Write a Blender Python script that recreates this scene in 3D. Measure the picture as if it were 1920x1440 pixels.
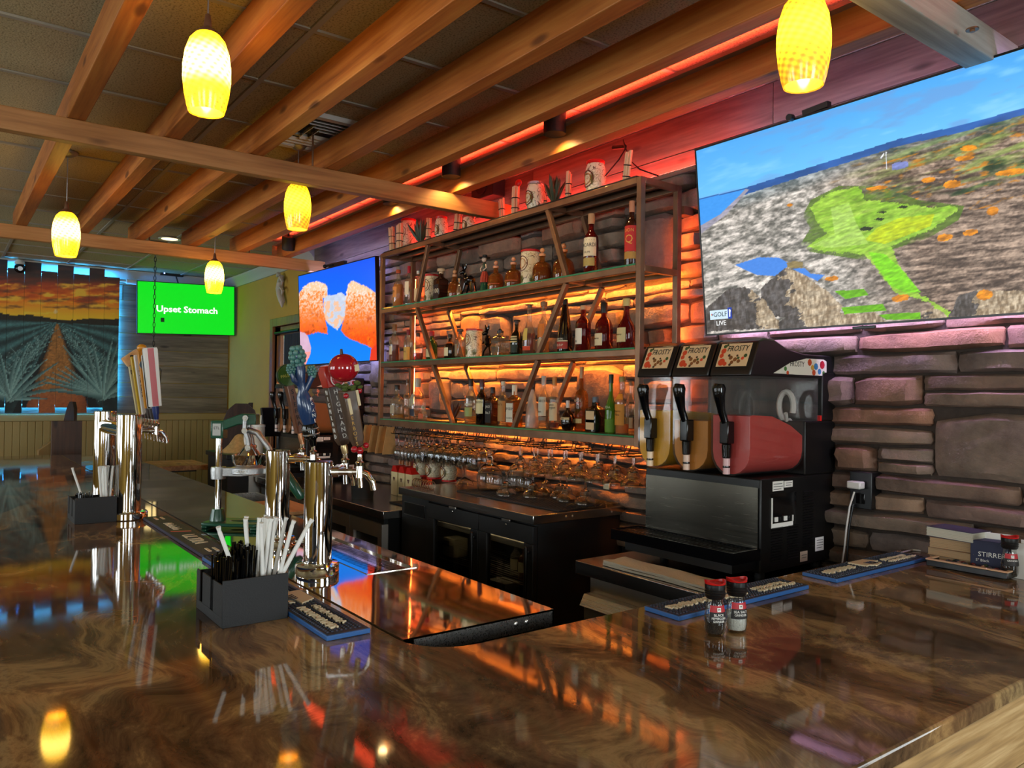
import bpy, bmesh, math, random
import numpy as np
from mathutils import Vector, Matrix, Euler
random.seed(7); R = random.Random(11)
PI = math.pi
for o in list(bpy.data.objects): bpy.data.objects.remove(o)
S = bpy.context.scene
COL = S.collection

# ------------------------------------------------------------------ camera
YAW, PITCH, ROLL, FPX = math.radians(36.784), math.radians(0.8137), math.radians(0.7168), 1442.0
CAM = np.array([0.0, 0.0, 1.64])
Fv = np.array([-math.cos(YAW)*math.cos(PITCH), math.sin(YAW)*math.cos(PITCH), math.sin(PITCH)])
_r = np.array([math.sin(YAW), math.cos(YAW), 0.0]); _u = np.cross(_r, Fv)
Rv = math.cos(ROLL)*_r + math.sin(ROLL)*_u
Uv = -math.sin(ROLL)*_r + math.cos(ROLL)*_u
cam = bpy.data.cameras.new('camera'); camo = bpy.data.objects.new('camera', cam); COL.objects.link(camo)
camo.matrix_world = Matrix(((Rv[0], Uv[0], -Fv[0], CAM[0]), (Rv[1], Uv[1], -Fv[1], CAM[1]), (Rv[2], Uv[2], -Fv[2], CAM[2]), (0, 0, 0, 1)))
cam.sensor_width = 36.0; cam.lens = 36.0*FPX/1920.0; cam.clip_start = 0.02
S.camera = camo

def P(px, py, X=None, Y=None, Z=None):
    """point of the plane X=, Y= or Z= that the photograph shows at pixel px, py"""
    d = Fv + (px-960)/FPX*Rv + (720-py)/FPX*Uv
    k = (X-CAM[0])/d[0] if X is not None else (Y-CAM[1])/d[1] if Y is not None else (Z-CAM[2])/d[2]
    return CAM + d*k
def PD(px, py, depth): return CAM + (Fv + (px-960)/FPX*Rv + (720-py)/FPX*Uv)*depth
def depth_of(p): return float((np.array(p)-CAM)@Fv)
def mpp(p): return depth_of(p)/FPX           # metres per photo pixel at p

# ------------------------------------------------------------------ world, exposure, daylight
S.view_settings.view_transform = 'Standard'; S.view_settings.look = 'None'
S.view_settings.gamma = 1.0; S.view_settings.use_curve_mapping = False
S.view_settings.exposure = 0.35
cy = S.cycles
cy.max_bounces = 10; cy.diffuse_bounces = 3; cy.glossy_bounces = 4; cy.transmission_bounces = 9; cy.transparent_max_bounces = 20
cy.caustics_reflective = False; cy.caustics_refractive = False; cy.sample_clamp_indirect = 4.0
W_ = bpy.data.worlds.new('world'); S.world = W_; W_.use_nodes = True
W_.node_tree.nodes['Background'].inputs[0].default_value = (0.75, 0.85, 1.0, 1); W_.node_tree.nodes['Background'].inputs[1].default_value = 1.2

WALL = 3.0       # stone wall plane
FARX = -10.1     # far wall plane
CEIL = 3.06
BAR = 1.07
ROOM_X1, ROOM_Y0 = 3.6, -4.2
def area(name, loc, rot, sx, sy, power, col):
    l = bpy.data.lights.new(name, 'AREA'); l.shape = 'RECTANGLE'; l.size = sx; l.size_y = sy; l.energy = power; l.color = col
    o = bpy.data.objects.new(name, l); o.location = loc; o.rotation_euler = rot; COL.objects.link(o); return o
# daylight through the front windows (behind the camera) and the side window
WINF = [(-9.0, -7.6), (-6.6, -5.2), (-4.2, -2.8), (0.4, 2.0)]    # x ranges of the windows in the wall behind the camera
WINR = [(-3.4, -1.9), (0.6, 2.1)]                                # y ranges of the windows in the right wall
for a, b in WINF: area('daylight', ((a+b)/2, ROOM_Y0-0.12, 1.75), (-PI/2, 0, PI), b-a, 1.7, 66, (0.86, 0.93, 1.0))
area('daylight', (1.15, WALL+.16, 1.75), (-PI/2, 0, 0), 1.5, 1.7, 60, (0.86, 0.93, 1.0))  # light of the added back-wall window, for the counter's right side
for a, b in WINR: area('daylight', (ROOM_X1+0.12, (a+b)/2, 1.75), (0, PI/2, 0), 1.7, b-a, 120, (0.86, 0.93, 1.0))

# ------------------------------------------------------------------ helpers
def lin(c):
    return tuple((x/12.92 if x <= 0.04045 else ((x+0.055)/1.055)**2.4) for x in c)
def hexc(h): return lin(tuple(int(h[i:i+2], 16)/255 for i in (0, 2, 4)))
M = {}
def newmat(name):
    m = bpy.data.materials.new(name); m.use_nodes = True
    nt = m.node_tree; b = nt.nodes['Principled BSDF']
    return m, nt, b
def N(nt, t, **k):
    n = nt.nodes.new(t)
    for a, v in k.items():
        if hasattr(n, a): setattr(n, a, v)
        else: n.inputs[a].default_value = v
    return n
def ramp(nt, fac, stops, interp='LINEAR'):
    r = nt.nodes.new('ShaderNodeValToRGB'); cr = r.color_ramp; cr.interpolation = interp
    while len(cr.elements) < len(stops): cr.elements.new(0.5)
    for e, (p, c) in zip(cr.elements, stops):
        e.position = p; e.color = tuple(c)+(1,) if len(c) == 3 else c
    nt.links.new(fac, r.inputs[0]); return r.outputs[0]
def plain(name, col, rough=0.5, metal=0.0, var=0.0, scale=20.0, bump=0.0, bscale=80.0, spec=0.5, coat=0.0, stretch=(1, 1, 1)):
    """a material of one colour with gentle noise variation and relief"""
    if name in M: return M[name]
    m, nt, b = newmat(name)
    b.inputs['Base Color'].default_value = (*col, 1); b.inputs['Roughness'].default_value = rough; b.inputs['Metallic'].default_value = metal
    b.inputs['Specular IOR Level'].default_value = spec; b.inputs['Coat Weight'].default_value = coat; b.inputs['Coat Roughness'].default_value = 0.05
    if var or bump:
        tc = N(nt, 'ShaderNodeTexCoord'); mp = N(nt, 'ShaderNodeMapping'); mp.inputs['Scale'].default_value = stretch
        nt.links.new(tc.outputs['Object'], mp.inputs[0])
    if var:
        nz = N(nt, 'ShaderNodeTexNoise'); nz.inputs['Scale'].default_value = scale; nz.inputs['Detail'].default_value = 5
        nt.links.new(mp.outputs[0], nz.inputs['Vector'])
        c = ramp(nt, nz.outputs[0], [(0.3, tuple(x*(1-var) for x in col)), (0.7, tuple(min(1, x*(1+var)) for x in col))])
        nt.links.new(c, b.inputs['Base Color'])
    if bump:
        nb = N(nt, 'ShaderNodeTexNoise'); nb.inputs['Scale'].default_value = bscale; nb.inputs['Detail'].default_value = 6
        nt.links.new(mp.outputs[0], nb.inputs['Vector'])
        bp = N(nt, 'ShaderNodeBump'); bp.inputs['Strength'].default_value = bump; bp.inputs['Distance'].default_value = 0.01
        nt.links.new(nb.outputs[0], bp.inputs['Height']); nt.links.new(bp.outputs[0], b.inputs['Normal'])
    M[name] = m; return m
def emit(name, col, strength):
    if name in M: return M[name]
    m, nt, b = newmat(name); b.inputs['Base Color'].default_value = (*[c*0.3 for c in col], 1)
    b.inputs['Emission Color'].default_value = (*col, 1); b.inputs['Emission Strength'].default_value = strength
    M[name] = m; return m
def glassy(name, tint, refl=1.0, rough=0.02, body=0.0, bodycol=(1, 1, 1)):
    """thin clear glass or tinted liquid: see-through, tinted, with a fresnel reflection"""
    if name in M: return M[name]
    m, nt, b = newmat(name); nt.nodes.remove(b); out = nt.nodes['Material Output']
    tr = N(nt, 'ShaderNodeBsdfTransparent'); tr.inputs[0].default_value = (*tint, 1)
    gl = N(nt, 'ShaderNodeBsdfGlossy'); gl.inputs['Roughness'].default_value = rough
    lw = N(nt, 'ShaderNodeLayerWeight'); lw.inputs[0].default_value = 0.35
    mt = N(nt, 'ShaderNodeMath', operation='MULTIPLY_ADD'); mt.inputs[1].default_value = 0.62*refl; mt.inputs[2].default_value = 0.045*refl
    nt.links.new(lw.outputs['Facing'], mt.inputs[0])
    cl = N(nt, 'ShaderNodeMath', operation='POWER'); cl.inputs[1].default_value = 1.35; cl.use_clamp = True
    nt.links.new(mt.outputs[0], cl.inputs[0])
    base = tr.outputs[0]
    if body:
        df = N(nt, 'ShaderNodeBsdfDiffuse'); df.inputs[0].default_value = (*bodycol, 1)
        mb = N(nt, 'ShaderNodeMixShader'); mb.inputs[0].default_value = body
        nt.links.new(tr.outputs[0], mb.inputs[1]); nt.links.new(df.outputs[0], mb.inputs[2]); base = mb.outputs[0]
    mx = N(nt, 'ShaderNodeMixShader'); nt.links.new(cl.outputs[0], mx.inputs[0]); nt.links.new(base, mx.inputs[1]); nt.links.new(gl.outputs[0], mx.inputs[2])
    nt.links.new(mx.outputs[0], out.inputs[0]); M[name] = m; return m
def wood(name, c0, c1, c2, rough=0.5, axis=0, scale=1.0, knots=True, coat=0.0):
    """planed or weathered timber: stretched grain along the axis, rings and knots"""
    if name in M: return M[name]
    m, nt, b = newmat(name); tc = N(nt, 'ShaderNodeTexCoord'); mp = N(nt, 'ShaderNodeMapping')
    sc = [9.0*scale]*3; sc[axis] = 0.55*scale; mp.inputs['Scale'].default_value = sc
    oi = N(nt, 'ShaderNodeObjectInfo'); ad = N(nt, 'ShaderNodeVectorMath', operation='ADD')
    cm = N(nt, 'ShaderNodeCombineXYZ'); ml = N(nt, 'ShaderNodeMath', operation='MULTIPLY'); ml.inputs[1].default_value = 37.0
    nt.links.new(oi.outputs['Random'], ml.inputs[0])
    for i in range(3): nt.links.new(ml.outputs[0], cm.inputs[i])
    nt.links.new(tc.outputs['Object'], ad.inputs[0]); nt.links.new(cm.outputs[0], ad.inputs[1]); nt.links.new(ad.outputs[0], mp.inputs[0])
    n1 = N(nt, 'ShaderNodeTexNoise'); n1.inputs['Scale'].default_value = 1.3; n1.inputs['Detail'].default_value = 8; n1.inputs['Distortion'].default_value = 1.2
    nt.links.new(mp.outputs[0], n1.inputs['Vector'])
    n2 = N(nt, 'ShaderNodeTexNoise'); n2.inputs['Scale'].default_value = 9.0; n2.inputs['Detail'].default_value = 4
    nt.links.new(mp.outputs[0], n2.inputs['Vector'])
    mix = N(nt, 'ShaderNodeMath', operation='MULTIPLY_ADD'); mix.inputs[1].default_value = 0.35
    nt.links.new(n2.outputs[0], mix.inputs[0]); 
    sc2 = N(nt, 'ShaderNodeMath', operation='MULTIPLY'); sc2.inputs[1].default_value = 0.72; nt.links.new(n1.outputs[0], sc2.inputs[0]); nt.links.new(sc2.outputs[0], mix.inputs[2])
    col = ramp(nt, mix.outputs[0], [(0.33, c0), (0.52, c1), (0.74, c2)])
    hs = N(nt, 'ShaderNodeHueSaturation'); mr = N(nt, 'ShaderNodeMapRange'); mr.inputs[3].default_value = 0.8; mr.inputs[4].default_value = 1.18
    nt.links.new(oi.outputs['Random'], mr.inputs[0]); nt.links.new(mr.outputs[0], hs.inputs['Value']); nt.links.new(col, hs.inputs['Color'])
    last = hs.outputs[0]
    if knots:
        mk = N(nt, 'ShaderNodeMapping'); sk = [8.0]*3; sk[axis] = 2.6; mk.inputs['Scale'].default_value = sk
        nt.links.new(ad.outputs[0], mk.inputs[0])
        vo = N(nt, 'ShaderNodeTexVoronoi'); vo.inputs['Scale'].default_value = 0.8; nt.links.new(mk.outputs[0], vo.inputs['Vector'])
        kf = ramp(nt, vo.outputs['Distance'], [(0.0, (1, 1, 1)), (0.09, (0.75, 0.75, 0.75)), (0.15, (0, 0, 0))])
        mxk = N(nt, 'ShaderNodeMix', data_type='RGBA'); mxk.inputs[7].default_value = (*[c*0.35 for c in c0], 1)
        nt.links.new(kf, mxk.inputs[0]); nt.links.new(last, mxk.inputs[6]); last = mxk.outputs[2]
    nt.links.new(last, b.inputs['Base Color']); b.inputs['Roughness'].default_value = rough; b.inputs['Coat Weight'].default_value = coat
    bp = N(nt, 'ShaderNodeBump'); bp.inputs['Strength'].default_value = 0.25; bp.inputs['Distance'].default_value = 0.004
    nt.links.new(mix.outputs[0], bp.inputs['Height']); nt.links.new(bp.outputs[0], b.inputs['Normal'])
    M[name] = m; return m
def attrmat(name, emission=0.0, rough=0.5):
    """flat print or screen picture held as a colour attribute on the mesh"""
    m, nt, b = newmat(name); at = N(nt, 'ShaderNodeAttribute'); at.attribute_name = 'Col'
    if emission:
        nt.links.new(at.outputs['Color'], b.inputs['Emission Color']); b.inputs['Emission Strength'].default_value = emission
        b.inputs['Base Color'].default_value = (0.01, 0.01, 0.012, 1); b.inputs['Roughness'].default_value = 0.35; b.inputs['Specular IOR Level'].default_value = 0.25
    else:
        nt.links.new(at.outputs['Color'], b.inputs['Base Color']); b.inputs['Roughness'].default_value = rough
    return m

class MB:
    """collects primitive shapes, then links them as ONE mesh object"""
    def __init__(s): s.v = []; s.f = []
    def add(s, vs, fs):
        n = len(s.v); s.v += [tuple(map(float, v)) for v in vs]; s.f += [tuple(i+n for i in f) for f in fs]; return s
    def bx(s, x0, x1, y0, y1, z0, z1):
        v = [(x, y, z) for x in (x0, x1) for y in (y0, y1) for z in (z0, z1)]
        return s.add(v, [(0, 1, 3, 2), (4, 6, 7, 5), (0, 4, 5, 1), (2, 3, 7, 6), (0, 2, 6, 4), (1, 5, 7, 3)])
    def box(s, c, d, rot=(0, 0, 0)):
        e = Euler(rot).to_matrix(); v = []
        for x in (-.5, .5):
            for y in (-.5, .5):
                for z in (-.5, .5): v.append(Vector(c) + e @ Vector((x*d[0], y*d[1], z*d[2])))
        return s.add(v, [(0, 1, 3, 2), (4, 6, 7, 5), (0, 4, 5, 1), (2, 3, 7, 6), (0, 2, 6, 4), (1, 5, 7, 3)])
    def beam(s, a, b, w, h, up=(0, 0, 1)):
        a = Vector(a); b = Vector(b); d = (b-a).normalized(); u = Vector(up); x = d.cross(u).normalized(); u = x.cross(d)
        v = [p + x*(i*w/2) + u*(j*h/2) for p in (a, b) for i in (-1, 1) for j in (-1, 1)]
        return s.add(v, [(0, 1, 3, 2), (4, 6, 7, 5), (0, 4, 5, 1), (2, 3, 7, 6), (0, 2, 6, 4), (1, 5, 7, 3)])
    def tube(s, pts, r, n=8, caps=True):
        pts = [Vector(p) for p in pts]; rs = r if hasattr(r, '__len__') else [r]*len(pts); rings = []
        t = (pts[1]-pts[0]).normalized(); a = Vector((0, 0, 1)) if abs(t.z) < .9 else Vector((1, 0, 0)); x = t.cross(a).normalized()
        for i, p in enumerate(pts):
            t = (pts[min(i+1, len(pts)-1)] - pts[max(i-1, 0)]).normalized(); x = (x - t*x.dot(t)).normalized(); y = t.cross(x)
            rings.append([p + (x*math.cos(2*PI*k/n) + y*math.sin(2*PI*k/n))*rs[i] for k in range(n)])
        v = [q for g in rings for q in g]; f = []
        for i in range(len(pts)-1):
            for k in range(n): f.append((i*n+k, i*n+(k+1) % n, (i+1)*n+(k+1) % n, (i+1)*n+k))
        if caps: f.append(tuple(range(n))[::-1]); f.append(tuple((len(pts)-1)*n+k for k in range(n)))
        return s.add(v, f)
    def lathe(s, prof, n=20, c=(0, 0, 0), a0=0.0, a1=2*PI, sy=1.0):
        full = abs(a1-a0-2*PI) < 1e-6; m = n if full else n+1; v = []; f = []
        for (r, z) in prof:
            for k in range(m):
                t = a0 + (a1-a0)*k/n; v.append((c[0]+r*math.cos(t), c[1]+r*sy*math.sin(t), c[2]+z))
        for i in range(len(prof)-1):
            for k in range(n):
                k2 = (k+1) % m; f.append((i*m+k, i*m+k2, (i+1)*m+k2, (i+1)*m+k))
        if full:
            if prof[0][0] > 1e-5: f.append(tuple(range(m))[::-1])
            if prof[-1][0] > 1e-5: f.append(tuple((len(prof)-1)*m+k for k in range(m)))
        return s.add(v, f)
    def prism(s, poly, d0, d1, fn=lambda a, b, d: (a, b, d)):
        """polygon (a, b) swept from d0 to d1; fn maps (a, b, d) to x, y, z"""
        n = len(poly); v = [fn(a, b, d0) for a, b in poly] + [fn(a, b, d1) for a, b in poly]
        f = [tuple(range(n))[::-1], tuple(range(n, 2*n))] + [(i, (i+1) % n, n+(i+1) % n, n+i) for i in range(n)]
        return s.add(v, f)
    def ball(s, c, r, n=12, m=8, sc=(1, 1, 1)):
        v = [(c[0], c[1], c[2]-r*sc[2])]; f = []
        for i in range(1, m):
            t = -PI/2 + PI*i/m
            for k in range(n): v.append((c[0]+r*sc[0]*math.cos(t)*math.cos(2*PI*k/n), c[1]+r*sc[1]*math.cos(t)*math.sin(2*PI*k/n), c[2]+r*sc[2]*math.sin(t)))
        v.append((c[0], c[1], c[2]+r*sc[2])); L = len(v)-1
        for k in range(n): f.append((0, 1+(k+1) % n, 1+k)); f.append((L, L-n+k, L-n+(k+1) % n))
        for i in range(m-2):
            for k in range(n): f.append((1+i*n+k, 1+i*n+(k+1) % n, 1+(i+1)*n+(k+1) % n, 1+(i+1)*n+k))
        return s.add(v, f)
    def xform(s, mat):
        s.v = [tuple(mat @ Vector(v)) for v in s.v]; return s
    def build(s, name, mat, parent=None, loc=None, bev=0.0, smooth=40):
        me = bpy.data.meshes.new(name); me.from_pydata(s.v, [], s.f); me.validate(); me.update()
        bm = bmesh.new(); bm.from_mesh(me); bmesh.ops.recalc_face_normals(bm, faces=bm.faces); bm.to_mesh(me); bm.free()
        return link(name, me, mat, parent, loc, bev, smooth)
def link(name, me, mat, parent=None, loc=None, bev=0.0, smooth=40):
    if mat is not None and not me.materials: me.materials.append(mat)
    if smooth:
        me.polygons.foreach_set('use_smooth', [True]*len(me.polygons)); me.set_sharp_from_angle(angle=math.radians(smooth))
    o = bpy.data.objects.new(name, me); COL.objects.link(o)
    if parent is not None: o.parent = parent
    if loc is not None: o.location = loc
    if bev:
        b = o.modifiers.new('bevel', 'BEVEL'); b.width = bev; b.segments = 2; b.limit_method = 'ANGLE'
    return o
def tag(o, label=None, cat=None, group=None, kind=None):
    if label: o['label'] = label
    if cat: o['category'] = cat
    if group: o['group'] = group
    if kind: o['kind'] = kind
    return o
def thing(name, label, cat, loc=(0, 0, 0), rz=0.0, group=None, rot=None):
    o = bpy.data.objects.new(name, None); o.empty_display_size = 0.05; COL.objects.link(o)
    o.location = tuple(map(float, loc)); o.rotation_euler = rot if rot else (0, 0, rz); return tag(o, label, cat, group)
KIDS = {}
def kids(o):
    return [c for c in bpy.data.objects if c.parent == o] if False else list(o.children)
def dup(o, loc=None, rz=None, label=None, group=None, parent=None):
    c = o.copy(); COL.objects.link(c)
    if parent is not None: c.parent = parent
    if loc is not None: c.location = tuple(map(float, loc))
    if rz is not None: c.rotation_euler = (0, 0, rz)
    if label: c['label'] = label
    if group: c['group'] = group
    for ch in kids(o): dup(ch, parent=c)
    return c
_tc = {}
def textmesh(s, size, depth=0.0, align='CENTER', shear=0.0, sx=1.0, bold=0.0):
    cu = bpy.data.curves.new('lettering', 'FONT'); cu.body = s; cu.size = size; cu.extrude = depth; cu.align_x = align; cu.align_y = 'CENTER'; cu.shear = shear
    cu.resolution_u = 2; cu.offset = bold*size
    ob = bpy.data.objects.new('lettering', cu); me = bpy.data.meshes.new_from_object(ob)
    bpy.data.objects.remove(ob); bpy.data.curves.remove(cu)
    if sx != 1.0: me.transform(Matrix.Diagonal((sx, 1, 1, 1)))
    return me
def text(s, size, mat, parent, mtx, depth=0.0003, bend=0.0, name='lettering', shear=0.0, sx=1.0, width=None, bold=0.0):
    """lettering as real geometry in the plane of mtx (x right, y up, z out); bend = radius of the cylinder it wraps"""
    me = textmesh(s, size, depth, shear=shear, sx=sx, bold=bold)
    n = len(me.vertices); co = np.zeros(n*3); me.vertices.foreach_get('co', co); co = co.reshape(-1, 3)
    if width and n:
        w = co[:, 0].max()-co[:, 0].min()
        if w > width: co[:, 0] *= width/w
    if bend:
        a = co[:, 0]/bend; rr = bend + co[:, 2]; co = np.stack([np.sin(a)*rr, co[:, 1], np.cos(a)*rr-bend], 1)
    me.vertices.foreach_set('co', co.ravel()); me.transform(mtx); me.update()
    return link(name, me, mat, parent, smooth=0)
def frame(origin, right, up):
    r = Vector(right).normalized(); u = Vector(up); u = (u - r*u.dot(r)).normalized(); z = r.cross(u)
    return Matrix(((r.x, u.x, z.x, origin[0]), (r.y, u.y, z.y, origin[1]), (r.z, u.z, z.z, origin[2]), (0, 0, 0, 1)))
def struct(o): o['kind'] = 'structure'; return o
def picture(name, mat, parent, nx, ny, corner, ux, uy, paint):
    """flat picture: a grid of vertices, coloured by paint(px, py) of the points' places in the photograph"""
    c = np.array(corner, float); ux = np.array(ux, float); uy = np.array(uy, float)
    U, V = np.meshgrid(np.linspace(0, 1, nx+1), np.linspace(0, 1, ny+1))
    pts = c + U[..., None]*ux + V[..., None]*uy; pts = pts.reshape(-1, 3)
    d = pts - CAM; zz = d@Fv; px = 960 + FPX*(d@Rv)/zz; py = 720 - FPX*(d@Uv)/zz
    col = paint(px, py); col = np.where(col <= 0.04045, col/12.92, ((np.clip(col, 0, 1)+0.055)/1.055)**2.4)
    i = np.arange((nx+1)*(ny+1)).reshape(ny+1, nx+1)
    q = np.stack([i[:-1, :-1], i[:-1, 1:], i[1:, 1:], i[1:, :-1]], -1).reshape(-1, 4)
    me = bpy.data.meshes.new(name); me.from_pydata(pts.tolist(), [], q.tolist())
    at = me.color_attributes.new('Col', 'FLOAT_COLOR', 'POINT')
    at.data.foreach_set('color', np.concatenate([col, np.ones((len(col), 1))], 1).ravel().astype(np.float32)); me.update()
    return link(name, me, mat, parent, smooth=0)
# numpy noise for the flat pictures
def _h(i, j, s):
    n = (i*374761393 + j*668265263 + s*974711) & 0xffffffff; n = ((n ^ (n >> 13))*1274126177) & 0xffffffff
    return ((n ^ (n >> 16)) & 0xffff)/65535.0
def vnoise(x, y, s=0):
    xi = np.floor(x).astype(np.int64); yi = np.floor(y).astype(np.int64); fx = x-xi; fy = y-yi; fx = fx*fx*(3-2*fx); fy = fy*fy*(3-2*fy)
    return (_h(xi, yi, s)*(1-fx)+_h(xi+1, yi, s)*fx)*(1-fy) + (_h(xi, yi+1, s)*(1-fx)+_h(xi+1, yi+1, s)*fx)*fy
def fbm(x, y, s=0, o=4):
    t = 0; a = .5; n = 0
    for k in range(o): t = t + a*vnoise(x*2**k, y*2**k, s+k); n += a; a *= .5
    return t/n
def inpoly(px, py, poly):
    r = np.zeros(px.shape, bool); n = len(poly)
    for i in range(n):
        x0, y0 = poly[i]; x1, y1 = poly[(i+1) % n]
        if y0 == y1: continue
        c = ((y0 > py) != (y1 > py)) & (px < (x1-x0)*(py-y0)/(y1-y0)+x0); r ^= c
    return r
def mixc(a, b, t): return a*(1-t[..., None]) + np.array(b)*t[..., None]
# ------------------------------------------------------------------ materials
def granite():
    m, nt, b = newmat('granite'); tc = N(nt, 'ShaderNodeNewGeometry'); mp = N(nt, 'ShaderNodeMapping'); mp.inputs['Scale'].default_value = (0.8, 1.5, 1.0)
    mp.inputs['Rotation'].default_value = (0, 0, 0.7); nt.links.new(tc.outputs['Position'], mp.inputs[0])
    w = N(nt, 'ShaderNodeTexNoise'); w.inputs['Scale'].default_value = 1.15; w.inputs['Detail'].default_value = 2.5; w.inputs['Distortion'].default_value = 0.8
    nt.links.new(mp.outputs[0], w.inputs['Vector'])
    sb = N(nt, 'ShaderNodeVectorMath', operation='MULTIPLY_ADD'); sb.inputs[1].default_value = (1.05, 1.05, 0.2)
    nt.links.new(w.outputs['Color'], sb.inputs[0]); nt.links.new(mp.outputs[0], sb.inputs[2])
    st = N(nt, 'ShaderNodeMapping'); st.inputs['Scale'].default_value = (0.9, 1.4, 1.0); nt.links.new(sb.outputs[0], st.inputs[0])
    n1 = N(nt, 'ShaderNodeTexNoise'); n1.inputs['Scale'].default_value = 2.4; n1.inputs['Detail'].default_value = 14; n1.inputs['Roughness'].default_value = 0.70; n1.inputs['Distortion'].default_value = 0.25
    nt.links.new(st.outputs[0], n1.inputs['Vector'])
    c = ramp(nt, n1.outputs[0], [(0.28, hexc('1e1813')), (0.39, hexc('3d3126')), (0.46, hexc('5c4a3a')), (0.52, hexc('735f48')), (0.585, hexc('a28c68')), (0.65, hexc('6c5945')), (0.76, hexc('352a21'))])
    n2 = N(nt, 'ShaderNodeTexNoise'); n2.inputs['Scale'].default_value = 0.8; n2.inputs['Detail'].default_value = 3; nt.links.new(mp.outputs[0], n2.inputs['Vector'])
    tint = ramp(nt, n2.outputs[0], [(0.36, (.95, .90, .80)), (0.50, (1.25, 1.05, .80)), (0.64, (1.05, .70, .48))])
    mu = N(nt, 'ShaderNodeMix', data_type='RGBA', blend_type='MULTIPLY'); mu.inputs[0].default_value = 1.0
    nt.links.new(c, mu.inputs[6]); nt.links.new(tint, mu.inputs[7]); nt.links.new(mu.outputs[2], b.inputs['Base Color'])
    b.inputs['Roughness'].default_value = 0.05; b.inputs['IOR'].default_value = 1.52
    M['granite'] = m; return m
granite()
def stone_mat():
    m, nt, b = newmat('stone'); tc = N(nt, 'ShaderNodeTexCoord'); oi = N(nt, 'ShaderNodeObjectInfo')
    n1 = N(nt, 'ShaderNodeTexNoise'); n1.inputs['Scale'].default_value = 6; n1.inputs['Detail'].default_value = 8; n1.inputs['Roughness'].default_value = .65
    nt.links.new(tc.outputs['Object'], n1.inputs['Vector'])
    base = ramp(nt, oi.outputs['Random'], [(0.0, hexc('7d6a5c')), (0.2, hexc('8a7a6c')), (0.4, hexc('957b66')), (0.58, hexc('7c6f6a')), (0.75, hexc('9a7058')), (0.88, hexc('6e6258')), (1.0, hexc('a48a72'))])
    sh = ramp(nt, n1.outputs[0], [(0.3, (0.42, 0.39, 0.37)), (0.5, (0.85, 0.82, 0.80)), (0.72, (1.3, 1.2, 1.1))])
    mu = N(nt, 'ShaderNodeMix', data_type='RGBA', blend_type='MULTIPLY'); mu.inputs[0].default_value = 1.0; nt.links.new(base, mu.inputs[6]); nt.links.new(sh, mu.inputs[7])
    nt.links.new(mu.outputs[2], b.inputs['Base Color']); b.inputs['Roughness'].default_value = 0.85
    n2 = N(nt, 'ShaderNodeTexNoise'); n2.inputs['Scale'].default_value = 22; n2.inputs['Detail'].default_value = 9; n2.inputs['Roughness'].default_value = .7
    nt.links.new(tc.outputs['Object'], n2.inputs['Vector'])
    bp = N(nt, 'ShaderNodeBump'); bp.inputs['Strength'].default_value = 1.0; bp.inputs['Distance'].default_value = 0.012
    nt.links.new(n2.outputs[0], bp.inputs['Height']); nt.links.new(bp.outputs[0], b.inputs['Normal']); M['stone'] = m; return m
stone_mat()
def tile_mat():
    m, nt, b = newmat('ceiling_tile'); tc = N(nt, 'ShaderNodeTexCoord')
    v = N(nt, 'ShaderNodeTexNoise'); v.inputs['Scale'].default_value = 120; v.inputs['Detail'].default_value = 2; nt.links.new(tc.outputs['Object'], v.inputs['Vector'])
    c = ramp(nt, v.outputs[0], [(0.36, hexc('8f8058')), (0.48, hexc('bba87c'))]); nt.links.new(c, b.inputs['Base Color']); b.inputs['Roughness'].default_value = 0.95
    bp = N(nt, 'ShaderNodeBump'); bp.inputs['Strength'].default_value = 0.35; bp.inputs['Distance'].default_value = 0.004; nt.links.new(v.outputs[0], bp.inputs['Height']); nt.links.new(bp.outputs[0], b.inputs['Normal'])
    M['tile'] = m
tile_mat()
def brushed(name, col, rough, axis=0, aniso=0.6):
    m, nt, b = newmat(name); b.inputs['Base Color'].default_value = (*col, 1); b.inputs['Metallic'].default_value = 1
    tc = N(nt, 'ShaderNodeTexCoord'); mp = N(nt, 'ShaderNodeMapping'); s = [260.0]*3; s[axis] = 3.0; mp.inputs['Scale'].default_value = s
    nt.links.new(tc.outputs['Object'], mp.inputs[0]); n = N(nt, 'ShaderNodeTexNoise'); n.inputs['Scale'].default_value = 1.0; nt.links.new(mp.outputs[0], n.inputs['Vector'])
    r = N(nt, 'ShaderNodeMapRange'); r.inputs[3].default_value = rough*0.7; r.inputs[4].default_value = rough*1.35
    nt.links.new(n.outputs[0], r.inputs[0]); nt.links.new(r.outputs[0], b.inputs['Roughness']); M[name] = m; return m
def bar_steel():
    m, nt, b = newmat('bar_steel'); b.inputs['Base Color'].default_value = (0.66, 0.62, 0.58, 1); b.inputs['Metallic'].default_value = 1; b.inputs['Roughness'].default_value = 0.045
    tc = N(nt, 'ShaderNodeTexCoord'); n = N(nt, 'ShaderNodeTexNoise'); n.inputs['Scale'].default_value = 3.0; n.inputs['Detail'].default_value = 0.0; nt.links.new(tc.outputs['Object'], n.inputs['Vector'])
    bp = N(nt, 'ShaderNodeBump'); bp.inputs['Strength'].default_value = 0.25; bp.inputs['Distance'].default_value = 0.010; nt.links.new(n.outputs[0], bp.inputs['Height']); nt.links.new(bp.outputs[0], b.inputs['Normal']); M['bar_steel'] = m
bar_steel()
brushed('steel', (0.55, 0.52, 0.48), 0.28, 0); brushed('steel_top', (0.5, 0.47, 0.44), 0.22, 0); brushed('steel_v', (0.66, 0.61, 0.54), 0.42, 2)
plain('chrome', (0.82, 0.80, 0.78), 0.045, 1.0); plain('cast_alloy', (0.42, 0.42, 0.42), 0.38, 0.9, bump=0.2, bscale=200)
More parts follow.
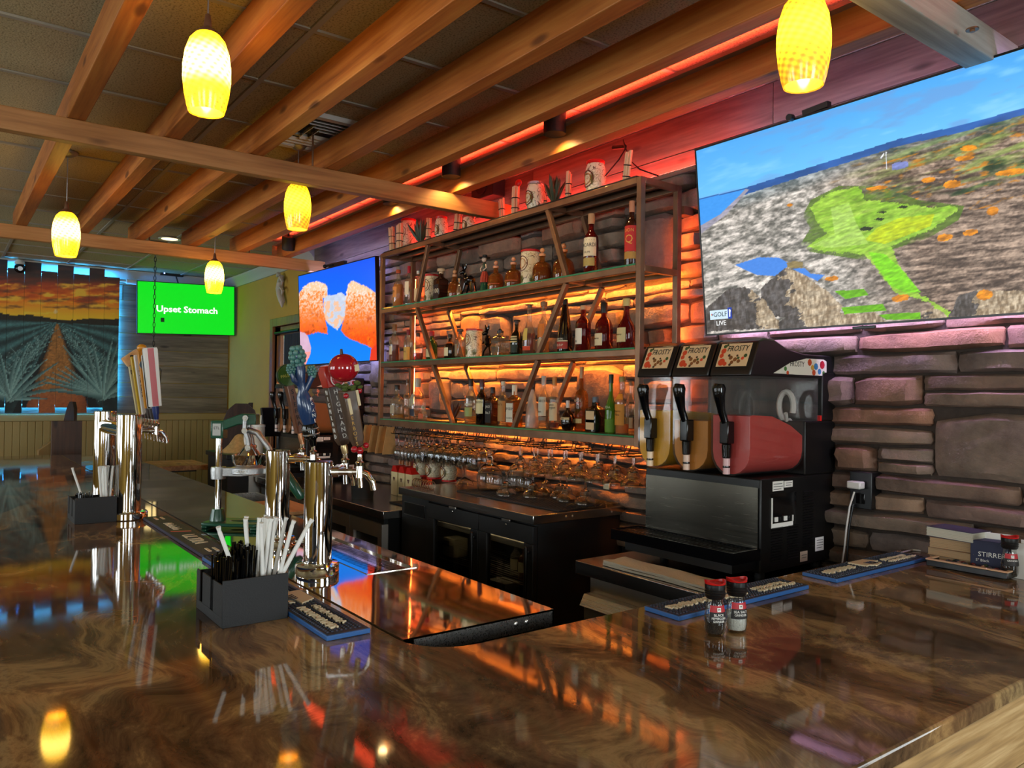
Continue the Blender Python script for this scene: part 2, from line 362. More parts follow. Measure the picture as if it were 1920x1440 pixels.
plain('black_plastic', hexc('0d0d0e'), 0.35); plain('black_gloss', hexc('08080a'), 0.12); plain('black_matte', hexc('121213'), 0.6, bump=0.15, bscale=300)
plain('black_metal', hexc('131211'), 0.4, 0.3); plain('rack_metal', hexc('8a6850'), 0.36, 0.7, var=0.2, scale=12)
plain('screen_bezel', hexc('0a0a0b'), 0.3); plain('rubber', hexc('101114'), 0.7)
plain('white_plastic', hexc('d8d4cc'), 0.4); plain('cream_rubber', hexc('dcc9a6'), 0.6); plain('paper_white', hexc('e8e6e0'), 0.8, bump=0.1)
plain('paper_cream', hexc('d6c29a'), 0.75); plain('red_plastic', hexc('c01a16'), 0.3); plain('wall_yellow', hexc('b8943a'), 0.85, var=0.05, scale=3)
plain('wall_dark', hexc('3a3128'), 0.9, var=0.1); plain('mortar', hexc('3b3029'), 0.95, var=0.2, bump=0.5, bscale=60)
plain('crown_white', hexc('b9b2a2'), 0.7); plain('floor_dark', hexc('2c2420'), 0.6, var=0.2, scale=4)
plain('green_enamel', hexc('0d4a36'), 0.28, coat=0.4); plain('print_ink', hexc('1a1614'), 0.6); plain('print_white', hexc('efece4'), 0.6); plain('print_gold', hexc('b98a35'), 0.45)
wood('beam_wood', hexc('8f4a16'), hexc('bf6f2a'), hexc('d68f42'), 0.55, 0)
wood('cross_wood', hexc('8d5a2a'), hexc('b47a40'), hexc('c89255'), 0.55, 1)
wood('pale_wood', hexc('7d7468'), hexc('a3998b'), hexc('bdb5a8'), 0.6, 1)
wood('barn_plank', hexc('4f4238'), hexc('6f5f52'), hexc('8b7a6a'), 0.8, 0)
wood('grey_plank', hexc('5a4f40'), hexc('7f715c'), hexc('a09078'), 0.8, 1)
wood('bar_front', hexc('6f5434'), hexc('a5814f'), hexc('cfae7c'), 0.65, 1, scale=1.7, knots=False)
wood('slab_wood', hexc('7a4c22'), hexc('b07a3e'), hexc('d6a865'), 0.4, 1)
wood('dark_wood', hexc('1d120c'), hexc('33211a'), hexc('4a3226'), 0.5, 2, knots=False)
wood('handle_wood', hexc('2a1c12'), hexc('4a3524'), hexc('644a34'), 0.4, 2, knots=False, coat=0.3)
wood('board_wood', hexc('b5804a'), hexc('cf9c66'), hexc('dbb182'), 0.6, 0, knots=False)
glassy('glass', (0.93, 0.94, 0.92), 1.5); glassy('glass_shelf', (0.80, 0.95, 0.85), 0.8); glassy('glass_edge', (0.25, 0.75, 0.45), 0.9, body=0.45, bodycol=(0.12, 0.5, 0.26))
glassy('glass_door', (0.55, 0.53, 0.48), 0.7)
LED_ORANGE = (1.0, 0.29, 0.035); LED_RED = (1.0, 0.045, 0.03); LED_BLUE = (0.02, 0.33, 1.0)
emit('led_orange', LED_ORANGE, 165); emit('led_side', (1.0, 0.15, 0.03), 60); emit('led_red', (1.0, 0.085, 0.05), 80); emit('led_shelf', LED_RED, 75); emit('led_blue', LED_BLUE, 160); emit('led_violet', (0.66, 0.46, 1.0), 24); emit('led_violet_low', (0.70, 0.52, 1.0), 80); emit('led_bluevio', (0.30, 0.35, 1.0), 50); emit('lamp_warm', (1.0, 0.62, 0.22), 90)

# ------------------------------------------------------------------ room shell
struct(MB().bx(FARX-.1, ROOM_X1+.1, ROOM_Y0-.1, WALL+.1, -0.1, 0).build('floor', M['floor_dark'], smooth=0))
ceil = struct(MB().bx(FARX-.1, ROOM_X1+.1, ROOM_Y0-.1, WALL+.1, CEIL+.03, CEIL+.12).build('ceiling', plain('plenum', hexc('2a2824'), 0.9), smooth=0))
TX, TY = 0.61, 0.61
gx0 = FARX; nx = int((1.4-gx0)/TX)+1; gy1 = WALL; tiles = []
tm = MB().bx(-TX/2+.011, TX/2-.011, -TY/2+.011, TY/2-.011, 0, .014)
t0 = None
y = WALL-0.32
rows = []
while y > -2.2: rows.append(y); y -= TY
for j, yc in enumerate(rows):
    for i in range(nx):
        xc = gx0 + 0.2 + TX*i
        if xc > 1.2 or (yc < -1.2 and xc > -3): continue
        if abs(xc+4.0) < .45 and abs(yc-1.68) < .45:
            V0 = (-4.295, -3.705, 1.385, 1.975); q0, q1, r0, r1 = xc-TX/2+.011, xc+TX/2-.011, yc-TY/2+.011, yc-TY/2+.011+TY-.022
            cutm = MB()                                   # tiles cut round the vent
            for (a, b, c, d) in ((q0, min(q1, V0[0]), r0, r1), (max(q0, V0[1]), q1, r0, r1), (max(q0, V0[0]), min(q1, V0[1]), r0, min(r1, V0[2])), (max(q0, V0[0]), min(q1, V0[1]), max(r0, V0[3]), r1)):
                if b-a > .01 and d-c > .01: cutm.bx(a, b, c, d, CEIL+.004, CEIL+.018)
            if cutm.v: cutm.build('ceiling_tile', M['tile'], ceil, smooth=0)
            continue          # the air vent sits here
        if t0 is None: t0 = tm.build('ceiling_tile', M['tile'], ceil, bev=0.004, smooth=0); t = t0
        else: t = t0.copy(); COL.objects.link(t)
        t.location = (xc, yc, CEIL+.003+R.uniform(0, .006))
far_tiles = MB()
far_tiles.bx(FARX, ROOM_X1, ROOM_Y0, -2.0, CEIL+.004, CEIL+.018).bx(-3, ROOM_X1, -2.0, -1.2, CEIL+.004, CEIL+.018).bx(1.2, ROOM_X1, -1.2, WALL, CEIL+.004, CEIL+.018)
far_tiles.build('ceiling_panel', M['tile'], ceil, smooth=0)
g = MB()
for yc in rows: g.bx(FARX, 1.4, yc+TY/2-.012, yc+TY/2+.012, CEIL-.002, CEIL+.02)
for i in range(nx): g.bx(gx0+.2+TX*(i+.5)-.012, gx0+.2+TX*(i+.5)+.012, rows[-1]-TY/2, WALL, CEIL-.001, CEIL+.02)
g.build('ceiling_grid', plain('tee_bar', hexc('a59c8a'), 0.6), ceil, smooth=0)

# back wall: stone and barn boards to the right, painted wall with a doorway to the left
SX0, SX1 = -7.28, ROOM_X1       # stone facing
wb = MB()
D0, D1, DZ = -8.42, -7.62, 2.36   # doorway
wb.bx(SX0, .4, WALL, WALL+.1, 0, CEIL); wb.bx(1.9, ROOM_X1, WALL, WALL+.1, 0, CEIL); wb.bx(.4, 1.9, WALL, WALL+.1, 0, .9); wb.bx(.4, 1.9, WALL, WALL+.1, 2.6, CEIL)
wall_back = struct(wb.build('wall_back', M['mortar'], smooth=0))
wy = MB(); wy.bx(FARX, D0, WALL, WALL+.1, 0, CEIL); wy.bx(D1, SX0, WALL, WALL+.1, 0, CEIL); wy.bx(D0, D1, WALL, WALL+.1, DZ, CEIL)
wall_rear = struct(wy.build('wall_rear', M['wall_yellow'], smooth=0))
wf = struct(MB().bx(FARX-.1, FARX, ROOM_Y0, WALL+.1, 0, CEIL).build('wall_left', M['wall_yellow'], smooth=0))
def holed(name, fixed, lo, hi, holes, axis, mat):
    w = MB(); z0, z1 = 0.9, 2.6; e = lo
    add = (lambda a, b, c, d: w.bx(a, b, fixed-.1, fixed, c, d)) if axis == 'x' else (lambda a, b, c, d: w.bx(fixed, fixed+.1, a, b, c, d))
    for a, b in holes: add(e, a, 0, CEIL); add(a, b, 0, z0); add(a, b, z1, CEIL); e = b
    add(e, hi, 0, CEIL)
    o = struct(w.build(name, mat, smooth=0)); return o
holed('wall_front', ROOM_Y0, FARX, ROOM_X1, WINF, 'x', M['wall_yellow'])
holed('wall_right', ROOM_X1, ROOM_Y0, WALL, WINR, 'y', M['wall_yellow'])
k = 1
for a, b in WINF:
    fr = MB(); 
    for z in (0.9, 2.56): fr.bx(a, b, ROOM_Y0-.06, ROOM_Y0+.02, z, z+.04)
    for x in (a, (a+b)/2-.02, b-.04): fr.bx(x, x+.04, ROOM_Y0-.06, ROOM_Y0+.02, .9, 2.6)
    w = struct(fr.build('window_%d' % k, M['crown_white'], smooth=0)); MB().bx(a+.04, b-.04, ROOM_Y0-.03, ROOM_Y0-.024, .94, 2.56).build('pane', M['glass'], w, smooth=0); k += 1
for a, b in WINR:
    fr = MB()
    for z in (0.9, 2.56): fr.bx(ROOM_X1-.02, ROOM_X1+.06, a, b, z, z+.04)
    for y in (a, (a+b)/2-.02, b-.04): fr.bx(ROOM_X1-.02, ROOM_X1+.06, y, y+.04, .9, 2.6)
    w = struct(fr.build('window_%d' % k, M['crown_white'], smooth=0)); MB().bx(ROOM_X1+.024, ROOM_X1+.03, a+.04, b-.04, .94, 2.56).build('pane', M['glass'], w, smooth=0); k += 1

fr = MB()  # unseen window added in the back wall for the counter edge highlight
for z in (0.9, 2.56): fr.bx(.4, 1.9, WALL-.02, WALL+.06, z, z+.04)
for x in (.4, 1.13, 1.86): fr.bx(x, x+.04, WALL-.02, WALL+.06, .9, 2.6)
w = struct(fr.build('window_%d' % k, M['crown_white'], smooth=0)); MB().bx(.44, 1.86, WALL+.024, WALL+.03, .94, 2.56).build('pane', M['glass'], w, smooth=0)
# stones, one mesh each
HIDDEN = MB()
def stone(x0, x1, z0, z1, seed):
    r = random.Random(seed); w = x1-x0; h = z1-z0; nx = max(5, min(10, int(w/.05))); nz = 5 if h < .2 else 7
    dep = r.uniform(.030, .070); v = []; f = []; sl = r.uniform(-.02, .02); st = r.uniform(-.006, .020)
    cut = [r.uniform(0, .34) if r.random() < .7 else 0 for _ in range(4)]       # how far each corner is knocked off
    ox, oz = r.uniform(0, 99), r.uniform(0, 99)
    us = np.linspace(-1, 1, nx+1); us = np.sign(us)*(1-(1-np.abs(us))**1.25); ts = np.linspace(-1, 1, nz+1); ts = np.sign(ts)*(1-(1-np.abs(ts))**1.3)
    for j in range(nz+1):
        for i in range(nx+1):
            u, t = us[i], ts[j]
            c = cut[(2 if t > 0 else 0)+(1 if u > 0 else 0)]; tt = t*(1-c*max(0, abs(u)-.55)/.45*abs(t)**.5)
            edge = (1-abs(u)**9)*(1-abs(t)**7)
            nn = float(fbm(np.array([ox+u*w*9]), np.array([oz+t*h*14]), 3, 3)[0])-.5
            d = dep*(.25+.75*edge**.45) + edge*(nn*.034 + u*sl + t*st*.5)
            x = (x0+x1)/2 + u*w/2*(1-.03*abs(t)**3) + r.uniform(-.004, .004); z = (z0+z1)/2 + tt*h/2 + nn*.006
            z += .030*(float(fbm(np.array([x*2.1]), np.array([z*1.5]), 77, 3)[0])-.5)*min(1, max(0, (2.74-z)/.1))
            v.append((x, WALL-max(d, .012), z))
    n = len(v); W1 = nx+1
    for j in range(nz):
        for i in range(nx): f.append((j*W1+i, j*W1+i+1, (j+1)*W1+i+1, (j+1)*W1+i))
    ring = [i for i in range(W1)] + [j*W1+nx for j in range(1, nz+1)] + [nz*W1+i for i in range(nx-1, -1, -1)] + [j*W1 for j in range(nz-1, 0, -1)]
    for q in ring: v.append((v[q][0]*1.0, WALL+.005, v[q][2]))
    L = len(ring)
    for q in range(L): f.append((ring[q], n+q, n+(q+1) % L, ring[(q+1) % L]))
    s = MB(); cx, cz = (x0+x1)/2, (z0+z1)/2
    s.add([(a-cx, b-WALL, c-cz) for a, b, c in v], f)
    if cz < 1.0 or (-2.0 < cx and 1.98 < cz < 2.75) or (-6.7 < cx < -5.5 and 1.95 < cz < 2.7):        # behind the screens and the counters
        s.xform(Matrix.Translation((cx, WALL, cz))); HIDDEN.add(s.v, s.f); return
    s.build('stone', M['stone'], wall_back, loc=(cx, WALL, cz), smooth=38)
BIG = [(-1.36, -.62, 1.36, 1.60), (-2.98, -2.60, 2.25, 2.60), (-4.62, -4.36, 1.95, 2.20), (-4.34, -4.02, 2.0, 2.18), (-5.02, -4.74, 1.50, 1.76), (-3.34, -2.98, 1.52, 1.82), (-6.02, -5.72, 1.70, 2.02), (-4.0, -3.6, 2.02, 2.17)]
sd = 100
for b in BIG: stone(b[0]+.005, b[1]-.005, b[2]+.004, b[3]-.004, sd); sd += 1
z = 0.84
while z < 2.74:
    h = R.choice([.052, .062, .075, .085, .095, .11, .125]); 
    if z+h > 2.70: h = 2.765-z
    segs = [(SX0+.01, -.35)]; LEFT = []
    for (a, b, c, d) in BIG:
        if min(d, z+h)-max(c, z) > .25*h:
            ns = []
            for (p, q) in segs:
                if b <= p or a >= q: ns.append((p, q)); continue
                for (zz0, zz1) in ((max(d, z), z+h), (z, min(c, z+h))):       # what is left above or below the big stone
                    if zz1-zz0 > .026: LEFT.append((max(a, p)+.004, min(b, q)-.004, zz0+.003, zz1-.004))
                if a-p > .08: ns.append((p, a))
                if q-b > .08: ns.append((b, q))
            segs = ns
    for l4 in LEFT:
        if l4[1]-l4[0] > .08: stone(*l4, sd); sd += 1
    for (p, q) in segs:
        x = p
        while x < q-.01:
            w = R.uniform(.22, .72) if h < .09 else R.uniform(.14, .46)
            if q-(x+w) < .14: w = q-x
            if h > .10 and R.random() < .3 and w > .2:
                s2 = h*R.uniform(.4, .6); stone(x+.004, x+w-.004, z+.004, z+s2-.003, sd); stone(x+.004, x+w-.004, z+s2+.003, z+h-.004, sd+1); sd += 2
            else: stone(x+.004, x+w-.004, z+.004, z+h-.004, sd); sd += 1
            x += w
    z += h
HIDDEN.build('stone_rubble', M['stone'], wall_back, smooth=38)['kind'] = 'stuff'
# barn boards above the stone
for (z0, z1, off) in ((2.772, 2.865, .5), (2.869, CEIL-.005, 1.1)):
    x = SX0
    while x < .2:
        L = R.uniform(1.3, 2.1); x1 = min(x+L, .2)
        if z0 > 2.8 and x < -1.9 < x1 and False: pass
        MB().bx(-(x1-x)/2+.002, (x1-x)/2-.002, -.022-R.uniform(0, .006), .0, -(z1-z0)/2, (z1-z0)/2).build('plank', M['barn_plank'], wall_back, loc=((x+x1)/2, WALL, (z0+z1)/2), bev=.002, smooth=0); x = x1
tr1 = struct(MB().bx(SX0, .2, WALL-.075, WALL, 2.745, 2.768).build('trim_1', M['barn_plank'], smooth=0))
led = MB().bx(-5.3, -2.15, WALL-.060, WALL-.046, 2.768, 2.774).build('light_strip', M['led_shelf'], tr1, smooth=0)

# far wall: crown, boards, beadboard
cr = MB()
prof = [(0, 0), (.0, -.11), (.018, -.11), (.03, -.085), (.055, -.05), (.085, -.025), (.095, -.008), (.095, 0)]
struct(MB().prism(prof, ROOM_Y0, WALL, lambda a, b, d: (FARX+a, d, CEIL+b)).build('trim_2', M['crown_white'], smooth=50))
struct(MB().prism(prof, FARX, SX0, lambda a, b, d: (d, WALL-a, CEIL+b)).build('trim_3', M['crown_white'], smooth=50))
WZ = 1.36
zz = WZ
for h in (.20, .17, .21, .18, .2, .19, .2, .18, .11):
    if zz+h > CEIL-.1: h = CEIL-.1-zz
    y = 2.985; first = True
    while y > -2.6:
        L = R.uniform(.9, 1.9); y0 = y-L
        MB().bx(0, .02+R.uniform(0, .006), -L/2+.002, L/2-.002, -h/2+.003, h/2-.003).build('plank', M['grey_plank'], wf, loc=(FARX, (y+y0)/2, zz+h/2), bev=.002, smooth=0); y = y0
    zz += h
struct(MB().bx(FARX, FARX+.035, ROOM_Y0, WALL, WZ-.08, WZ-.005).build('trim_4', plain('bead_paint', hexc('a88f58'), 0.6), bev=.004))
bd = 2.98
while bd > -2.6:
    MB().bx(0, .014, -.034, .034, .1, WZ-.08).build('plank', M['bead_paint'], wf, loc=(FARX, bd-.036, 0), bev=.004, smooth=0); bd -= .072
struct(MB().bx(FARX, FARX+.02, ROOM_Y0, WALL, 0, .1).build('baseboard_left', M['bead_paint']))

# doorway in the rear wall: timber frame, bright daylight, dark blind
dr = thing('door_1', None, None); dr['kind'] = 'structure'
fr = MB(); fr.bx(D0-.09, D0, WALL-.03, WALL+.1, 0, DZ+.09).bx(D1, D1+.09, WALL-.03, WALL+.1, 0, DZ+.09).bx(D0, D1, WALL-.03, WALL+.1, DZ, DZ+.09)
fr.build('door_frame', wood('frame_wood', hexc('4a2c16'), hexc('7a4a26'), hexc('94602f'), 0.4, 2, knots=False), dr, bev=.004)
lf = MB(); lf.bx(D0, D0+.11, WALL+.02, WALL+.06, 0, DZ).bx(D1-.1, D1, WALL+.02, WALL+.06, 0, DZ).bx(D0, D1, WALL+.02, WALL+.06, DZ-.1, DZ).bx(D0, D1, WALL+.02, WALL+.06, 0, .25)
lf.build('door_leaf', M['frame_wood'], dr, bev=.004)
MB().bx(D0+.11, D1-.1, WALL+.035, WALL+.041, .25, DZ-.1).build('pane', M['glass'], dr, smooth=0)
bl = MB()
for i in range(10): bl.tube([(D0+.31+i*.043, WALL+.012, DZ-.1), (D0+.31+i*.043, WALL+.012, .3)], .023, 8)
bl.build('blind', plain('blind_cloth', hexc('232b33'), 0.8), dr)
MB().tube([(D0+.06, WALL-.02, DZ-.075), (D1-.04, WALL-.02, DZ-.075)], .016, 10).build('blind_rail', M['black_metal'], dr)
area('daylight', ((D0+D1)/2, WALL+.5, 1.4), (-PI/2, 0, 0), D1-D0+.3, 2.2, 22, (1.0, .93, .78))
# ------------------------------------------------------------------ ceiling beams
def beam_thing(name, lab, x0, x1, y0, y1, z0, z1, mat, group, ax):
    cx, cyy, cz = (x0+x1)/2, (y0+y1)/2, (z0+z1)/2
    o = MB().bx(x0-cx, x1-cx, y0-cyy, y1-cyy, z0-cz, z1-cz).build(name, mat, None, (cx, cyy, cz), bev=.004, smooth=0)
    return tag(o, lab, 'beam', group)
BZ = 2.87; BH = .145; BW = .075
BY = [.525, .935, 1.345, 1.755, 2.165, 2.575]    # far bottom edges
names = ['first', 'second', 'third', 'fourth', 'fifth', 'sixth']
for i, yb in enumerate(BY):
    lab = {0: 'long wooden ceiling beam farthest from the stone wall, above the bar counter', 1: 'long wooden ceiling beam second out from the guests\' side of the bar',
           2: 'long wooden ceiling beam third from the guests\' side, behind the nearest pendant', 3: 'long knotty ceiling beam just out from the air vent, third from the stone wall',
           4: 'long wooden ceiling beam on the guests\' side of the red light slot', 5: 'long wooden ceiling beam nearest the stone wall, with warm spotlight scallops'}[i]
    beam_thing('ceiling_beam', lab, -7.12+R.uniform(-.05, .05), .6, yb-BW, yb, BZ, BZ+BH, M['beam_wood'], None, 0)
for x, lab, mt, y1 in ((-6.86, 'thin cross beam under the long beams nearest the green screen', M['cross_wood'], 2.9), (-4.01, 'thin cross beam under the long beams ending behind the shelf top', M['cross_wood'], 2.97), (-1.12, 'pale grey cross beam above the golf screen, with bolt washer', M['pale_wood'], 2.97)):
    b = beam_thing('cross_beam', lab, x-.045 if x > -2 else x-.03, x+.045 if x > -2 else x+.03, -1.6, y1, BZ-.105, BZ-.002, mt, None, 1)
    if x > -2:
        q = P(1823, 54, Z=BZ-.105); w = MB(); w.lathe([(.0, -.004), (.018, -.004), (.018, 0), (.0, 0)], 14); w.lathe([(.0, -.010), (.008, -.010), (.008, -.004), (0, -.004)], 6)
        w.build('bolt_washer', M['rack_metal'], b, loc=(q[0]-x, q[1]-(y1-1.6)/2, -.0515))
for i, (x, y, lab) in enumerate(((-4.01, .47, 'thin hanger rod of the middle cross beam, left of the glaring pendant'), (-4.01, 1.62, 'thin hanger rod of the middle cross beam, by the air vent'), (-6.86, .3, 'thin hanger rod of the far cross beam, left of its pendant'), (-6.86, 1.38, 'thin hanger rod of the far cross beam, beside the recessed light'), (-6.86, 2.2, 'thin hanger rod of the far cross beam, nearest the yellow wall'))):
    o = MB().tube([(0, 0, BZ-.004), (0, 0, CEIL)], .006, 8).build('hanger_rod', M['rack_metal'], None, (x, y, 0))
    tag(o, lab, 'rod', 'hanger rods of the cross beams')

# ------------------------------------------------------------------ bar counter
def slab(poly, z0, z1): return MB().prism(poly, z0, z1)
YS = .872; XR = -1.465; YO = .0; XO = -.635; XL = -7.75
bar = thing('bar_counter', 'glossy swirled brown stone bar counter in an L shape along two sides', 'counter', (0, 0, 0))
gp = [(XL, YO), (XO, YO), (XO, WALL-.03), (XR, WALL-.03), (XR, YS+.13)] + [(XR-.13+.13*math.cos(t), YS+.13-.13*math.sin(t)) for t in [PI/2*k/6 for k in range(1, 6)]] + [(XR-.13, YS), (XL, YS)]
t = slab(gp, BAR-.035, BAR).build('countertop', M['granite'], bar, bev=.006, smooth=30)
# cladding of the guest side, right leg
zt = BAR-.035
MB().bx(XO-.20, XO-.105, .2, WALL-.03, 0, zt-.001).build('bar_wall', M['wall_dark'], bar, smooth=0)
MB().bx(XL+.1, XO-.2, YO+.20, YO+.30, 0, zt-.001).build('bar_wall', M['wall_dark'], bar, smooth=0)
zz = zt-.002
for h in (.145, .14, .15, .14, .15, .145, .13):
    y = YO+.02
    while y < WALL-.05:
        L = R.uniform(.7, 1.3); y1 = min(y+L, WALL-.04)
        MB().bx(-.09, .0+R.uniform(0, .006), -(y1-y)/2+.0015, (y1-y)/2-.0015, -h/2+.0015, h/2-.0015).build('plank', M['bar_front'], bar, loc=(XO-.012, (y+y1)/2, zz-h/2), bev=.0015, smooth=0); y = y1
    zz -= h
# steel ledge on the bartender's side with drip trays
SX = -1.575; SY1 = 1.325
led_ = thing('steel_ledge', 'polished steel service ledge along the bartender\'s side of the bar', 'ledge')
DT = [(-2.86, -2.2)]; DY0, DY1 = 1.09, 1.265
s = MB(); z0, z1 = BAR-.003, BAR+.002
s.bx(XL+.1, DT[0][0], YS+.001, SY1, z0, z1).bx(DT[0][1], SX, YS+.001, SY1, z0, z1).bx(DT[0][0], DT[0][1], YS+.001, DY0, z0, z1).bx(DT[0][0], DT[0][1], DY1, SY1, z0, z1)
s.build('ledge_top', M['bar_steel'], led_, smooth=0)
e = MB().bx(XL+.1, SX, SY1-.004, SY1, BAR-.055, BAR-.003); e.bx(SX-.004, SX, YS+.03, SY1, BAR-.042, BAR-.003); e.build('ledge_edge', M['steel'], led_)
for q in ((968, 1171), (988, 1167)):
    p = P(q[0], q[1], X=SX); MB().lathe([(0, .002), (.006, .0015), (.008, 0)], 12).xform(Matrix.Rotation(PI/2, 4, 'Y')).build('rivet', M['steel'], led_, loc=(SX, p[1], max(min(p[2], BAR-.012), BAR-.03)))
MB().bx(XL+.2, SX-.05, YS+.05, SY1-.08, .1, BAR-.06).build('underbar', M['black_metal'], led_, smooth=0)
dt = thing('drip_tray', 'slotted drip tray let into the steel ledge under the taps', 'tray', (0, 0, 0))
a, b = DT[0]
rim = MB().bx(a, b, DY0, DY0+.008, BAR-.02, BAR+.004).bx(a, b, DY1-.008, DY1, BAR-.02, BAR+.004).bx(a, a+.008, DY0+.008, DY1-.008, BAR-.02, BAR+.004).bx(b-.008, b, DY0+.008, DY1-.008, BAR-.02, BAR+.004)
rim.build('tray_rim', M['bar_steel'], dt); MB().bx(a+.008, b-.008, DY0+.008, DY1-.008, BAR-.024, BAR-.02).build('tray_pan', M['black_metal'], dt, smooth=0)
gr = MB(); x = a+.012
gz0, gz1 = BAR-.006, BAR-.002
ys = [(DY0+.008, DY0+.045), (DY0+.098, DY0+.112), (DY1-.03, DY1-.008)]
for (p, q) in ((DY0+.008, DY0+.032), ((DY0+DY1)/2-.008, (DY0+DY1)/2+.008), (DY1-.026, DY1-.008)): gr.bx(a+.008, b-.008, p, q, gz0, gz1)
n = 46
for i in range(n):
    x = a+.012+(b-a-.03)*i/n
    gr.bx(x, x+.0075, DY0+.032, (DY0+DY1)/2-.008, gz0, gz1); gr.bx(x, x+.0075, (DY0+DY1)/2+.008, DY1-.026, gz0, gz1)
gr.build('tray_grate', M['bar_steel'], dt, smooth=0)
# ------------------------------------------------------------------ screens
def paint_golf(px, py):
    q = lambda L: [(1310+a/2.667, 90+b/2.667) for a, b in L]
    hx = [1306, 1396, 1490, 1610, 1685, 1797, 1920, 2300]; hy = [374, 352.5, 322.5, 285, 260.6, 236, 202.5, 105]
    hor = np.interp(px, hx, hy); t = np.clip((px-1306)/614, 0, 1.4); up = hor-py
    c = np.zeros((len(px), 3)); sky0 = np.array([.42, .76, .98]); sky1 = np.array([.24, .60, .93])
    k = np.clip(up/170, 0, 1); c[:] = sky0*(1-k[:, None]) + sky1*k[:, None]
    cl = fbm(px/90, (py+px*.3)/22, 3); c = mixc(c, (.44, .62, .86), np.clip((cl-.56)*4, 0, .6)); c = mixc(c, (.60, .86, 1.0), np.clip((.42-cl)*3, 0, .5))
    land = up < 0; dn = np.clip(-up, 0, 400)
    n1 = fbm(px/16, (py+.25*px)/7, 11); n2 = fbm(px/5, (py+.25*px)/3, 21); n3 = fbm(px/60, (py+.3*px)/18, 31); n4 = fbm(px/26, (py+.3*px)/6, 41)
    right = np.clip((px-1500-(py-300)*.35)/160, 0, 1)
    g = np.zeros_like(c); dune = np.array([.88, .84, .80]); dark = np.array([.40, .39, .36]); v = np.clip((n1*.65+n2*.35-.33)*3.2, 0, 1)
    g[:] = dark*(1-v[:, None])+dune*v[:, None]
    hea = np.array([.30, .24, .20]); hea2 = np.array([.72, .62, .54]); hv = np.clip((fbm(px/34, (py+.12*px)/4.5, 41)*.7+n2*.3-.34)*3.0, 0, 1); hb = hea*(1-hv[:, None])+hea2*hv[:, None]
    g = g*(1-right[:, None]) + hb*right[:, None]
    mid = (dn < 130)*np.clip((px-1560)/150, 0, 1); gm = np.clip((fbm(px/80, (py+.3*px)/9, 31)-.44)*4, 0, 1)*mid; g = mixc(g, (.58, .66, .34), gm*.8); g = mixc(g, (.16, .24, .14), np.clip((.40-n3)*6, 0, 1)*mid)
    g = mixc(g, (.80, .50, .12), .85*np.clip((fbm(px/26, (py+.3*px)/6, 51)-.63)*7, 0, 1)*np.clip((px-1540)/120, 0, 1)*(dn > 18)*(dn < 175))
    far = np.clip(1-dn/40, 0, 1); g = mixc(g, (.30, .46, .55), far*.55)
    band = (dn < 13); g = np.where(band[:, None], np.array([.17, .36, .64])*(0.75+.5*n3[:, None]), g)
    c = np.where(land[:, None], g, c)
    sea = inpoly(px, py, [(1300, 378), (1398, 354), (1385, 368), (1350, 402), (1322, 424), (1300, 440)]); c = np.where(sea[:, None], np.array([.22, .58, .92])+.05*n2[:, None], c)
    sand = inpoly(px, py, [(1398, 354), (1404, 356), (1362, 402), (1312, 440), (1312, 424), (1350, 402), (1385, 368)]); c = np.where(sand[:, None], np.array([.62, .60, .66]), c)
    fw = inpoly(px+10*(n1-.5), py+8*(n2-.5), q([(640, 730), (800, 690), (830, 760), (960, 770), (1180, 800), (1260, 790), (1300, 800), (1180, 900), (960, 990), (1000, 1080), (1100, 1230), (1300, 1340), (1230, 1345), (1150, 1270), (980, 1225), (830, 1030), (640, 1020), (540, 995), (640, 930), (600, 880), (560, 800)]))
    fwe = inpoly(px, py, q([(560, 760), (700, 690), (900, 690), (1100, 760), (1330, 790), (1300, 860), (1150, 950), (960, 1010), (820, 1060), (560, 1020), (510, 980), (560, 900), (520, 840)]))
    c = mixc(c, (.34, .46, .14), fwe*np.clip((n3+.5*n1-.45)*3.5, 0, .85))
    sk = fbm(px/46, (py+.3*px)/4, 61); fc = np.array([.44, .66, .12])*(1-sk[:, None])+np.array([.74, .88, .34])*sk[:, None]; fa = fw*np.clip(.35+fbm(px/18, (py+.3*px)/7, 63)*1.4, 0, .95); c = c*(1-fa[:, None])+fc*fa[:, None]
    yg = inpoly(px, py, q([(890, 900), (1000, 850), (1180, 830), (1160, 890), (930, 980), (830, 960)])); c = mixc(c, (.74, .80, .08), yg*np.clip(.45+n1*.9, 0, .95))
    lg = inpoly(px, py, q([(660, 800), (750, 770), (790, 880), (850, 980), (650, 1000), (570, 985), (680, 930)])); c = mixc(c, (.70, .84, .42), lg*np.clip(.2+n1*.9, 0, .8))
    path = inpoly(px, py, q([(850, 1020), (930, 1030), (1010, 1100), (1110, 1220), (1040, 1225), (960, 1190), (880, 1080)])); c = np.where(path[:, None], np.array([.50, .82, .10]), c)
    for bl in ([(800, 905), (830, 893), (875, 897), (860, 912), (815, 914)], [(875, 857), (900, 848), (930, 852), (915, 864)], [(990, 800), (1015, 787), (1050, 792), (1030, 803)], [(890, 822), (915, 815), (945, 818), (925, 828)]):
        b = inpoly(px, py, q(bl)); c = np.where(b[:, None], np.array([.16, .20, .10]), c)
    pond = inpoly(px, py, q([(180, 1085), (300, 1047), (400, 1048), (455, 1078), (430, 1110), (380, 1140), (290, 1135)])) | inpoly(px, py, q([(470, 1105), (530, 1100), (560, 1128), (630, 1135), (595, 1165), (540, 1140)]))
    c = np.where(pond[:, None], np.array([.24, .50, .86])+.06*n2[:, None], c)
    sh = inpoly(px, py, q([(440, 1075), (480, 1065), (520, 1070), (520, 1098), (445, 1100)])); c = np.where(sh[:, None], np.array([.55, .48, .30]), c)
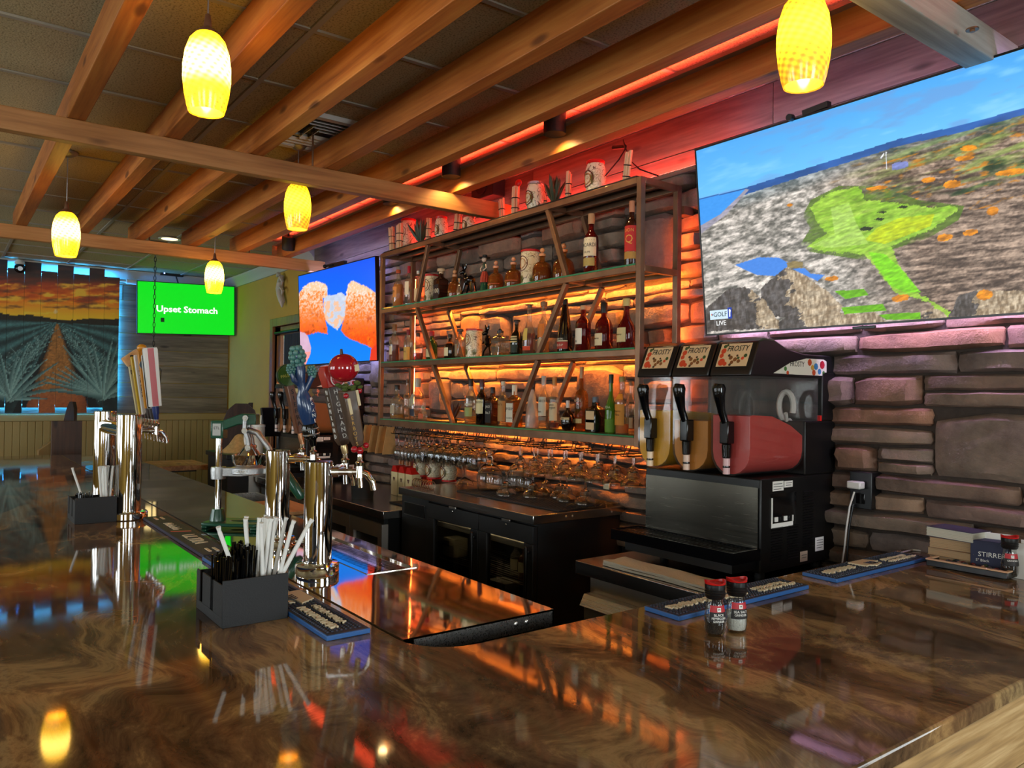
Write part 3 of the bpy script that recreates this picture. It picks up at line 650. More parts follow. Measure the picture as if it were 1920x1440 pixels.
    for pk, sdw in (([(310, 1205), (430, 1098), (520, 1130), (640, 1215), (720, 1290), (700, 1345), (330, 1345)], (310, 430)), ([(0, 1340), (150, 1200), (240, 1195), (330, 1260), (420, 1400), (0, 1420)], (90, 260)), ([(400, 1370), (500, 1300), (620, 1310), (760, 1330), (880, 1320), (940, 1370), (800, 1400), (400, 1420)], (420, 500)), ([(1100, 1350), (1140, 1305), (1190, 1300), (1250, 1345), (1200, 1360)], (1100, 1140)), ([(1250, 1345), (1300, 1240), (1400, 1210), (1640, 1215), (1640, 1330)], (1300, 1370))):
        b = inpoly(px+6*(n1-.5), py+5*(n2-.5), q(pk)); x = (px-1310)*2.667
        lit = np.clip((fbm(px/4, py/9, 71)-.3)*1.8, 0, 1); cc = np.array([.52, .44, .34])*(1-lit[:, None])+np.array([.88, .81, .70])*lit[:, None]
        yc = (py-90)*2.667; ay = min(p_[1] for p_ in pk); cc = np.where((x < sdw[1]+(yc-ay)*.22+(n1-.5)*150)[:, None], cc*np.array([.52, .54, .62]), cc); c = np.where(b[:, None], cc, c)
    for tb in ([(680, 1217), (825, 1203), (850, 1235), (735, 1255)], [(712, 1297), (920, 1278), (940, 1312), (730, 1332)], [(900, 1335), (1110, 1320), (1110, 1355), (940, 1360)]):
        b = inpoly(px, py, q(tb)); c = np.where(b[:, None], np.array([.42, .70, .06]), c)
    for (a, b, w, h) in ((1430, 1235, 42, 26), (1230, 948, 38, 18), (1360, 922, 38, 16), (1265, 682, 44, 20), (1470, 815, 30, 22), (1010, 1250, 42, 18), (665, 1153, 34, 12), (1150, 660, 36, 14), (890, 700, 50, 10), (1350, 500, 40, 14), (455, 785, 16, 8), (1560, 620, 80, 16), (1330, 552, 50, 12)):
        d = (((px-1310)*2.667-a)/w)**2+(((py-90)*2.667-b+(((px-1310)*2.667-a)*.12))/h)**2; o = d < .55+.9*n2; c = np.where(o[:, None], np.array([.90, .56, .10])*(0.6+.7*n1[:, None]), c)
    club = inpoly(px, py, q([(965, 585), (985, 572), (1045, 566), (1050, 592), (1010, 606), (968, 610)])); c = np.where(club[:, None], np.array([.50, .54, .78]), c)
    pole = inpoly(px, py, q([(936, 520), (940, 520), (941, 606), (937, 606)])) | inpoly(px, py, q([(908, 550), (925, 525), (930, 528), (912, 554)])); c = np.where(pole[:, None], np.array([.9, .92, .95]), c)
    sp_ = .74+.52*fbm(px/10, (py+.28*px)/3, 91); c = np.where(land[:, None] & ~sea[:, None] & ~pond[:, None] & ~band[:, None], c*sp_[:, None], c)
    return np.clip(c, 0, 1)
def paint_food(px, py):
    q = lambda L: [(560+a/6.856, 480+b/6.856) for a, b in L]; x = (px-560)*6.856; y = (py-480)*6.856
    c = np.zeros((len(px), 3)); t = np.clip(y/1300, 0, 1); c[:] = np.array([.0, .34, .98])*(1-t[:, None])+np.array([.0, .52, 1.0])*t[:, None]
    n = fbm(px/2.2, py/2.2, 5); n2 = fbm(px/7, py/7, 8); jx = px+3*(n-.5); jy = py+4*(n-.5)
    mid = inpoly(jx, jy, q([(330, 520), (380, 505), (460, 500), (540, 460), (600, 510), (640, 500), (640, 700), (590, 800), (500, 955), (460, 930), (375, 868), (310, 760)]))
    c = np.where(mid[:, None], np.array([.80, .84, .92])*(0.9+.2*n2[:, None]), c); mo = mid & (n2 > .52) & (y > 580); c = np.where(mo[:, None], np.array([.96, .76, .62]), c)
    for poly, hot in (([(-10, 480), (20, 460), (70, 390), (150, 335), (240, 325), (340, 360), (370, 400), (372, 520), (310, 545), (322, 720), (360, 900), (372, 1000), (240, 980), (120, 1018), (-10, 965)], 420), ([(610, 520), (625, 380), (690, 310), (780, 360), (870, 390), (1010, 490), (1015, 1150), (940, 1190), (880, 1150), (700, 1085), (600, 1030), (540, 950), (590, 800), (600, 650)], 440)):
        b = inpoly(jx, jy, q(poly)); k = np.clip((y-hot)/620, 0, 1); cr = np.array([.98, .80, .62])*(1-k[:, None])+np.array([.96, .30, .02])*k[:, None]
        w = np.clip((n-.50)*6, 0, 1)*np.clip(1.15-k*1.5, 0, 1); cr = mixc(cr, (1, .90, .86), w); cr = mixc(cr, (.98, .47, .06), np.clip((.5-n)*5, 0, 1)*.9*(k > .05))
        dk = np.clip((.30-n2)*9, 0, .7); cr = mixc(cr, (.62, .16, .02), dk*k); c = np.where(b[:, None], cr, c)
    th = inpoly(px, py, q([(-10, 980), (20, 975), (80, 990), (120, 1030), (160, 1180), (150, 1260), (90, 1400), (-10, 1420)])); c = np.where(th[:, None], np.array([.86, .70, .80])*(0.95+.1*n2[:, None]), c)
    tl = th & (y > 1230); c = np.where(tl[:, None], np.array([.98, .62, .60]), c)
    br = inpoly(px, py, q([(930, 1200), (1020, 1120), (1040, 1400), (905, 1400)])); c = np.where(br[:, None], np.array([.90, .22, .10]), c)
    return np.clip(c, 0, 1)
def tv(name, label, BL, BR, TL, nx, ny, paint, strength, mount=True, thick=.035, bez=.008, group=None, led=None):
    BL, BR, TL = (np.array(v, float) for v in (BL, BR, TL)); ux = BR-BL; uy = TL-BL; nrm = np.cross(ux, uy); nrm /= np.linalg.norm(nrm)
    o = thing(name, label, 'television', (0, 0, 0)); w = np.linalg.norm(ux); h = np.linalg.norm(uy); ex = ux/w; ey = uy/h
    c = (BL + ux/2 + uy/2) - nrm*(thick/2+.001); mt = Matrix(((ex[0], ey[0], nrm[0], c[0]), (ex[1], ey[1], nrm[1], c[1]), (ex[2], ey[2], nrm[2], c[2]), (0, 0, 0, 1)))
    s = MB().box((0, 0, 0), (w+2*bez, h+2*bez, thick)); s.xform(mt); s.build('panel', M['screen_bezel'], o, bev=.003)
    r = MB(); 
    for (a, b, cx, cyy) in ((w+2*bez, bez*.8, 0, h/2+bez*.6), (w+2*bez, bez*.8, 0, -h/2-bez*.6), (bez*.8, h, w/2+bez*.6, 0), (bez*.8, h, -w/2-bez*.6, 0)): r.box((cx, cyy, thick/2+.002), (a, b, .004))
    r.xform(mt); r.build('bezel', M['screen_bezel'], o, smooth=0)
    lg = MB().box((0, -h/2-bez-.008, thick/2-.01), (.09, .012, .012)); lg.xform(mt); lg.build('badge', M['screen_bezel'], o, bev=.002)
    pic = picture('screen', attrmat(name+'_screen', strength), o, nx, ny, BL+nrm*.0015, ux, uy, paint)
    back = MB().box((0, 0, -thick/2-.03), (w*.3, h*.45, .06)); back.xform(mt); back.build('mount', M['black_metal'], o)
    if led:
        for yy, lm_ in ((-h/2+.034, led[1]), (h/2-.03, led[0])): ls = MB().box((0, yy, -thick/2-.012), (w*.92, .012, .01)); ls.xform(mt); ls.build('light_strip', lm_, o, smooth=0)
    return o, mt, w, h, thick
BL = P(1326, 626.5, Y=2.86); TLp = P(1306, 283, Y=2.772); TLp[0] = BL[0]; h = np.linalg.norm(TLp-BL); BR = BL + np.array([h*16/9, 0, 0])
g_tv, mt, w, h, th = tv('wall_television', 'huge wall television showing a golf course by the sea', BL, BR, TLp, 560, 315, paint_golf, .86, led=(M['led_violet'], M['led_violet_low']))
lg = MB().box((-w/2+.075, -h/2+.085, th/2+.004), (.10, .042, .0006)); lg.xform(mt)
wt = emit('screen_white', (1, 1, 1), .75); nb = emit('screen_navy', hexc('1a3fae'), .7)
lg.build('channel_badge', emit('screen_pale', hexc('cfe6f2'), .75), g_tv, smooth=0)
lg = MB().box((-w/2+.135, -h/2+.088, th/2+.004), (.022, .05, .0006)); lg.xform(mt); lg.build('channel_badge', nb, g_tv, smooth=0)
for i, hc in enumerate(('e8b41c', 'e0622a', 'c83060', '7a4fb0', '3f8fd0', '4fae58')):
    f_ = MB().prism([(0, 0), (.0075*math.cos(2.6-i*.42), .0075*math.sin(2.6-i*.42)+.004), (.0075*math.cos(2.3-i*.42), .0075*math.sin(2.3-i*.42)+.004)], 0, .0006); f_.xform(mt @ Matrix.Translation((-w/2+.038, -h/2+.08, th/2+.005))); f_.build('channel_badge', emit('peacock%d' % i, hexc(hc), .7), g_tv, smooth=0)
text('GOLF', .030, emit('screen_ink', hexc('16324f'), .5), g_tv, mt @ Matrix.Translation((-w/2+.083, -h/2+.085, th/2+.0055)))
text('LIVE', .030, wt, g_tv, mt @ Matrix.Translation((-w/2+.085, -h/2+.045, th/2+.004)))
pg = MB().prism([(-.003, -.018), (.003, -.016), (.004, 0), (.007, .012), (.002, .018), (-.003, .014), (-.002, 0)], 0, .0006); pg.xform(mt @ Matrix.Translation((-w/2+.135, -h/2+.088, th/2+.005))); pg.build('channel_badge', wt, g_tv, smooth=0)
cb = MB(); cb.tube([(-w/2+.46*w*.72, h/2+.012, .02), (-w/2+.46*w*.72, h/2+.012, .045)], .014, 12); cb.box((-w/2+.40*w, h/2+.02, .01), (.11, .022, .03), (0, 0, .06)); cb.xform(mt); cb.build('ir_sensor', M['black_plastic'], g_tv)
ft, mt2, w2, h2, th2 = tv('wall_television', 'wall television showing two fried orange food pieces on blue', P(564, 684, Y=2.76), P(707, 675, Y=2.86), P(560, 518.5, Y=2.716), 170, 96, paint_food, .85, led=(M['led_bluevio'], M['led_bluevio']))
cb = MB(); cb.box((0, h2/2+.03, -.02), (.28, .03, .03)); cb.tube([(-.2, h2/2+.035, .0), (-.05, h2/2+.03, .0)], .008, 8); cb.ball((-.2, h2/2+.036, 0), .018); cb.xform(mt2); cb.build('ir_sensor', M['black_plastic'], ft)
XT = -9.78
gt, mt3, w3, h3, th3 = tv('wall_television', 'wall television with a plain green screen on the boarded far wall', P(258, 624, X=XT), P(439, 628.5, X=XT), P(258, 527, X=XT), 2, 2, lambda a, b: np.tile(np.array([.02, .80, .10]), (len(a), 1)), 1.0)
text('Upset Stomach', .105, wt, gt, mt3 @ Matrix.Translation((.0, -.012, th3/2+.004)), width=.70, sx=1.3, bold=.028)
lg = MB().box((-w3/2+.27, -h3/2+.16, th3/2+.004), (.04, .05, .0006)); lg.xform(mt3); lg.build('screen_mark', emit('screen_dark', (0, .03, .005), .5), gt, smooth=0)
MB().box((FARX-XT+.02+XT+.12, float(np.mean([P(258, 624, X=XT)[1], P(439, 628, X=XT)[1]])), 2.6), (.28, .3, .22)).build('wall_arm', M['black_metal'], gt)

# ------------------------------------------------------------------ bar shelf
YF, YB = 2.63, 2.885; HX0, HX1 = -5.135, -2.525; T = .030
ZT = [2.672, 2.258, 1.862, 1.447]     # rail tops
sh = thing('bottle_shelf', 'bronze metal wall shelf frame with slanted struts and glass shelves', 'shelf')
rm = M['rack_metal']
for x in (HX0, HX1):
    for y in (YF, YB): MB().bx(x-T/2, x+T/2, y-T/2, y+T/2, ZT[3]-.045, ZT[0] if True else 0).build('post', rm, sh, bev=.002)
for z in ZT:
    hgt = .030 if z != ZT[3] else .040
    for y in (YF, YB): MB().bx(HX0+T/2, HX1-T/2, y-T/2, y+T/2, z-hgt, z).build('rail', rm, sh, bev=.002)
    for x in (HX0, HX1): MB().bx(x-T/2, x+T/2, YF+T/2, YB-T/2, z-hgt, z).build('end_rail', rm, sh, bev=.002)
    MB().bx(HX0+T/2, HX1-T/2, (YF+YB)/2-.012, (YF+YB)/2+.012, z-.028, z-.004).build('middle_rail', rm, sh, bev=.002)
br = [[(803, 456), (782, 572), (813, 678), (850, 800)], [(1028, 387), (1063, 522), (1010, 670), (963, 805)]]
for b in br:
    X = [P(u, v, Y=YF)[0] for u, v in b]
    for y in (YF, YB):
        for i in range(3):
            MB().beam((X[i], y, ZT[i]-.03), (X[i+1], y, ZT[i+1]), .026, .026, up=(0, 1, 0)).build('strut', rm, sh, bev=.002)
    for i in range(4): MB().bx(X[i]-.012, X[i]+.012, YF+T/2, YB-T/2, ZT[i]-.028, ZT[i]-.003).build('cross_rail', rm, sh)
for i, z in enumerate(ZT):
    MB().bx(HX0+.02, HX1-.02, YF-.012, YB+.012, z+.0005, z+.0085).build('glass_shelf', M['glass_shelf'] if i else M['black_metal'], sh, smooth=0)
    if i:
        e = MB().bx(HX0+.02, HX1-.02, YF-.0135, YF-.0122, z+.0005, z+.0085); e.build('glass_edge', M['glass_edge'], sh, smooth=0)
        MB().bx(HX0+.2, HX1-.02, YB+.016, YB+.045, z-.006, z-.003).build('light_channel', M['black_metal'], sh, smooth=0)
        MB().bx(HX0+.22, HX1-.04, YB+.018, YB+.028, z-.018, z-.008).build('light_strip', M['led_orange'], sh, smooth=0)
for x, k_ in ((HX1, 1), (HX0, -1)): MB().bx(x-.006, x+.006, YB+T/2+.001, YB+T/2+.008, ZT[3]+.12, ZT[0]-.16).build('light_strip', M['led_side'], sh, smooth=0)
GZ = [z+.009 for z in ZT]
for z in (ZT[0]-.12, ZT[3]+.05):
    for x in (HX0, HX1): MB().bx(x-.03, x+.03, YB+T/2, WALL-.03, z-.02, z+.02).build('wall_bracket', rm, sh)
# ------------------------------------------------------------------ bottles
PROF = {  # radius (share of half width), height (share of full height) of the glass body
 'std': [(.0, .0), (.90, .0), (1, .02), (1, .56), (.93, .62), (.62, .68), (.38, .73), (.34, .78), (.34, .90), (.40, .905), (.40, .93)],
 'bell': [(.0, 0), (.92, 0), (1, .03), (1, .34), (.97, .42), (.80, .50), (.52, .58), (.36, .66), (.32, .74), (.31, .92), (.37, .925), (.37, .95)],
 'squat': [(0, 0), (.94, 0), (1, .03), (1, .42), (.95, .52), (.75, .62), (.42, .68), (.30, .72), (.28, .84), (.34, .845), (.34, .88)],
 'dome': [(0, 0), (.95, 0), (1, .03), (1, .28), (.96, .40), (.84, .50), (.62, .57), (.34, .61), (.26, .65), (.26, .78)],
 'tall': [(0, 0), (.92, 0), (1, .02), (1, .60), (.97, .64), (.70, .70), (.42, .74), (.36, .78), (.36, .93)],
 'long': [(0, 0), (.92, 0), (1, .02), (1, .50), (.96, .56), (.78, .61), (.40, .645), (.30, .67), (.28, .92)],
 'cone': [(0, 0), (.95, 0), (1, .03), (1, .22), (.94, .34), (.70, .60), (.42, .84), (.30, .92), (.30, .95)],
 'round': [(0, 0), (.55, 0), (.72, .02), (.96, .18), (1, .30), (.96, .42), (.76, .55), (.42, .64), (.26, .68), (.24, .86)],
 'square': [(0, 0), (1.0, 0), (1.06, .02), (1.06, .60), (1.0, .66), (.60, .71), (.40, .75), (.38, .86)],
}
GL = {'clear': glassy('bottle_clear', (.88, .86, .80), 1.5, body=.06, bodycol=(.8, .65, .45)), 'amber': glassy('bottle_amber', (.72, .36, .10), body=.15, bodycol=(.5, .2, .04)), 'dark': plain('bottle_dark', hexc('120a08'), .06, coat=.5),
      'green': glassy('bottle_green', (.16, .34, .08), body=.5, bodycol=(.03, .10, .02)), 'lime': glassy('bottle_lime', (.35, .6, .08), body=.55, bodycol=(.10, .26, .02)), 'red': glassy('bottle_red', (.45, .05, .03), body=.35, bodycol=(.20, .012, .01)),
      'frost': glassy('bottle_frost', (.9, .86, .8), body=.55, bodycol=(.75, .68, .6)), 'brown': glassy('bottle_brown', (.25, .08, .02), body=.5, bodycol=(.09, .025, .01)), 'blackgreen': plain('bottle_blackgreen', hexc('0c140d'), .08, coat=.5)}
LIQ = {'amber': glassy('liquor_amber', (.80, .40, .10), .3, body=.25, bodycol=(.6, .22, .03)), 'red': glassy('liquor_red', (.42, .04, .03), .3, body=.45, bodycol=(.3, .015, .01)), 'orange': glassy('liquor_orange', (.95, .55, .18), .3, body=.5, bodycol=(.85, .30, .05)),
       'gold': glassy('liquor_gold', (.92, .68, .28), .3, body=.2, bodycol=(.8, .5, .12)), 'dark': plain('liquor_dark', hexc('1c0805'), .1)}
def capmat(h): return plain('cap_'+h, hexc(h), .4)
def labmat(h): return plain('label_'+h, hexc(h), .65)
bottles = {}
def bottle(x, y, z, h, w, prof, glass, cap, label, liq=None, fill=.4, lab=None, txt=(), ang=-90, capstyle='screw', name='liquor_bottle', group=None, cat='bottle', sq=False):
    """lab: (z0, z1, half angle in degrees, colour); txt: (string, height share, size share, colour, half-angle width)"""
    o = thing(name, label, cat, (x, y, z), group=group); r = w/2; pr = [(a*r, b*h) for a, b in PROF[prof]]
    n = 4 if sq else 18
    body = MB().lathe(pr, n); a = math.radians(ang)
    if sq: body.xform(Matrix.Rotation(a+PI/4, 4, 'Z') @ Matrix.Diagonal((1.28, 1.28, 1, 1)))
    body.build('body', GL[glass], o, bev=.004 if sq else 0, smooth=50)
    if liq:
        pl = [(max(0, q[0]-.0035), max(q[1], .006)) for q in pr if q[1] <= fill*h]; rr = np.interp(fill*h, [q[1] for q in pr], [q[0] for q in pr])-.0035; pl += [(rr, fill*h), (0, fill*h)]
        L = MB().lathe(pl, n)
        if sq: L.xform(Matrix.Rotation(a+PI/4, 4, 'Z') @ Matrix.Diagonal((1.24, 1.24, 1, 1)))
        L.build('liquor', LIQ[liq], o, smooth=50)
    rt, zt = pr[-1]
    if capstyle == 'ball':
        c = MB().lathe([(0, zt-.004), (rt*1.35, zt-.004), (rt*1.35, zt+.05*h), (0, zt+.05*h)], 14); c.ball((0, 0, h-.07*h), .075*h*.95, 12, 8)
    elif capstyle == 'cork':
        c = MB().lathe([(0, zt-.006), (rt*.95, zt-.006), (rt*.95, zt+.01), (rt*1.7, zt+.012), (rt*1.75, h-.004), (rt*1.6, h), (0, h)], 16)
    else:
        zc = zt-.10*h if capstyle == 'long' else zt-.02*h
        c = MB().lathe([(0, zc), (rt*1.12, zc), (rt*1.14, h-.004), (rt*1.02, h), (0, h)], 16)
    c.build('cap', cap if not isinstance(cap, str) else capmat(cap), o, smooth=40)
    fx = frame((0, 0, 0), (-math.sin(a), math.cos(a), 0), (0, 0, 1))    # right/up/out of the label side
    if lab:
        for lb in (lab if isinstance(lab, list) else [lab]):
            z0, z1, ha, hc = lb
            if sq:
                d = 1.06*r*1.28*math.cos(PI/4)+.0012; wd = d*2*.86*ha/60
                q = MB().box((0, 0, d), (wd, (z1-z0)*h, .0008)); q.xform(fx @ Matrix.Translation((0, (z0+z1)/2*h, 0)))
                q.build('label', labmat(hc), o, smooth=0)
            else:
                zs = np.linspace(z0, z1, 5); rs = [np.interp(t*h, [q[1] for q in pr], [q[0] for q in pr])+.0008 for t in zs]; t = math.radians(ha)
                MB().lathe([(rs[i], zs[i]*h) for i in range(5)], 12, a0=a-t, a1=a+t).build('label', labmat(hc), o, smooth=50)
    for (s_, zc, sz, hc, wshare) in txt:
        rr = np.interp(zc*h, [q[1] for q in pr], [q[0] for q in pr])
        if sq: m_ = fx @ Matrix.Translation((0, zc*h, 1.06*r*1.28*math.cos(PI/4)+.0018)); text(s_, sz*h, labmat(hc), o, m_, .0002, width=w*wshare)
        else: text(s_, sz*h, labmat(hc), o, fx @ Matrix.Translation((0, zc*h, rr+.0014)), .0002, bend=rr+.0014, width=w*wshare)
    return o
def onshelf(level, px, ytop, wpx, dy=0.0):
    y = YF+.085+dy; z = GZ[level]; q = P(px, ytop, Y=y); return q[0], y, z, q[2]-z, wpx*mpp(q)
def bs(level, px, ytop, wpx, prof, glass, cap, label, dy=0.0, **k):
    x, y, z, h, w = onshelf(level, px, ytop, wpx, dy); g = {1: 'bottles on the upper glass shelf', 2: 'bottles on the middle glass shelf', 3: 'bottles on the lowest glass shelf'}[level]
    return bottle(x, y, z, h, w, prof, glass, cap, label, group=g, **k)
# upper shelf
bs(1, 747, 506, 20, 'std', 'clear', 'c8562a', 'orange-filled bottle with clear neck, first from the shelf\'s left post', liq='orange', fill=.62, lab=(.28, .55, 45, 'd98a3e'), txt=[('19', .42, .11, '2a1a10', .7)])
bs(1, 767, 499, 15, 'tall', 'clear', 'c01a2a', 'slim clear bottle with a tall red cap and pale label', lab=[(.30, .62, 60, 'e6d2b4'), (.10, .24, 50, '3a2a22')], capstyle='long', dy=.02)
bs(1, 784, 508, 14, 'tall', 'clear', 'e4dccb', 'slim clear bottle with white cap beside the leftmost slanted strut', lab=(.15, .5, 50, 'cfb48a'), dy=.04)
bs(1, 827, 504, 22, 'square', 'brown', 'd8b48a', 'dark square bottle with wide cork and the number 100', lab=(.06, .5, 55, '2e1510'), txt=[('100', .30, .20, 'efdcb8', .9)], capstyle='cork', sq=True)
bs(1, 853, 506, 27, 'dome', 'amber', 'd99a68', 'small domed amber bottle with ball stopper left of the dark donkey', liq='amber', fill=.45, capstyle='ball')
bs(1, 930, 489, 31, 'dome', 'amber', 'd9906a', 'domed amber bottle with ball stopper right beside the skeleton lady', liq='gold', fill=.48, capstyle='ball', lab=(.22, .24, 80, 'c8552a'))
bs(1, 963, 482, 33, 'dome', 'amber', 'd9906a', 'domed amber bottle with ball stopper left of the painted canister', liq='amber', fill=.48, capstyle='ball', lab=(.22, .24, 80, 'c8552a'))
bs(1, 1017, 465, 37, 'dome', 'amber', 'd8925f', 'domed reddish bottle with ball stopper right of the painted canister', liq='red', fill=.42, capstyle='ball', dy=-.02)
bs(1, 1057, 456, 42, 'dome', 'amber', 'd8925f', 'largest domed bottle with ball stopper, behind the right slanted strut', liq='amber', fill=.48, capstyle='ball', dy=.03)
bs(1, 1109, 401, 28, 'std', 'red', 'd9a070', 'rum bottle of dark red spirit with cream label standing alone near right end', liq='red', fill=.66, lab=[(.30, .60, 75, 'e8d6b2'), (.14, .27, 60, 'b39a52')], txt=[('BACARDÍ', .475, .085, '1d1410', 1.25), ('RUM', .36, .05, '3a2a1c', .6)], capstyle='long', ang=-75)
bs(1, 1185, 377, 26, 'tall', 'brown', 'd88a62', 'bottle with a tall red label and golden Q by the right post', liq='red', fill=.6, lab=[(.24, .62, 85, 'd1281f'), (.13, .235, 85, 'c08a3a')], txt=[('Q', .42, .17, 'e8a045', .7), ('DON', .55, .07, 'e8a045', .8)], capstyle='long', ang=-70)
# middle shelf
bs(2, 740, 608, 19, 'std', 'clear', '8a5a32', 'clear bottle half full of dark red spirit, first on its shelf', liq='red', fill=.46, lab=(.2, .42, 35, 'e0c8a0'), capstyle='long')
bs(2, 766, 618, 17, 'tall', 'clear', '7e1620', 'pale bottle with yellow label and deep red capsule', lab=(.06, .46, 80, 'd9a94e'), txt=[('oro', .32, .10, '5a3a1a', .7)], capstyle='long', dy=.03)
bs(2, 784, 624, 20, 'squat', 'clear', '3a2a22', 'clear bottle with a little red liquor and black cap', liq='red', fill=.28, lab=None, dy=-.01)
bs(2, 810, 621, 21, 'std', 'green', '9e1c2c', 'green glass bottle with red neck behind the left slanted strut', lab=(.12, .4, 60, 'd6c48e'), capstyle='long', dy=.05)
bs(2, 844, 627, 22, 'squat', 'dark', '26150e', 'dark brown bottle with cream oval label and orange neck band', lab=[(.12, .46, 38, 'e2d0a4'), (.62, .70, 85, 'c8642e')], dy=-.01)
bs(2, 863, 617, 18, 'square', 'clear', '2c2a2a', 'small clear embossed square bottle with black stopper', liq=None, capstyle='cork', sq=True, lab=(.1, .5, 30, 'a08a6a'), dy=.03)
bs(2, 938, 616, 26, 'square', 'clear', '15171a', 'clear square decanter with round black stopper', capstyle='ball', sq=True, liq='gold', fill=.12)
bs(2, 969, 600, 23, 'squat', 'blackgreen', '241c14', 'black bottle with stacked cream label bars beside the decanter', lab=[(.50, .54, 55, 'd9c68e'), (.43, .47, 55, 'd9c68e'), (.36, .40, 55, 'c9b67e'), (.08, .30, 60, '1c2a1c')], capstyle='cork')
bs(2, 993, 571, 24, 'bell', 'clear', '6a4a30', 'tall clear bottle half full of dark red spirit, yellow side label', liq='red', fill=.42, lab=[(.28, .52, 32, 'd8b85a'), (.08, .16, 60, 'd94a20')], capstyle='cork', dy=-.02)
bs(2, 1020, 566, 23, 'squat', 'clear', '8a6a4a', 'clear bottle with an orange picture label left of the strut', liq='gold', fill=.25, lab=[(.32, .58, 55, 'dd7a26'), (.08, .30, 60, 'd8b482')], capstyle='cork', dy=.04)
bs(2, 1060, 561, 29, 'cone', 'dark', '0c0a0a', 'matte black tapering cognac bottle with round gold seal and red label', lab=[(.07, .20, 70, 'a8301e'), (.205, .225, 70, 'd9c9a0')], txt=[('V.S.O.P', .135, .06, 'efe0c0', .9), ('MARTIN', .25, .05, 'efe0c0', .9)], capstyle='long')
bs(2, 1094, 573, 29, 'tall', 'red', 'c99a72', 'straight bottle of ruby cognac with white label and pale stopper', liq='red', fill=.60, lab=(.16, .50, 52, 'e8dac2'), txt=[('N', .22, .07, '2a1c14', .3)], ang=-105)
bs(2, 1133, 567, 34, 'squat', 'red', '0e0b0b', 'round-shouldered bottle of red cognac with square cream label', liq='red', fill=.50, lab=(.10, .35, 50, 'e0cba0'), txt=[('Hennessy', .25, .05, '4a3018', .9)], capstyle='long', ang=-105)
bs(2, 1175, 560, 35, 'bell', 'red', 'cdb26a', 'bell-shaped cognac bottle with vine label beside the right post', liq='red', fill=.38, lab=(.14, .42, 55, 'd9c48a'), txt=[('Hennessy', .29, .05, '5a4a1c', .9)], capstyle='long', ang=-105)
# lowest shelf
bs(3, 745, 722, 26, 'squat', 'clear', '141010', 'stout clear bottle with black collar, first on the lowest shelf', liq='gold', fill=.12, lab=(.15, .40, 40, 'a89a80'))
bs(3, 764, 711, 15, 'long', 'clear', '4a3424', 'narrow clear bottle standing behind two stout clear ones', dy=.06)
bs(3, 784, 709, 30, 'squat', 'clear', 'b8b0a0', 'wide clear bottle with arched silver label before bright stones', lab=[(.34, .62, 40, 'a09a80'), (.10, .26, 42, '1c2030')], liq=None, capstyle='long', ang=-100)
bs(3, 793, 762, 17, 'squat', 'clear', '7a8a6a', 'short clear bottle with a red and green label in front row', lab=(.15, .5, 60, 'b85a34'), dy=-.05)
bs(3, 883, 710, 22, 'std', 'clear', '16130f', 'clear bottle with black cap and green print label', liq='gold', fill=.16, lab=[(.16, .36, 70, '9fae6a'), (.40, .45, 70, 'd9d0b4')], capstyle='long')
bs(3, 904, 711, 22, 'std', 'dark', '4a1c20', 'dark whiskey bottle with tall cream label', lab=[(.24, .55, 65, 'e6d8a2')], txt=[('JAMESON', .49, .07, '1a1410', 1.2)], capstyle='long', dy=-.02)
bs(3, 924, 726, 22, 'square', 'brown', '120e0c', 'square whiskey bottle with black label beside cream-labelled one', lab=[(.06, .58, 56, '15120f')], txt=[('JACK', .48, .09, 'e6e0d2', .9), ('No.7', .32, .10, 'e6e0d2', .7)], sq=True, liq='red', fill=.1)
bs(3, 944, 715, 20, 'std', 'clear', 'd9cbb0', 'clear vodka bottle with brown kraft label and white cap', lab=(.10, .56, 75, 'b98a4a'), txt=[("Tito's", .48, .08, '5a3414', 1)])
bs(3, 965, 722, 24, 'square', 'amber', 'e6ddc8', 'square bourbon bottle with white label and white capsule', lab=(.10, .56, 58, 'e6dcc4'), txt=[('JIM BEAM', .42, .10, '2a1c14', .95), ('BOURBON', .20, .05, '4a3424', .7)], sq=True, capstyle='long')
bs(3, 998, 725, 25, 'cone', 'frost', '3a342c', 'frosted white cone-shaped bottle with orange drink left inside', liq='orange', fill=.26, dy=-.01)
bs(3, 1020, 705, 20, 'std', 'clear', 'd8d0c4', 'white rum bottle with cream label and silver cap', lab=[(.24, .60, 80, 'ded4bc'), (.15, .22, 80, '8a7a6a')], txt=[('BACARDÍ', .52, .07, '1d1410', 1.3), ('Rum', .32, .06, '3a2a1c', .7)], capstyle='long', ang=-95)
bs(3, 1040, 706, 19, 'std', 'clear', 'd08a3a', 'spiced rum bottle with orange cap and parchment label', lab=(.16, .50, 80, 'e2d2aa'), txt=[('Captain', .46, .05, '4a2a14', .9), ('Morgan', .41, .07, '2a1810', 1.2)], liq='red', fill=.12, capstyle='long')
bs(3, 1065, 751, 27, 'round', 'dark', 'd8d2c8', 'small round black bottle with cream band and white stopper', lab=(.36, .44, 60, 'c9b88a'), txt=[('GRAN', .40, .05, '2a2014', .5)], dy=-.05, capstyle='long')
bs(3, 1091, 688, 26, 'long', 'amber', 'b98a5a', 'tall long-necked bottle with a black diamond label', liq='amber', fill=.30, lab=[(.12, .19, 50, 'd9b878')], txt=[('OCHOS', .47, .05, 'e0cba0', .9), ('◆', .32, .20, '1c1410', .9)], dy=.01, capstyle='long')
bs(3, 1117, 744, 29, 'square', 'dark', '5a6a78', 'broad black bottle with a horse picture label and grey cap', lab=[(.08, .60, 55, 'd9b98a'), (.28, .36, 56, '4a7a86')], sq=True, dy=-.04)
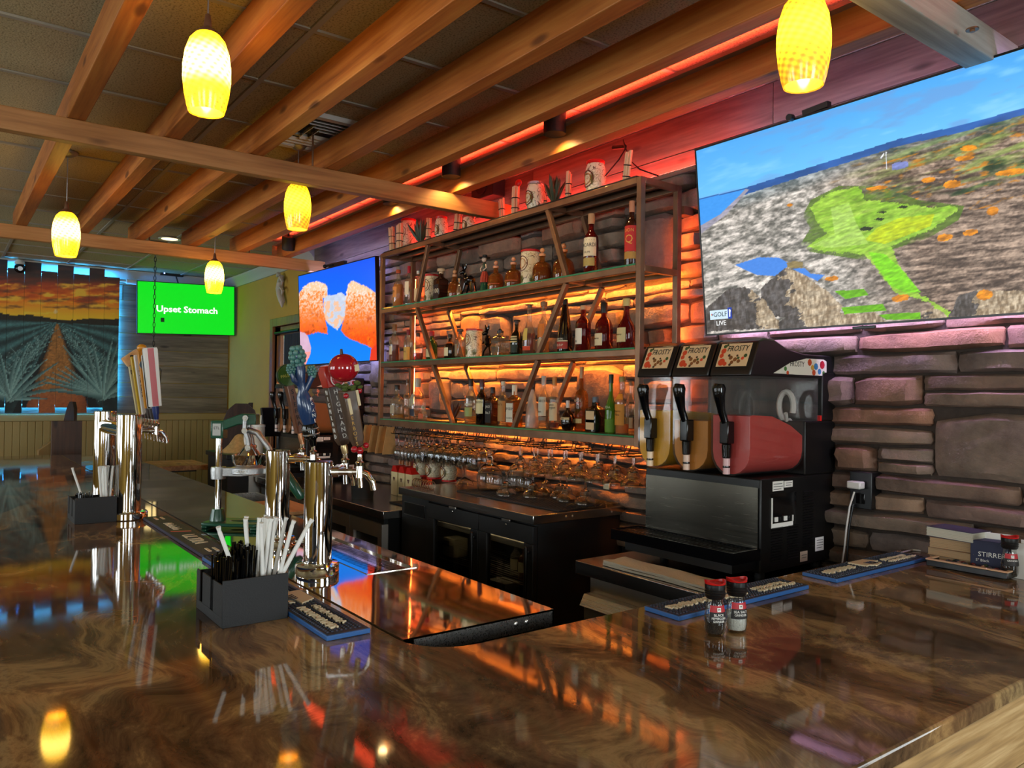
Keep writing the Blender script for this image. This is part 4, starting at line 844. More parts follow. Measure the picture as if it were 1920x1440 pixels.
bs(3, 1146, 702, 22, 'bell', 'lime', '14301a', 'tall green bottle with bright green lower half', lab=[(.02, .24, 88, '5f8a1e')], txt=[('VIDA', .44, .06, 'c9d6a4', 1.1)], capstyle='long', dy=-.03)
bs(3, 1167, 706, 26, 'std', 'clear', '9a8a4a', 'clear bottle with a tall orange paper label', liq='orange', fill=.18, lab=[(.16, .52, 62, 'd18a2c'), (.60, .70, 50, 'e08a1e')], txt=[('Puerto', .40, .05, '5a3410', .9), ('Plata', .34, .05, '5a3410', .8)], dy=-.06)
bs(3, 1184, 715, 20, 'std', 'clear', '8a6a44', 'clear bottle hidden halfway behind orange-labelled one at the right post', lab=(.1, .3, 60, 'd8c49a'), dy=.08)

# painted ceramic canisters and jars
def ceramic_mat():
    m, nt, b = newmat('painted_ceramic'); tc = N(nt, 'ShaderNodeTexCoord'); oi = N(nt, 'ShaderNodeObjectInfo')
    ad = N(nt, 'ShaderNodeVectorMath', operation='ADD'); nt.links.new(tc.outputs['Object'], ad.inputs[0]); nt.links.new(oi.outputs['Location'], ad.inputs[1])
    n = N(nt, 'ShaderNodeTexNoise'); n.inputs['Scale'].default_value = 16; n.inputs['Detail'].default_value = 1.5; n.inputs['Distortion'].default_value = 1.5; nt.links.new(ad.outputs[0], n.inputs['Vector'])
    c = ramp(nt, n.outputs[0], [(.0, hexc('e6d5b4')), (.40, hexc('e6d5b4')), (.42, hexc('5a2014')), (.45, hexc('e6d5b4')), (.57, hexc('e0cca6')), (.585, hexc('8a6a2a')), (.62, hexc('e6d5b4'))]); nt.links.new(c, b.inputs['Base Color'])
    b.inputs['Roughness'].default_value = .25; M['ceramic'] = m
ceramic_mat()
def ring(o, r, z, rad, ang, mat, rt=.0022):
    a = math.radians(ang); pts = []
    for k in range(17):
        t = 2*PI*k/16; u = rad*math.cos(t)/r; pts.append(((r+.001)*math.cos(a+u), (r+.001)*math.sin(a+u), z+rad*math.sin(t)))
    MB().tube(pts, rt, 6, caps=False).build('painted_ring', mat, o)
def canister(x, y, z, h, w, label, ang=-100, group='painted ceramic canisters', rim='red_plastic'):
    o = thing('ceramic_canister', label, 'canister', (x, y, z), group=group); r = w/2
    MB().lathe([(0, 0), (r*.97, 0), (r, .01), (r, h*.93), (r*.97, h*.95)], 24).build('body', M['ceramic'], o)
    MB().lathe([(r*1.0, h*.93), (r*1.05, h*.94), (r*1.05, h*.985), (r*.9, h), (r*.86, h*.96), (0, h*.96)], 24).build('rim', M[rim], o)
    for k, s_ in ((ang, 1), (ang+70, 0)):
        if s_: ring(o, r, h*.62, min(h*.2, r*.85), k, plain('paint_maroon', hexc('6a2417'), .4)); s_ and ring(o, r, h*.62, min(h*.13, r*.55), k, plain('paint_gold', hexc('b06a22'), .4))
        pm = MB()
        for q in range(7):
            t = math.radians(k)+(q-3)*.12; zt = h*(.10+.16*math.cos((q-3)*.35)); pm.tube([((r+.001)*math.cos(math.radians(k)+(q-3)*.03), (r+.001)*math.sin(math.radians(k)+(q-3)*.03), h*.10), ((r+.001)*math.cos(t), (r+.001)*math.sin(t), h*.10+zt*.8)], [.0025, .0008], 5)
        pm.build('painted_leaf', plain('paint_olive', hexc('5a5a24'), .4), o)
    return o
def jar(x, y, z, h, w, label, ang=-100, rim='red_plastic', group='painted ceramic jars', flip=False):
    o = thing('ceramic_jar', label, 'jar', (x, y, z), group=group); r = w/2
    pr = [(0, 0), (.70*r, 0), (.76*r, .01), (.97*r, h*.35), (r, h*.55), (.93*r, h*.78), (.80*r, h*.90)]; rm_ = [(.80*r, h*.90), (.86*r, h*.92), (.86*r, h*.985), (.78*r, h), (.72*r, h*.95), (0, h*.93)]
    if flip: pr = [(a, h-b) for a, b in pr]; rm_ = [(a, h-b) for a, b in rm_]
    MB().lathe(pr, 24).build('body', M['ceramic'], o); MB().lathe(rm_, 24).build('rim', M[rim], o)
    for k in (ang,):
        ring(o, r*.97, h*.48, min(h*.30, r*.75), k, plain('paint_maroon', hexc('6a2417'), .4), .003); ring(o, r*.98, h*.48, min(h*.2, r*.5), k, plain('paint_gold', hexc('b06a22'), .4), .0025)
        pm = MB(); a = math.radians(k+38)
        for q in range(7):
            t = -.9+q*.3; pm.tube([((r*.99)*math.cos(a), (r*.99)*math.sin(a), h*.3), ((r*.99)*math.cos(a+.30*math.sin(t)), (r*.99)*math.sin(a+.30*math.sin(t)), h*(.3+.36*math.cos(t)))], [.003, .001], 5)
        pm.build('painted_leaf', plain('paint_olive', hexc('5a5a24'), .4), o)
    return o
def cs(level, px, ytop, wpx, fn, label, dy=0, **k):
    x, y, z, h, w = onshelf(level, px, ytop, wpx, dy); return fn(x, y, z, h, w, label, **k)
cs(1, 810, 515, 26, canister, 'painted canister with red rim behind the square 100 bottle', dy=.04)
cs(1, 995, 469, 36, canister, 'painted canister with dark red lid between domed bottles', dy=.03)
cs(2, 889, 617, 31, canister, 'painted canister with red rim and agave leaf on the middle shelf')
TG = 'painted ceramic canisters on top of the shelf'
cs(0, 766, 411, 27, canister, 'painted canister standing on the very top of the shelf', dy=.10)
JG = 'painted jars on top of the shelf'
cs(0, 828, 406, 25, jar, 'red-lit painted jar on the shelf top left of the cross beam end', dy=.06, group=JG)
cs(0, 880, 404, 26, jar, 'painted jar half hidden behind the cross beam end', dy=.08, group=JG)
cs(0, 1004, 342, 35, jar, 'painted jar with grey rim on the shelf top', dy=.02, rim='cast_alloy', group=JG)
cs(0, 1117, 302, 40, jar, 'painted jar with red rim nearest the right end of the shelf top', dy=.04, group=JG)

# figurines
def donkey(x, y, z, h, label, rear):
    o = thing('donkey_figurine', label, 'figurine', (x, y, z), group='dark metal donkey figurines'); m = M['black_gloss']
    b = MB()
    if rear:   # sitting upright
        b.tube([(0, 0, .30*h), (0, 0, .42*h), (.0, -.005, .55*h), (0, -.004, .66*h)], [.05*h, .14*h, .10*h, .07*h], 10); hd = (0, -.01, .72*h)
        legs = [[(.04*h, 0, .35*h), (.16*h, -.05*h, .18*h), (.22*h, -.06*h, 0)], [(-.04*h, 0, .35*h), (-.16*h, -.05*h, .18*h), (-.22*h, -.06*h, 0)], [(.07*h, -.03*h, .55*h), (.14*h, -.12*h, .40*h)], [(-.07*h, -.03*h, .55*h), (-.14*h, -.12*h, .40*h)]]
    else:
        b.tube([(.24*h, 0, .46*h), (.10*h, 0, .50*h), (-.12*h, 0, .46*h), (-.2*h, 0, .56*h), (-.24*h, 0, .70*h)], [.07*h, .13*h, .12*h, .08*h, .06*h], 10); hd = (-.27*h, 0, .76*h)
        legs = [[(.2*h, s*.07*h, .42*h), (.24*h, s*.08*h, .2*h), (.30*h, s*.08*h, 0)] for s in (-1, 1)] + [[(-.10*h, s*.07*h, .42*h), (-.20*h, s*.08*h, .2*h), (-.34*h, s*.08*h, 0)] for s in (-1, 1)]
    b.build('body', m, o)
    hh = MB(); hh.tube([(hd[0], hd[1]+.02*h, hd[2]), (hd[0]-.02*h, hd[1]-.03*h, hd[2]+.02*h), (hd[0]-.12*h, hd[1]-.08*h, hd[2]-.03*h)], [.06*h, .075*h, .045*h], 10); hh.build('head', m, o)
    for s in (-1, 1):
        e = MB(); e.tube([(hd[0], hd[1]+s*.02*h*0, hd[2]+.05*h), (hd[0]+s*.07*h, hd[1], hd[2]+.15*h), (hd[0]+s*.10*h, hd[1], hd[2]+.27*h)], [.02*h, .04*h, .008*h], 8); e.build('ear', m, o)
    for l in legs: MB().tube(l, [.035*h, .025*h, .03*h][:len(l)], 8).build('leg', m, o)
    return o
x, y, z, h, w = onshelf(1, 880, 494, 30); donkey(x, y, z, h, 'dark donkey figurine bending over a small bottle on the upper shelf', False)
bottle(x-.055, y-.04, GZ[1], h*.55, .030, 'squat', 'clear', 'd8a06a', 'tiny clear bottle held by the bending donkey figurine', liq='gold', fill=.3, capstyle='cork')
x, y, z, h, w = onshelf(2, 916, 608, 26); donkey(x, y, z, h, 'dark donkey figurine sitting upright on the middle shelf', True)
def skeleton_lady(x, y, z, h):
    o = thing('skeleton_lady_figurine', 'skeleton lady figurine in hat and red striped skirt', 'figurine', (x, y, z)); bone = plain('bone', hexc('d6b8a0'), .5)
    MB().lathe([(0, 0), (.10*h, 0), (.13*h, .02*h), (.10*h, .22*h), (.085*h, .30*h), (0, .30*h)], 14).build('base_skirt', M['green_enamel'], o)
    sk = MB()
    for k in range(10):
        a = 2*PI*k/10; sk.tube([(.09*h*math.cos(a), .09*h*math.sin(a), .28*h), (.085*h*math.cos(a), .085*h*math.sin(a), .42*h), (.045*h*math.cos(a), .045*h*math.sin(a), .56*h)], [.03*h, .028*h, .016*h], 6)
    sk.build('skirt_frill', plain('skirt_red', hexc('a83a24'), .5), o)
    MB().tube([(0, 0, .54*h), (0, 0, .64*h), (0, 0, .74*h), (0, 0, .80*h)], [.035*h, .05*h, .06*h, .022*h], 10).build('torso', plain('bodice', hexc('2a3a2a'), .5), o)
    MB().ball((0, -.005, .87*h), .062*h, 12, 8, (1, 1, 1.15)).build('skull', bone, o)
    f = MB()
    for s in (-1, 1): f.ball((s*.025*h, -.06*h, .88*h), .016*h, 8, 6)
    f.build('eye_socket', M['black_matte'], o)
    MB().lathe([(0, .91*h), (.13*h, .90*h), (.15*h, .92*h), (.065*h, .93*h), (.06*h, .985*h), (0, 1.0*h)], 16).build('hat', M['black_matte'], o)
    for s in (-1, 1): MB().tube([(s*.06*h, 0, .74*h), (s*.13*h, -.01, .64*h), (s*.02*h if s < 0 else .07*h, -.10*h, .57*h)], [.02*h, .017*h, .014*h], 8).build('arm', bone, o)
x, y, z, h, w = onshelf(1, 909, 477, 22); skeleton_lady(x, y, z, h)
def leafy(x, y, z, h, label, mat, n=11, cat='ornament', name='agave_ornament', group=None):
    o = thing(name, label, cat, (x, y, z), group=group); r_ = random.Random(int(abs(x)*1000)); MB().lathe([(0, 0), (.16*h, 0), (.20*h, .16*h), (.12*h, .2*h), (0, .2*h)], 14).build('pot', M['black_matte'], o)
    for k in range(n):
        a = 2*PI*k/n+r_.uniform(-.2, .2); t = r_.uniform(.12, .62); L = h*r_.uniform(.65, .85); d = Vector((math.sin(t)*math.cos(a), math.sin(t)*math.sin(a), math.cos(t)))
        p0 = Vector((0, 0, .16*h)); MB().tube([p0, p0+d*L*.4, p0+d*L*.75+Vector((0, 0, -.02*h)), p0+d*L], [.05*h, .075*h, .05*h, .004*h], 6).build('leaf', mat, o)
    return o
lm = plain('leaf_dark', hexc('2c3a22'), .5)
x, y, z, h, w = onshelf(3, 851, 752, 24); leafy(x, y, z, h, 'small dark spiky plant ornament behind the left strut on the lowest shelf', plain('leaf_brown', hexc('3a1c14'), .5))
for px, yt, dy, lab in ((790, 410, .04, 'small dark agave plant on the shelf top beside the tall canister'), (1040, 326, .03, 'small dark agave plant on the shelf top between two painted jars')):
    x, y, z, h, w = onshelf(0, px, yt, 20, dy); leafy(x, y, z, h, lab, lm, 12, 'plant', 'agave_plant', 'agave plants on top of the shelf')
# little bottles of pale sticks tied with cord
tubeglass = M['glass']; stick = plain('stick_pale', hexc('d8b48a'), .6)
def bundle(x, y, z, h, r, tilt, label, lean=0.0):
    o = thing('stick_bundle', label, 'bundle', (x, y, z), rot=(lean, tilt, 0), group='tied stick bundles on top of the shelf')
    for k in range(7):
        a = 2*PI*k/6 if k else 0; q = r*.62 if k else 0; hh = h*R.uniform(.88, 1.0)
        MB().tube([(q*math.cos(a), q*math.sin(a), 0), (q*1.06*math.cos(a), q*1.06*math.sin(a), hh)], r*.33, 7).build('stick', stick, o)
    for zz in (.35, .62):
        MB().tube([(r*1.0*math.cos(t), r*1.0*math.sin(t), h*zz) for t in np.linspace(0, 2*PI, 13)], .003, 5).build('cord', M['black_matte'], o)
    return o
for (px, yt, w, dy, tl, le, lab) in ((737, 424, 12, -.02, -.14, .0, 'slanted tied stick bundle at the left end of the shelf top'), (750, 418, 13, -.02, -.03, 0, 'upright tied stick bundle just left of the tall canister'), (803, 408, 10, .07, .05, 0, 'small tied stick bundle right of the left agave plant'),
    (838, 396, 11, .12, -.3, 0, 'tied stick bundle leaning over the red-lit jar'), (856, 400, 14, .06, .15, 0, 'tied stick bundle before the cross beam end'), (944, 347, 12, .14, -.1, 0, 'lone tied stick bundle right of the beam end'), (966, 336, 15, .04, .04, 0, 'tall tied stick bundle topped by a red bow'),
    (1026, 332, 10, .06, -.3, 0, 'tied stick bundle leaning left of the right agave plant'), (1065, 320, 11, .05, .05, 0, 'tied stick bundle right of the right agave plant'), (1172, 283, 14, .06, .25, .1, 'tied stick bundle leaning by the right end of the shelf top')):
    x, y, z, h, w = onshelf(0, px, yt, w, dy); h = min(h, .22); b = bundle(x, y, z, h, w/2, tl, lab, le)
    if px == 966: MB().ball((w*.5, 0, h*1.02), .022, 10, 8, (1.3, .6, 1)).build('bow', M['red_plastic'], b)
o = thing('cable_tangle', 'black cables looping over the right end of the shelf top', 'cable'); q0 = P(1165, 290, Y=2.86)
MB().tube([P(1135, 330, Y=2.75), P(1160, 300, Y=2.8), P(1172, 280, Y=2.85), P(1168, 262, Y=2.9), P(1180, 300, Y=2.85), P(1200, 318, Y=2.8), P(1235, 330, Y=2.85)], .004, 6).build('cable', M['black_plastic'], o)
MB().tube([P(1150, 277, Y=2.9), P(1172, 275, Y=2.9)], .012, 8).build('cable_clip', M['black_plastic'], o)
o = thing('speaker', 'black speaker in the slot behind the cross beam end', 'speaker', tuple(P(915, 350, Y=2.93)))
MB().box((0, 0, 0), (.26, .10, .17)).build('speaker_box', M['black_matte'], o, bev=.008); MB().lathe([(0, .012), (.05, .004), (.062, .008), (.066, 0)], 24).xform(Matrix.Translation((0, -.05, 0)) @ Matrix.Rotation(PI/2, 4, 'X')).build('speaker_cone', M['rubber'], o)
# ------------------------------------------------------------------ pendants, spots, vent
def pend_mat(name, hot):
    m, nt, b = newmat(name); tc = N(nt, 'ShaderNodeTexCoord'); sp = N(nt, 'ShaderNodeSeparateXYZ'); nt.links.new(tc.outputs['Object'], sp.inputs[0])
    # spiral weave: angle and height
    at = N(nt, 'ShaderNodeMath', operation='ARCTAN2'); nt.links.new(sp.outputs[1], at.inputs[0]); nt.links.new(sp.outputs[0], at.inputs[1])
    def wave(ka, kz):
        a = N(nt, 'ShaderNodeMath', operation='MULTIPLY'); a.inputs[1].default_value = ka; nt.links.new(at.outputs[0], a.inputs[0])
        z = N(nt, 'ShaderNodeMath', operation='MULTIPLY_ADD'); z.inputs[1].default_value = kz; nt.links.new(sp.outputs[2], z.inputs[0]); nt.links.new(a.outputs[0], z.inputs[2])
        s_ = N(nt, 'ShaderNodeMath', operation='SINE'); nt.links.new(z.outputs[0], s_.inputs[0]); return s_.outputs[0]
    w1 = wave(10, 340); w2 = wave(-15, 130)
    ad = N(nt, 'ShaderNodeMath', operation='ADD'); nt.links.new(w1, ad.inputs[0]); nt.links.new(w2, ad.inputs[1])
    pat = N(nt, 'ShaderNodeMapRange'); pat.inputs[1].default_value = -2; pat.inputs[2].default_value = 2; pat.inputs[3].default_value = .30; pat.inputs[4].default_value = 1.5; nt.links.new(ad.outputs[0], pat.inputs[0])
    # the bulb sits a little above the middle: the glass glows most beside it
    hz = ramp(nt, N_mul(nt, sp.outputs[2], 1/.26), [(0.0, (.18, .18, .18)), (.22, (.26, .26, .26)), (.55, (1, 1, 1)), (.72, (.75, .75, .75)), (1.0, (.25, .25, .25))])
    st = N(nt, 'ShaderNodeMath', operation='MULTIPLY'); nt.links.new(pat.outputs[0], st.inputs[0]); nt.links.new(N_mul(nt, hz, 2.1), st.inputs[1])
    st2 = N(nt, 'ShaderNodeMath', operation='MULTIPLY'); st2.inputs[1].default_value = 5.5 if hot else 1.9; nt.links.new(st.outputs[0], st2.inputs[0])
    b.inputs['Base Color'].default_value = (.9, .55, .08, 1); b.inputs['Roughness'].default_value = .15
    col = ramp(nt, hz, [(.2, (1.0, .44, .003)), (.45, (1.0, .50, .008)), (.75, (1.0, .58, .10 if hot else .018))]); nt.links.new(col, b.inputs['Emission Color'])
    nt.links.new(st2.outputs[0], b.inputs['Emission Strength']); M[name] = m
def N_mul(nt, sock, k):
    m = N(nt, 'ShaderNodeMath', operation='MULTIPLY'); m.inputs[1].default_value = k; nt.links.new(sock, m.inputs[0]); return m.outputs[0]
pend_mat('pendant', 1); pend_mat('pendant_mild', 0)
def pendant(px, py, wpx, label, D=.15, hot=True):
    c = PD(px, py, FPX*D/wpx); h = D*1.74; o = thing('pendant_lamp', label, 'lamp', (c[0], c[1], c[2]-h/2), group='yellow glass pendants over the bar'); s = D/.15
    pr = [(.034, .262), (.040, .258), (.056, .238), (.069, .200), (.0755, .150), (.0755, .110), (.070, .060), (.062, .02), (.056, 0.0), (.052, .003), (.058, .03), (.066, .075), (.070, .12), (.070, .15), (.064, .20), (.052, .235)]
    MB().lathe([(a*s, b*s) for a, b in pr], 32).build('shade', M['pendant' if hot else 'pendant_mild'], o, smooth=60)
    MB().ball((0, 0, .11*s), .026*s, 14, 10, (1, 1, 1.3)).build('bulb', M['lamp_warm'], o)
    MB().lathe([(0, .258*s), (.036*s, .258*s), (.030*s, .272*s), (.014*s, .285*s), (.009*s, .325*s), (.004, .33*s), (0, .33*s)], 18).build('cap', M['rack_metal'], o)
    top = CEIL - (c[2]-h/2)
    MB().tube([(0, 0, .325*s), (0, 0, top)], .0028, 6).build('cord', M['cast_alloy'], o)
    MB().lathe([(0, top-.03), (.02, top-.03), (.055, top-.008), (.058, top), (0, top)], 20).build('canopy', M['cast_alloy'], o)
    return o
pendant(388, 138, 85, 'biggest pendant lamp, glaring white, hanging before the second long beam')
pendant(1507, 78, 97, 'pendant lamp hanging in front of the golf television', hot=False)
pendant(558, 388, 49, 'pendant lamp hanging in front of the middle cross beam', hot=False)
pendant(124, 440, 47, 'pendant lamp hanging above the boarded mural end of the bar')
pendant(402, 520, 34, 'smallest pendant lamp, hanging in front of the green screen')
# black can spots between the two beams nearest the wall
def can(px, py, label, tilt=None):
    q = P(px, py, Z=2.935); o = thing('can_spotlight', label, 'spotlight', (q[0], q[1], 2.935), group='black can spotlights under the ceiling')
    MB().lathe([(.050, 0), (.056, 0), (.056, .115), (.0, .115)], 24).build('housing', M['black_matte'], o); MB().lathe([(0, .012), (.050, .010)], 24).build('lens', emit('can_lens', (1, .86, .58), 2.6), o)
    l = bpy.data.lights.new('can_light', 'SPOT'); l.energy = 9; l.color = (1, .66, .26); l.spot_size = math.radians(150); l.spot_blend = .6; l.shadow_soft_size = .03
    lo = bpy.data.objects.new('can_light', l); lo.parent = o; lo.location = (0, 0, -.002); lo.rotation_euler = (.12, 0, 0); COL.objects.link(lo)
    return o
can(1040, 252, 'black can spotlight nearest the golf television'); can(846, 332, 'black can spotlight second from the golf television, beside loose wires'); can(733, 383, 'black can spotlight half behind the middle cross beam'); 
o = thing('can_spotlight', 'tilted black can spotlight farthest away, above the food screen', 'spotlight', tuple(P(541, 455, Y=2.45)), rot=(.15, .45, 0), group='black can spotlights under the ceiling')
MB().lathe([(.050, -.06), (.056, -.06), (.056, .06), (.0, .06)], 24).build('housing', M['black_matte'], o); MB().lathe([(0, -.05), (.050, -.052)], 24).build('lens', M['can_lens'], o); MB().tube([(0, 0, .06), (0, 0, .12)], .01, 8).build('stem', M['black_matte'], o)
tr = thing('light_track', 'black light track in the slot between the beams nearest the wall', 'track'); MB().bx(-6.6, -1.6, 2.36, 2.395, CEIL-.012, CEIL-.002).build('rail', M['black_matte'], tr)
MB().tube([P(875, 318, Z=3.0), P(890, 305, Z=2.99), P(903, 292, Z=3.01)], .004, 6).build('loose_wire', M['white_plastic'], tr)
stp = thing('red_light_strip', 'red light strip glowing along the top of the beam nearest the wall', 'light strip'); MB().bx(-7.0, .3, 2.478, 2.492, BZ+BH-.0235, BZ+BH-.018).build('strip', M['led_red'], stp); MB().bx(-7.0, .3, 2.468, 2.4995, BZ+BH-.026, BZ+BH-.024).bx(-7.0, .3, 2.465, 2.468, BZ+BH-.026, BZ+BH-.010).build('light_channel', M['cast_alloy'], stp, smooth=0)
# air vent
vt = thing('air_vent', 'square louvred ceiling air vent behind the middle pendant', 'vent', (-4.0, 1.68, CEIL))
MB().bx(-.29, .29, -.29, -.25, -.02, .01).bx(-.29, .29, .25, .29, -.02, .01).bx(-.29, -.25, -.25, .25, -.02, .01).bx(.25, .29, -.25, .25, -.02, .01).build('vent_frame', M['white_plastic'], vt)
for k in range(5):
    r = .235-.045*k
    for (a, b) in (((-r, -r), (r, -r)), ((r, -r), (r, r)), ((r, r), (-r, r)), ((-r, r), (-r, -r))):
        MB().beam((a[0], a[1], -.008), (b[0], b[1], -.008), .022, .004, up=(a[0]+b[0], a[1]+b[1], 2.2*r) if r else (0, 0, 1)).build('louvre', M['white_plastic'], vt, smooth=0)
MB().bx(-.25, .25, -.25, .25, .012, .016).build('vent_back', M['black_matte'], vt, smooth=0)
# small recessed light
q = P(318, 448, Z=CEIL-.004); rl = thing('recessed_light', 'small round recessed ceiling light glowing beyond the beams', 'ceiling light', (q[0], q[1], CEIL-.004))
MB().lathe([(.07, 0), (.095, -.006), (.10, 0)], 24).build('trim_ring', M['white_plastic'], rl); MB().lathe([(0, -.002), (.072, -.002)], 24).build('lens', emit('recess_lens', (1, .8, .4), 2.0), rl)
# ------------------------------------------------------------------ back bar: steel drawer unit, black cooler, prep table
def rivets(o, pts, axis):
    for p in pts:
        m = MB().lathe([(0, .003), (.005, .0022), (.0065, 0)], 10)
        m.xform(Matrix.Rotation(PI/2, 4, 'Y') if axis == 'x' else Matrix.Rotation(PI/2, 4, 'X')); m.build('rivet', M['steel'], o, loc=p)
FZ, FYF, FX0, FX1 = .90, 2.25, -6.75, -4.335
fz = thing('drawer_refrigerator', 'long stainless under-counter drawer refrigerator left of the black cooler', 'refrigerator')
MB().bx(FX0, FX1, FYF, WALL-.05, FZ-.05, FZ).build('steel_top', M['steel_top'], fz, bev=.003)
MB().bx(FX0+.02, FX1-.02, FYF+.05, WALL-.07, .10, FZ-.051).build('body', M['black_metal'], fz, smooth=0)
MB().bx(FX0+.03, FX1-.03, FYF+.02, FYF+.05, FZ-.085, FZ-.052).build('gasket', M['rubber'], fz, smooth=0)
xs = [P(654, 990, Y=FYF)[0]]; w_ = FX1-.025-xs[0]
edges = [FX1-.025, xs[0]] + [xs[0]-w_*k for k in (1, 2, 3)]
for i in range(4):
    b, a = edges[i], edges[i+1]
    for (z0, z1) in ((.52, FZ-.088), (.14, .51)):
        d = MB(); cxs = (a+.004, b-.004); hz = z0+(z1-z0)*.60 if z0 > .5 else z0+(z1-z0)*.6; hx0, hx1 = a+.06, b-.06; y0, y1 = FYF+.006, FYF+.05
        d.bx(cxs[0], cxs[1], y0, y1, hz+.03, z1).bx(cxs[0], cxs[1], y0, y1, z0, hz-.03).bx(cxs[0], hx0, y0, y1, hz-.03, hz+.03).bx(hx1, cxs[1], y0, y1, hz-.03, hz+.03)
        dr_ = d.build('drawer', M['steel_v'], fz, smooth=0); MB().bx(hx0, hx1, y0+.022, y0+.03, hz-.03, hz+.03).build('recessed_handle', M['black_plastic'], dr_, smooth=0)
rivets(fz, [(FX1, FYF+.30, FZ-.025)], 'x')
# black back bar cooler
CZ, CYF, CX0, CX1 = 1.05, 2.36, -4.325, -2.965
co = thing('back_bar_cooler', 'black back bar cooler with two glass doors and steel top', 'cooler')
MB().bx(CX0, CX1+.012, CYF-.012, WALL-.02, CZ-.045, CZ).build('steel_top', M['steel_top'], co, bev=.003)
rivets(co, [(CX1+.012, CYF+.20, CZ-.022), (CX1+.012, CYF+.245, CZ-.022), (CX1+.012, CYF+.52, CZ-.022)], 'x')
xm0 = P(800, 1000, Y=CYF)[0]; xm1 = P(896, 1040, Y=CYF)[0]
sh_ = MB(); z0, z1 = .14, CZ-.046
sh_.bx(CX0+.01, xm0, CYF+.01, WALL-.05, z0, z1).bx(CX1-.03, CX1, CYF+.03, WALL-.05, z0, z1).bx(xm0, CX1-.03, WALL-.08, WALL-.05, z0, z1).bx(xm0, CX1-.03, CYF+.03, WALL-.08, z1-.03, z1).bx(xm0, CX1-.03, CYF+.03, WALL-.08, z0, z0+.04)
sh_.build('cabinet', M['black_matte'], co, smooth=0)
MB().bx(CX0+.015, CX1, CYF+.03, WALL-.1, .03, .138).build('kick_plate', M['black_matte'], co, smooth=0)
bd_ = MB().bx(CX0+.05, xm0-.04, CYF+.006, CYF+.012, CZ-.16, CZ-.09).build('control_plate', M['black_metal'], co, bev=.002)
MB().bx(CX0+.045, xm0-.035, CYF+.004, CYF+.008, CZ-.088, CZ-.085).build('plate_edge', M['steel'], co, smooth=0); MB().bx(CX0+.045, xm0-.035, CYF+.004, CYF+.008, CZ-.165, CZ-.162).build('plate_edge', M['steel'], co, smooth=0)
for a, b in ((xm0+.004, xm1-.003), (xm1+.003, CX1-.004)):
    f = .075; d = MB().bx(a, b, CYF, CYF+.03, z1-.10, z1-.012).bx(a, b, CYF, CYF+.03, z0, z0+.10).bx(a, a+f, CYF, CYF+.03, z0+.10, z1-.10).bx(b-f, b, CYF, CYF+.03, z0+.10, z1-.10)
    dd = d.build('door', M['black_matte'], co, bev=.003); MB().bx(a+f, b-f, CYF+.012, CYF+.018, z0+.10, z1-.10).build('pane', M['glass_door'], dd, smooth=0)
    hx = b-.03; MB().bx(hx-.010, hx+.010, CYF-.028, CYF-.014, z0+.08, z1-.11).bx(hx-.008, hx+.008, CYF-.014, CYF, z1-.15, z1-.13).bx(hx-.008, hx+.008, CYF-.014, CYF, z0+.1, z0+.12).build('handle', M['black_metal'], dd, bev=.005)
    cx_ = (a+b)/2+.02; MB().bx(cx_-.035, cx_+.035, CYF-.010, CYF, CZ-.062, CZ-.047).build('lock', M['steel'], dd, bev=.002)
    MB().ball((cx_, CYF-.004, CZ-.075), .006, 8, 6).build('lock_cylinder', M['chrome'], dd)
for z in (.42, .66, .86):
    s = MB()
    for k in range(14): s.tube([(xm0+.02, CYF+.08+k*.03, z), (CX1-.05, CYF+.08+k*.03, z)], .003, 5)
    s.build('wire_shelf', M['steel'], co, smooth=0)
MB().bx(xm0+.02, CX1-.05, CYF+.06, CYF+.068, .86-.008, .86+.02).bx(xm0+.02, CX1-.05, CYF+.06, CYF+.068, .42-.008, .42+.02).build('shelf_lip', M['white_plastic'], co, smooth=0)
MB().bx(xm0+.05, CX1-.06, CYF+.05, CYF+.06, z1-.045, z1-.036).build('added_fill_bar', emit('cooler_fill', (1, .85, .55), 10), co, smooth=0)  # glowing bar added to brighten the inside of the cooler
CB = 'bottles behind the cooler doors'
def inside(px, py, z, w, h, kind, label, mat):
    q = P(px, py, Y=CYF+.16)
    if kind == 'bottle': return bottle(q[0], CYF+.16, z+.004, h, w, 'std', mat, 'c8c0b0', label, lab=(.2, .5, 70, 'cfc4a8'), group=CB)
    o = thing('carton', label, 'carton', (q[0], CYF+.17, z+.004)); MB().bx(-w/2, w/2, -.05, .05, 0, h).build('box', labmat(mat), o, bev=.003); MB().bx(-w*.3, w*.3, -.052, -.0505, h*.55, h*.85).build('print_panel', M['print_ink'], o); return o
inside(945, 990, .86, .055, .10, 'bottle', 'pale bottle neck seen through the right cooler door, top wire shelf', 'clear'); inside(968, 1000, .66, .06, .19, 'bottle', 'pale bottle seen through the right cooler door, second wire shelf', 'clear')
inside(983, 1005, .66, .06, .18, 'bottle', 'amber bottle at the right edge of the right cooler door', 'amber'); inside(942, 1045, .42, .16, .19, 'box', 'pale carton with dark print behind the right cooler door', 'b8b0a0')
inside(840, 1000, .66, .26, .11, 'box', 'wide pale carton behind the left cooler door', 'b0a890')
mat_ = thing('bar_mat', 'black rubber drying mat covering the cooler top under upturned glasses', 'mat'); MB().bx(-3.93, CX1-.01, CYF+.17, WALL-.14, CZ+.0005, CZ+.009).build('mat_sheet', M['rubber'], mat_, bev=.002)
rb = MB()
for k in range(24): rb.bx(-3.92, CX1-.02, CYF+.185+k*.018, CYF+.192+k*.018, CZ+.009, CZ+.012)
rb.build('mat_ribs', M['rubber'], mat_, smooth=0)
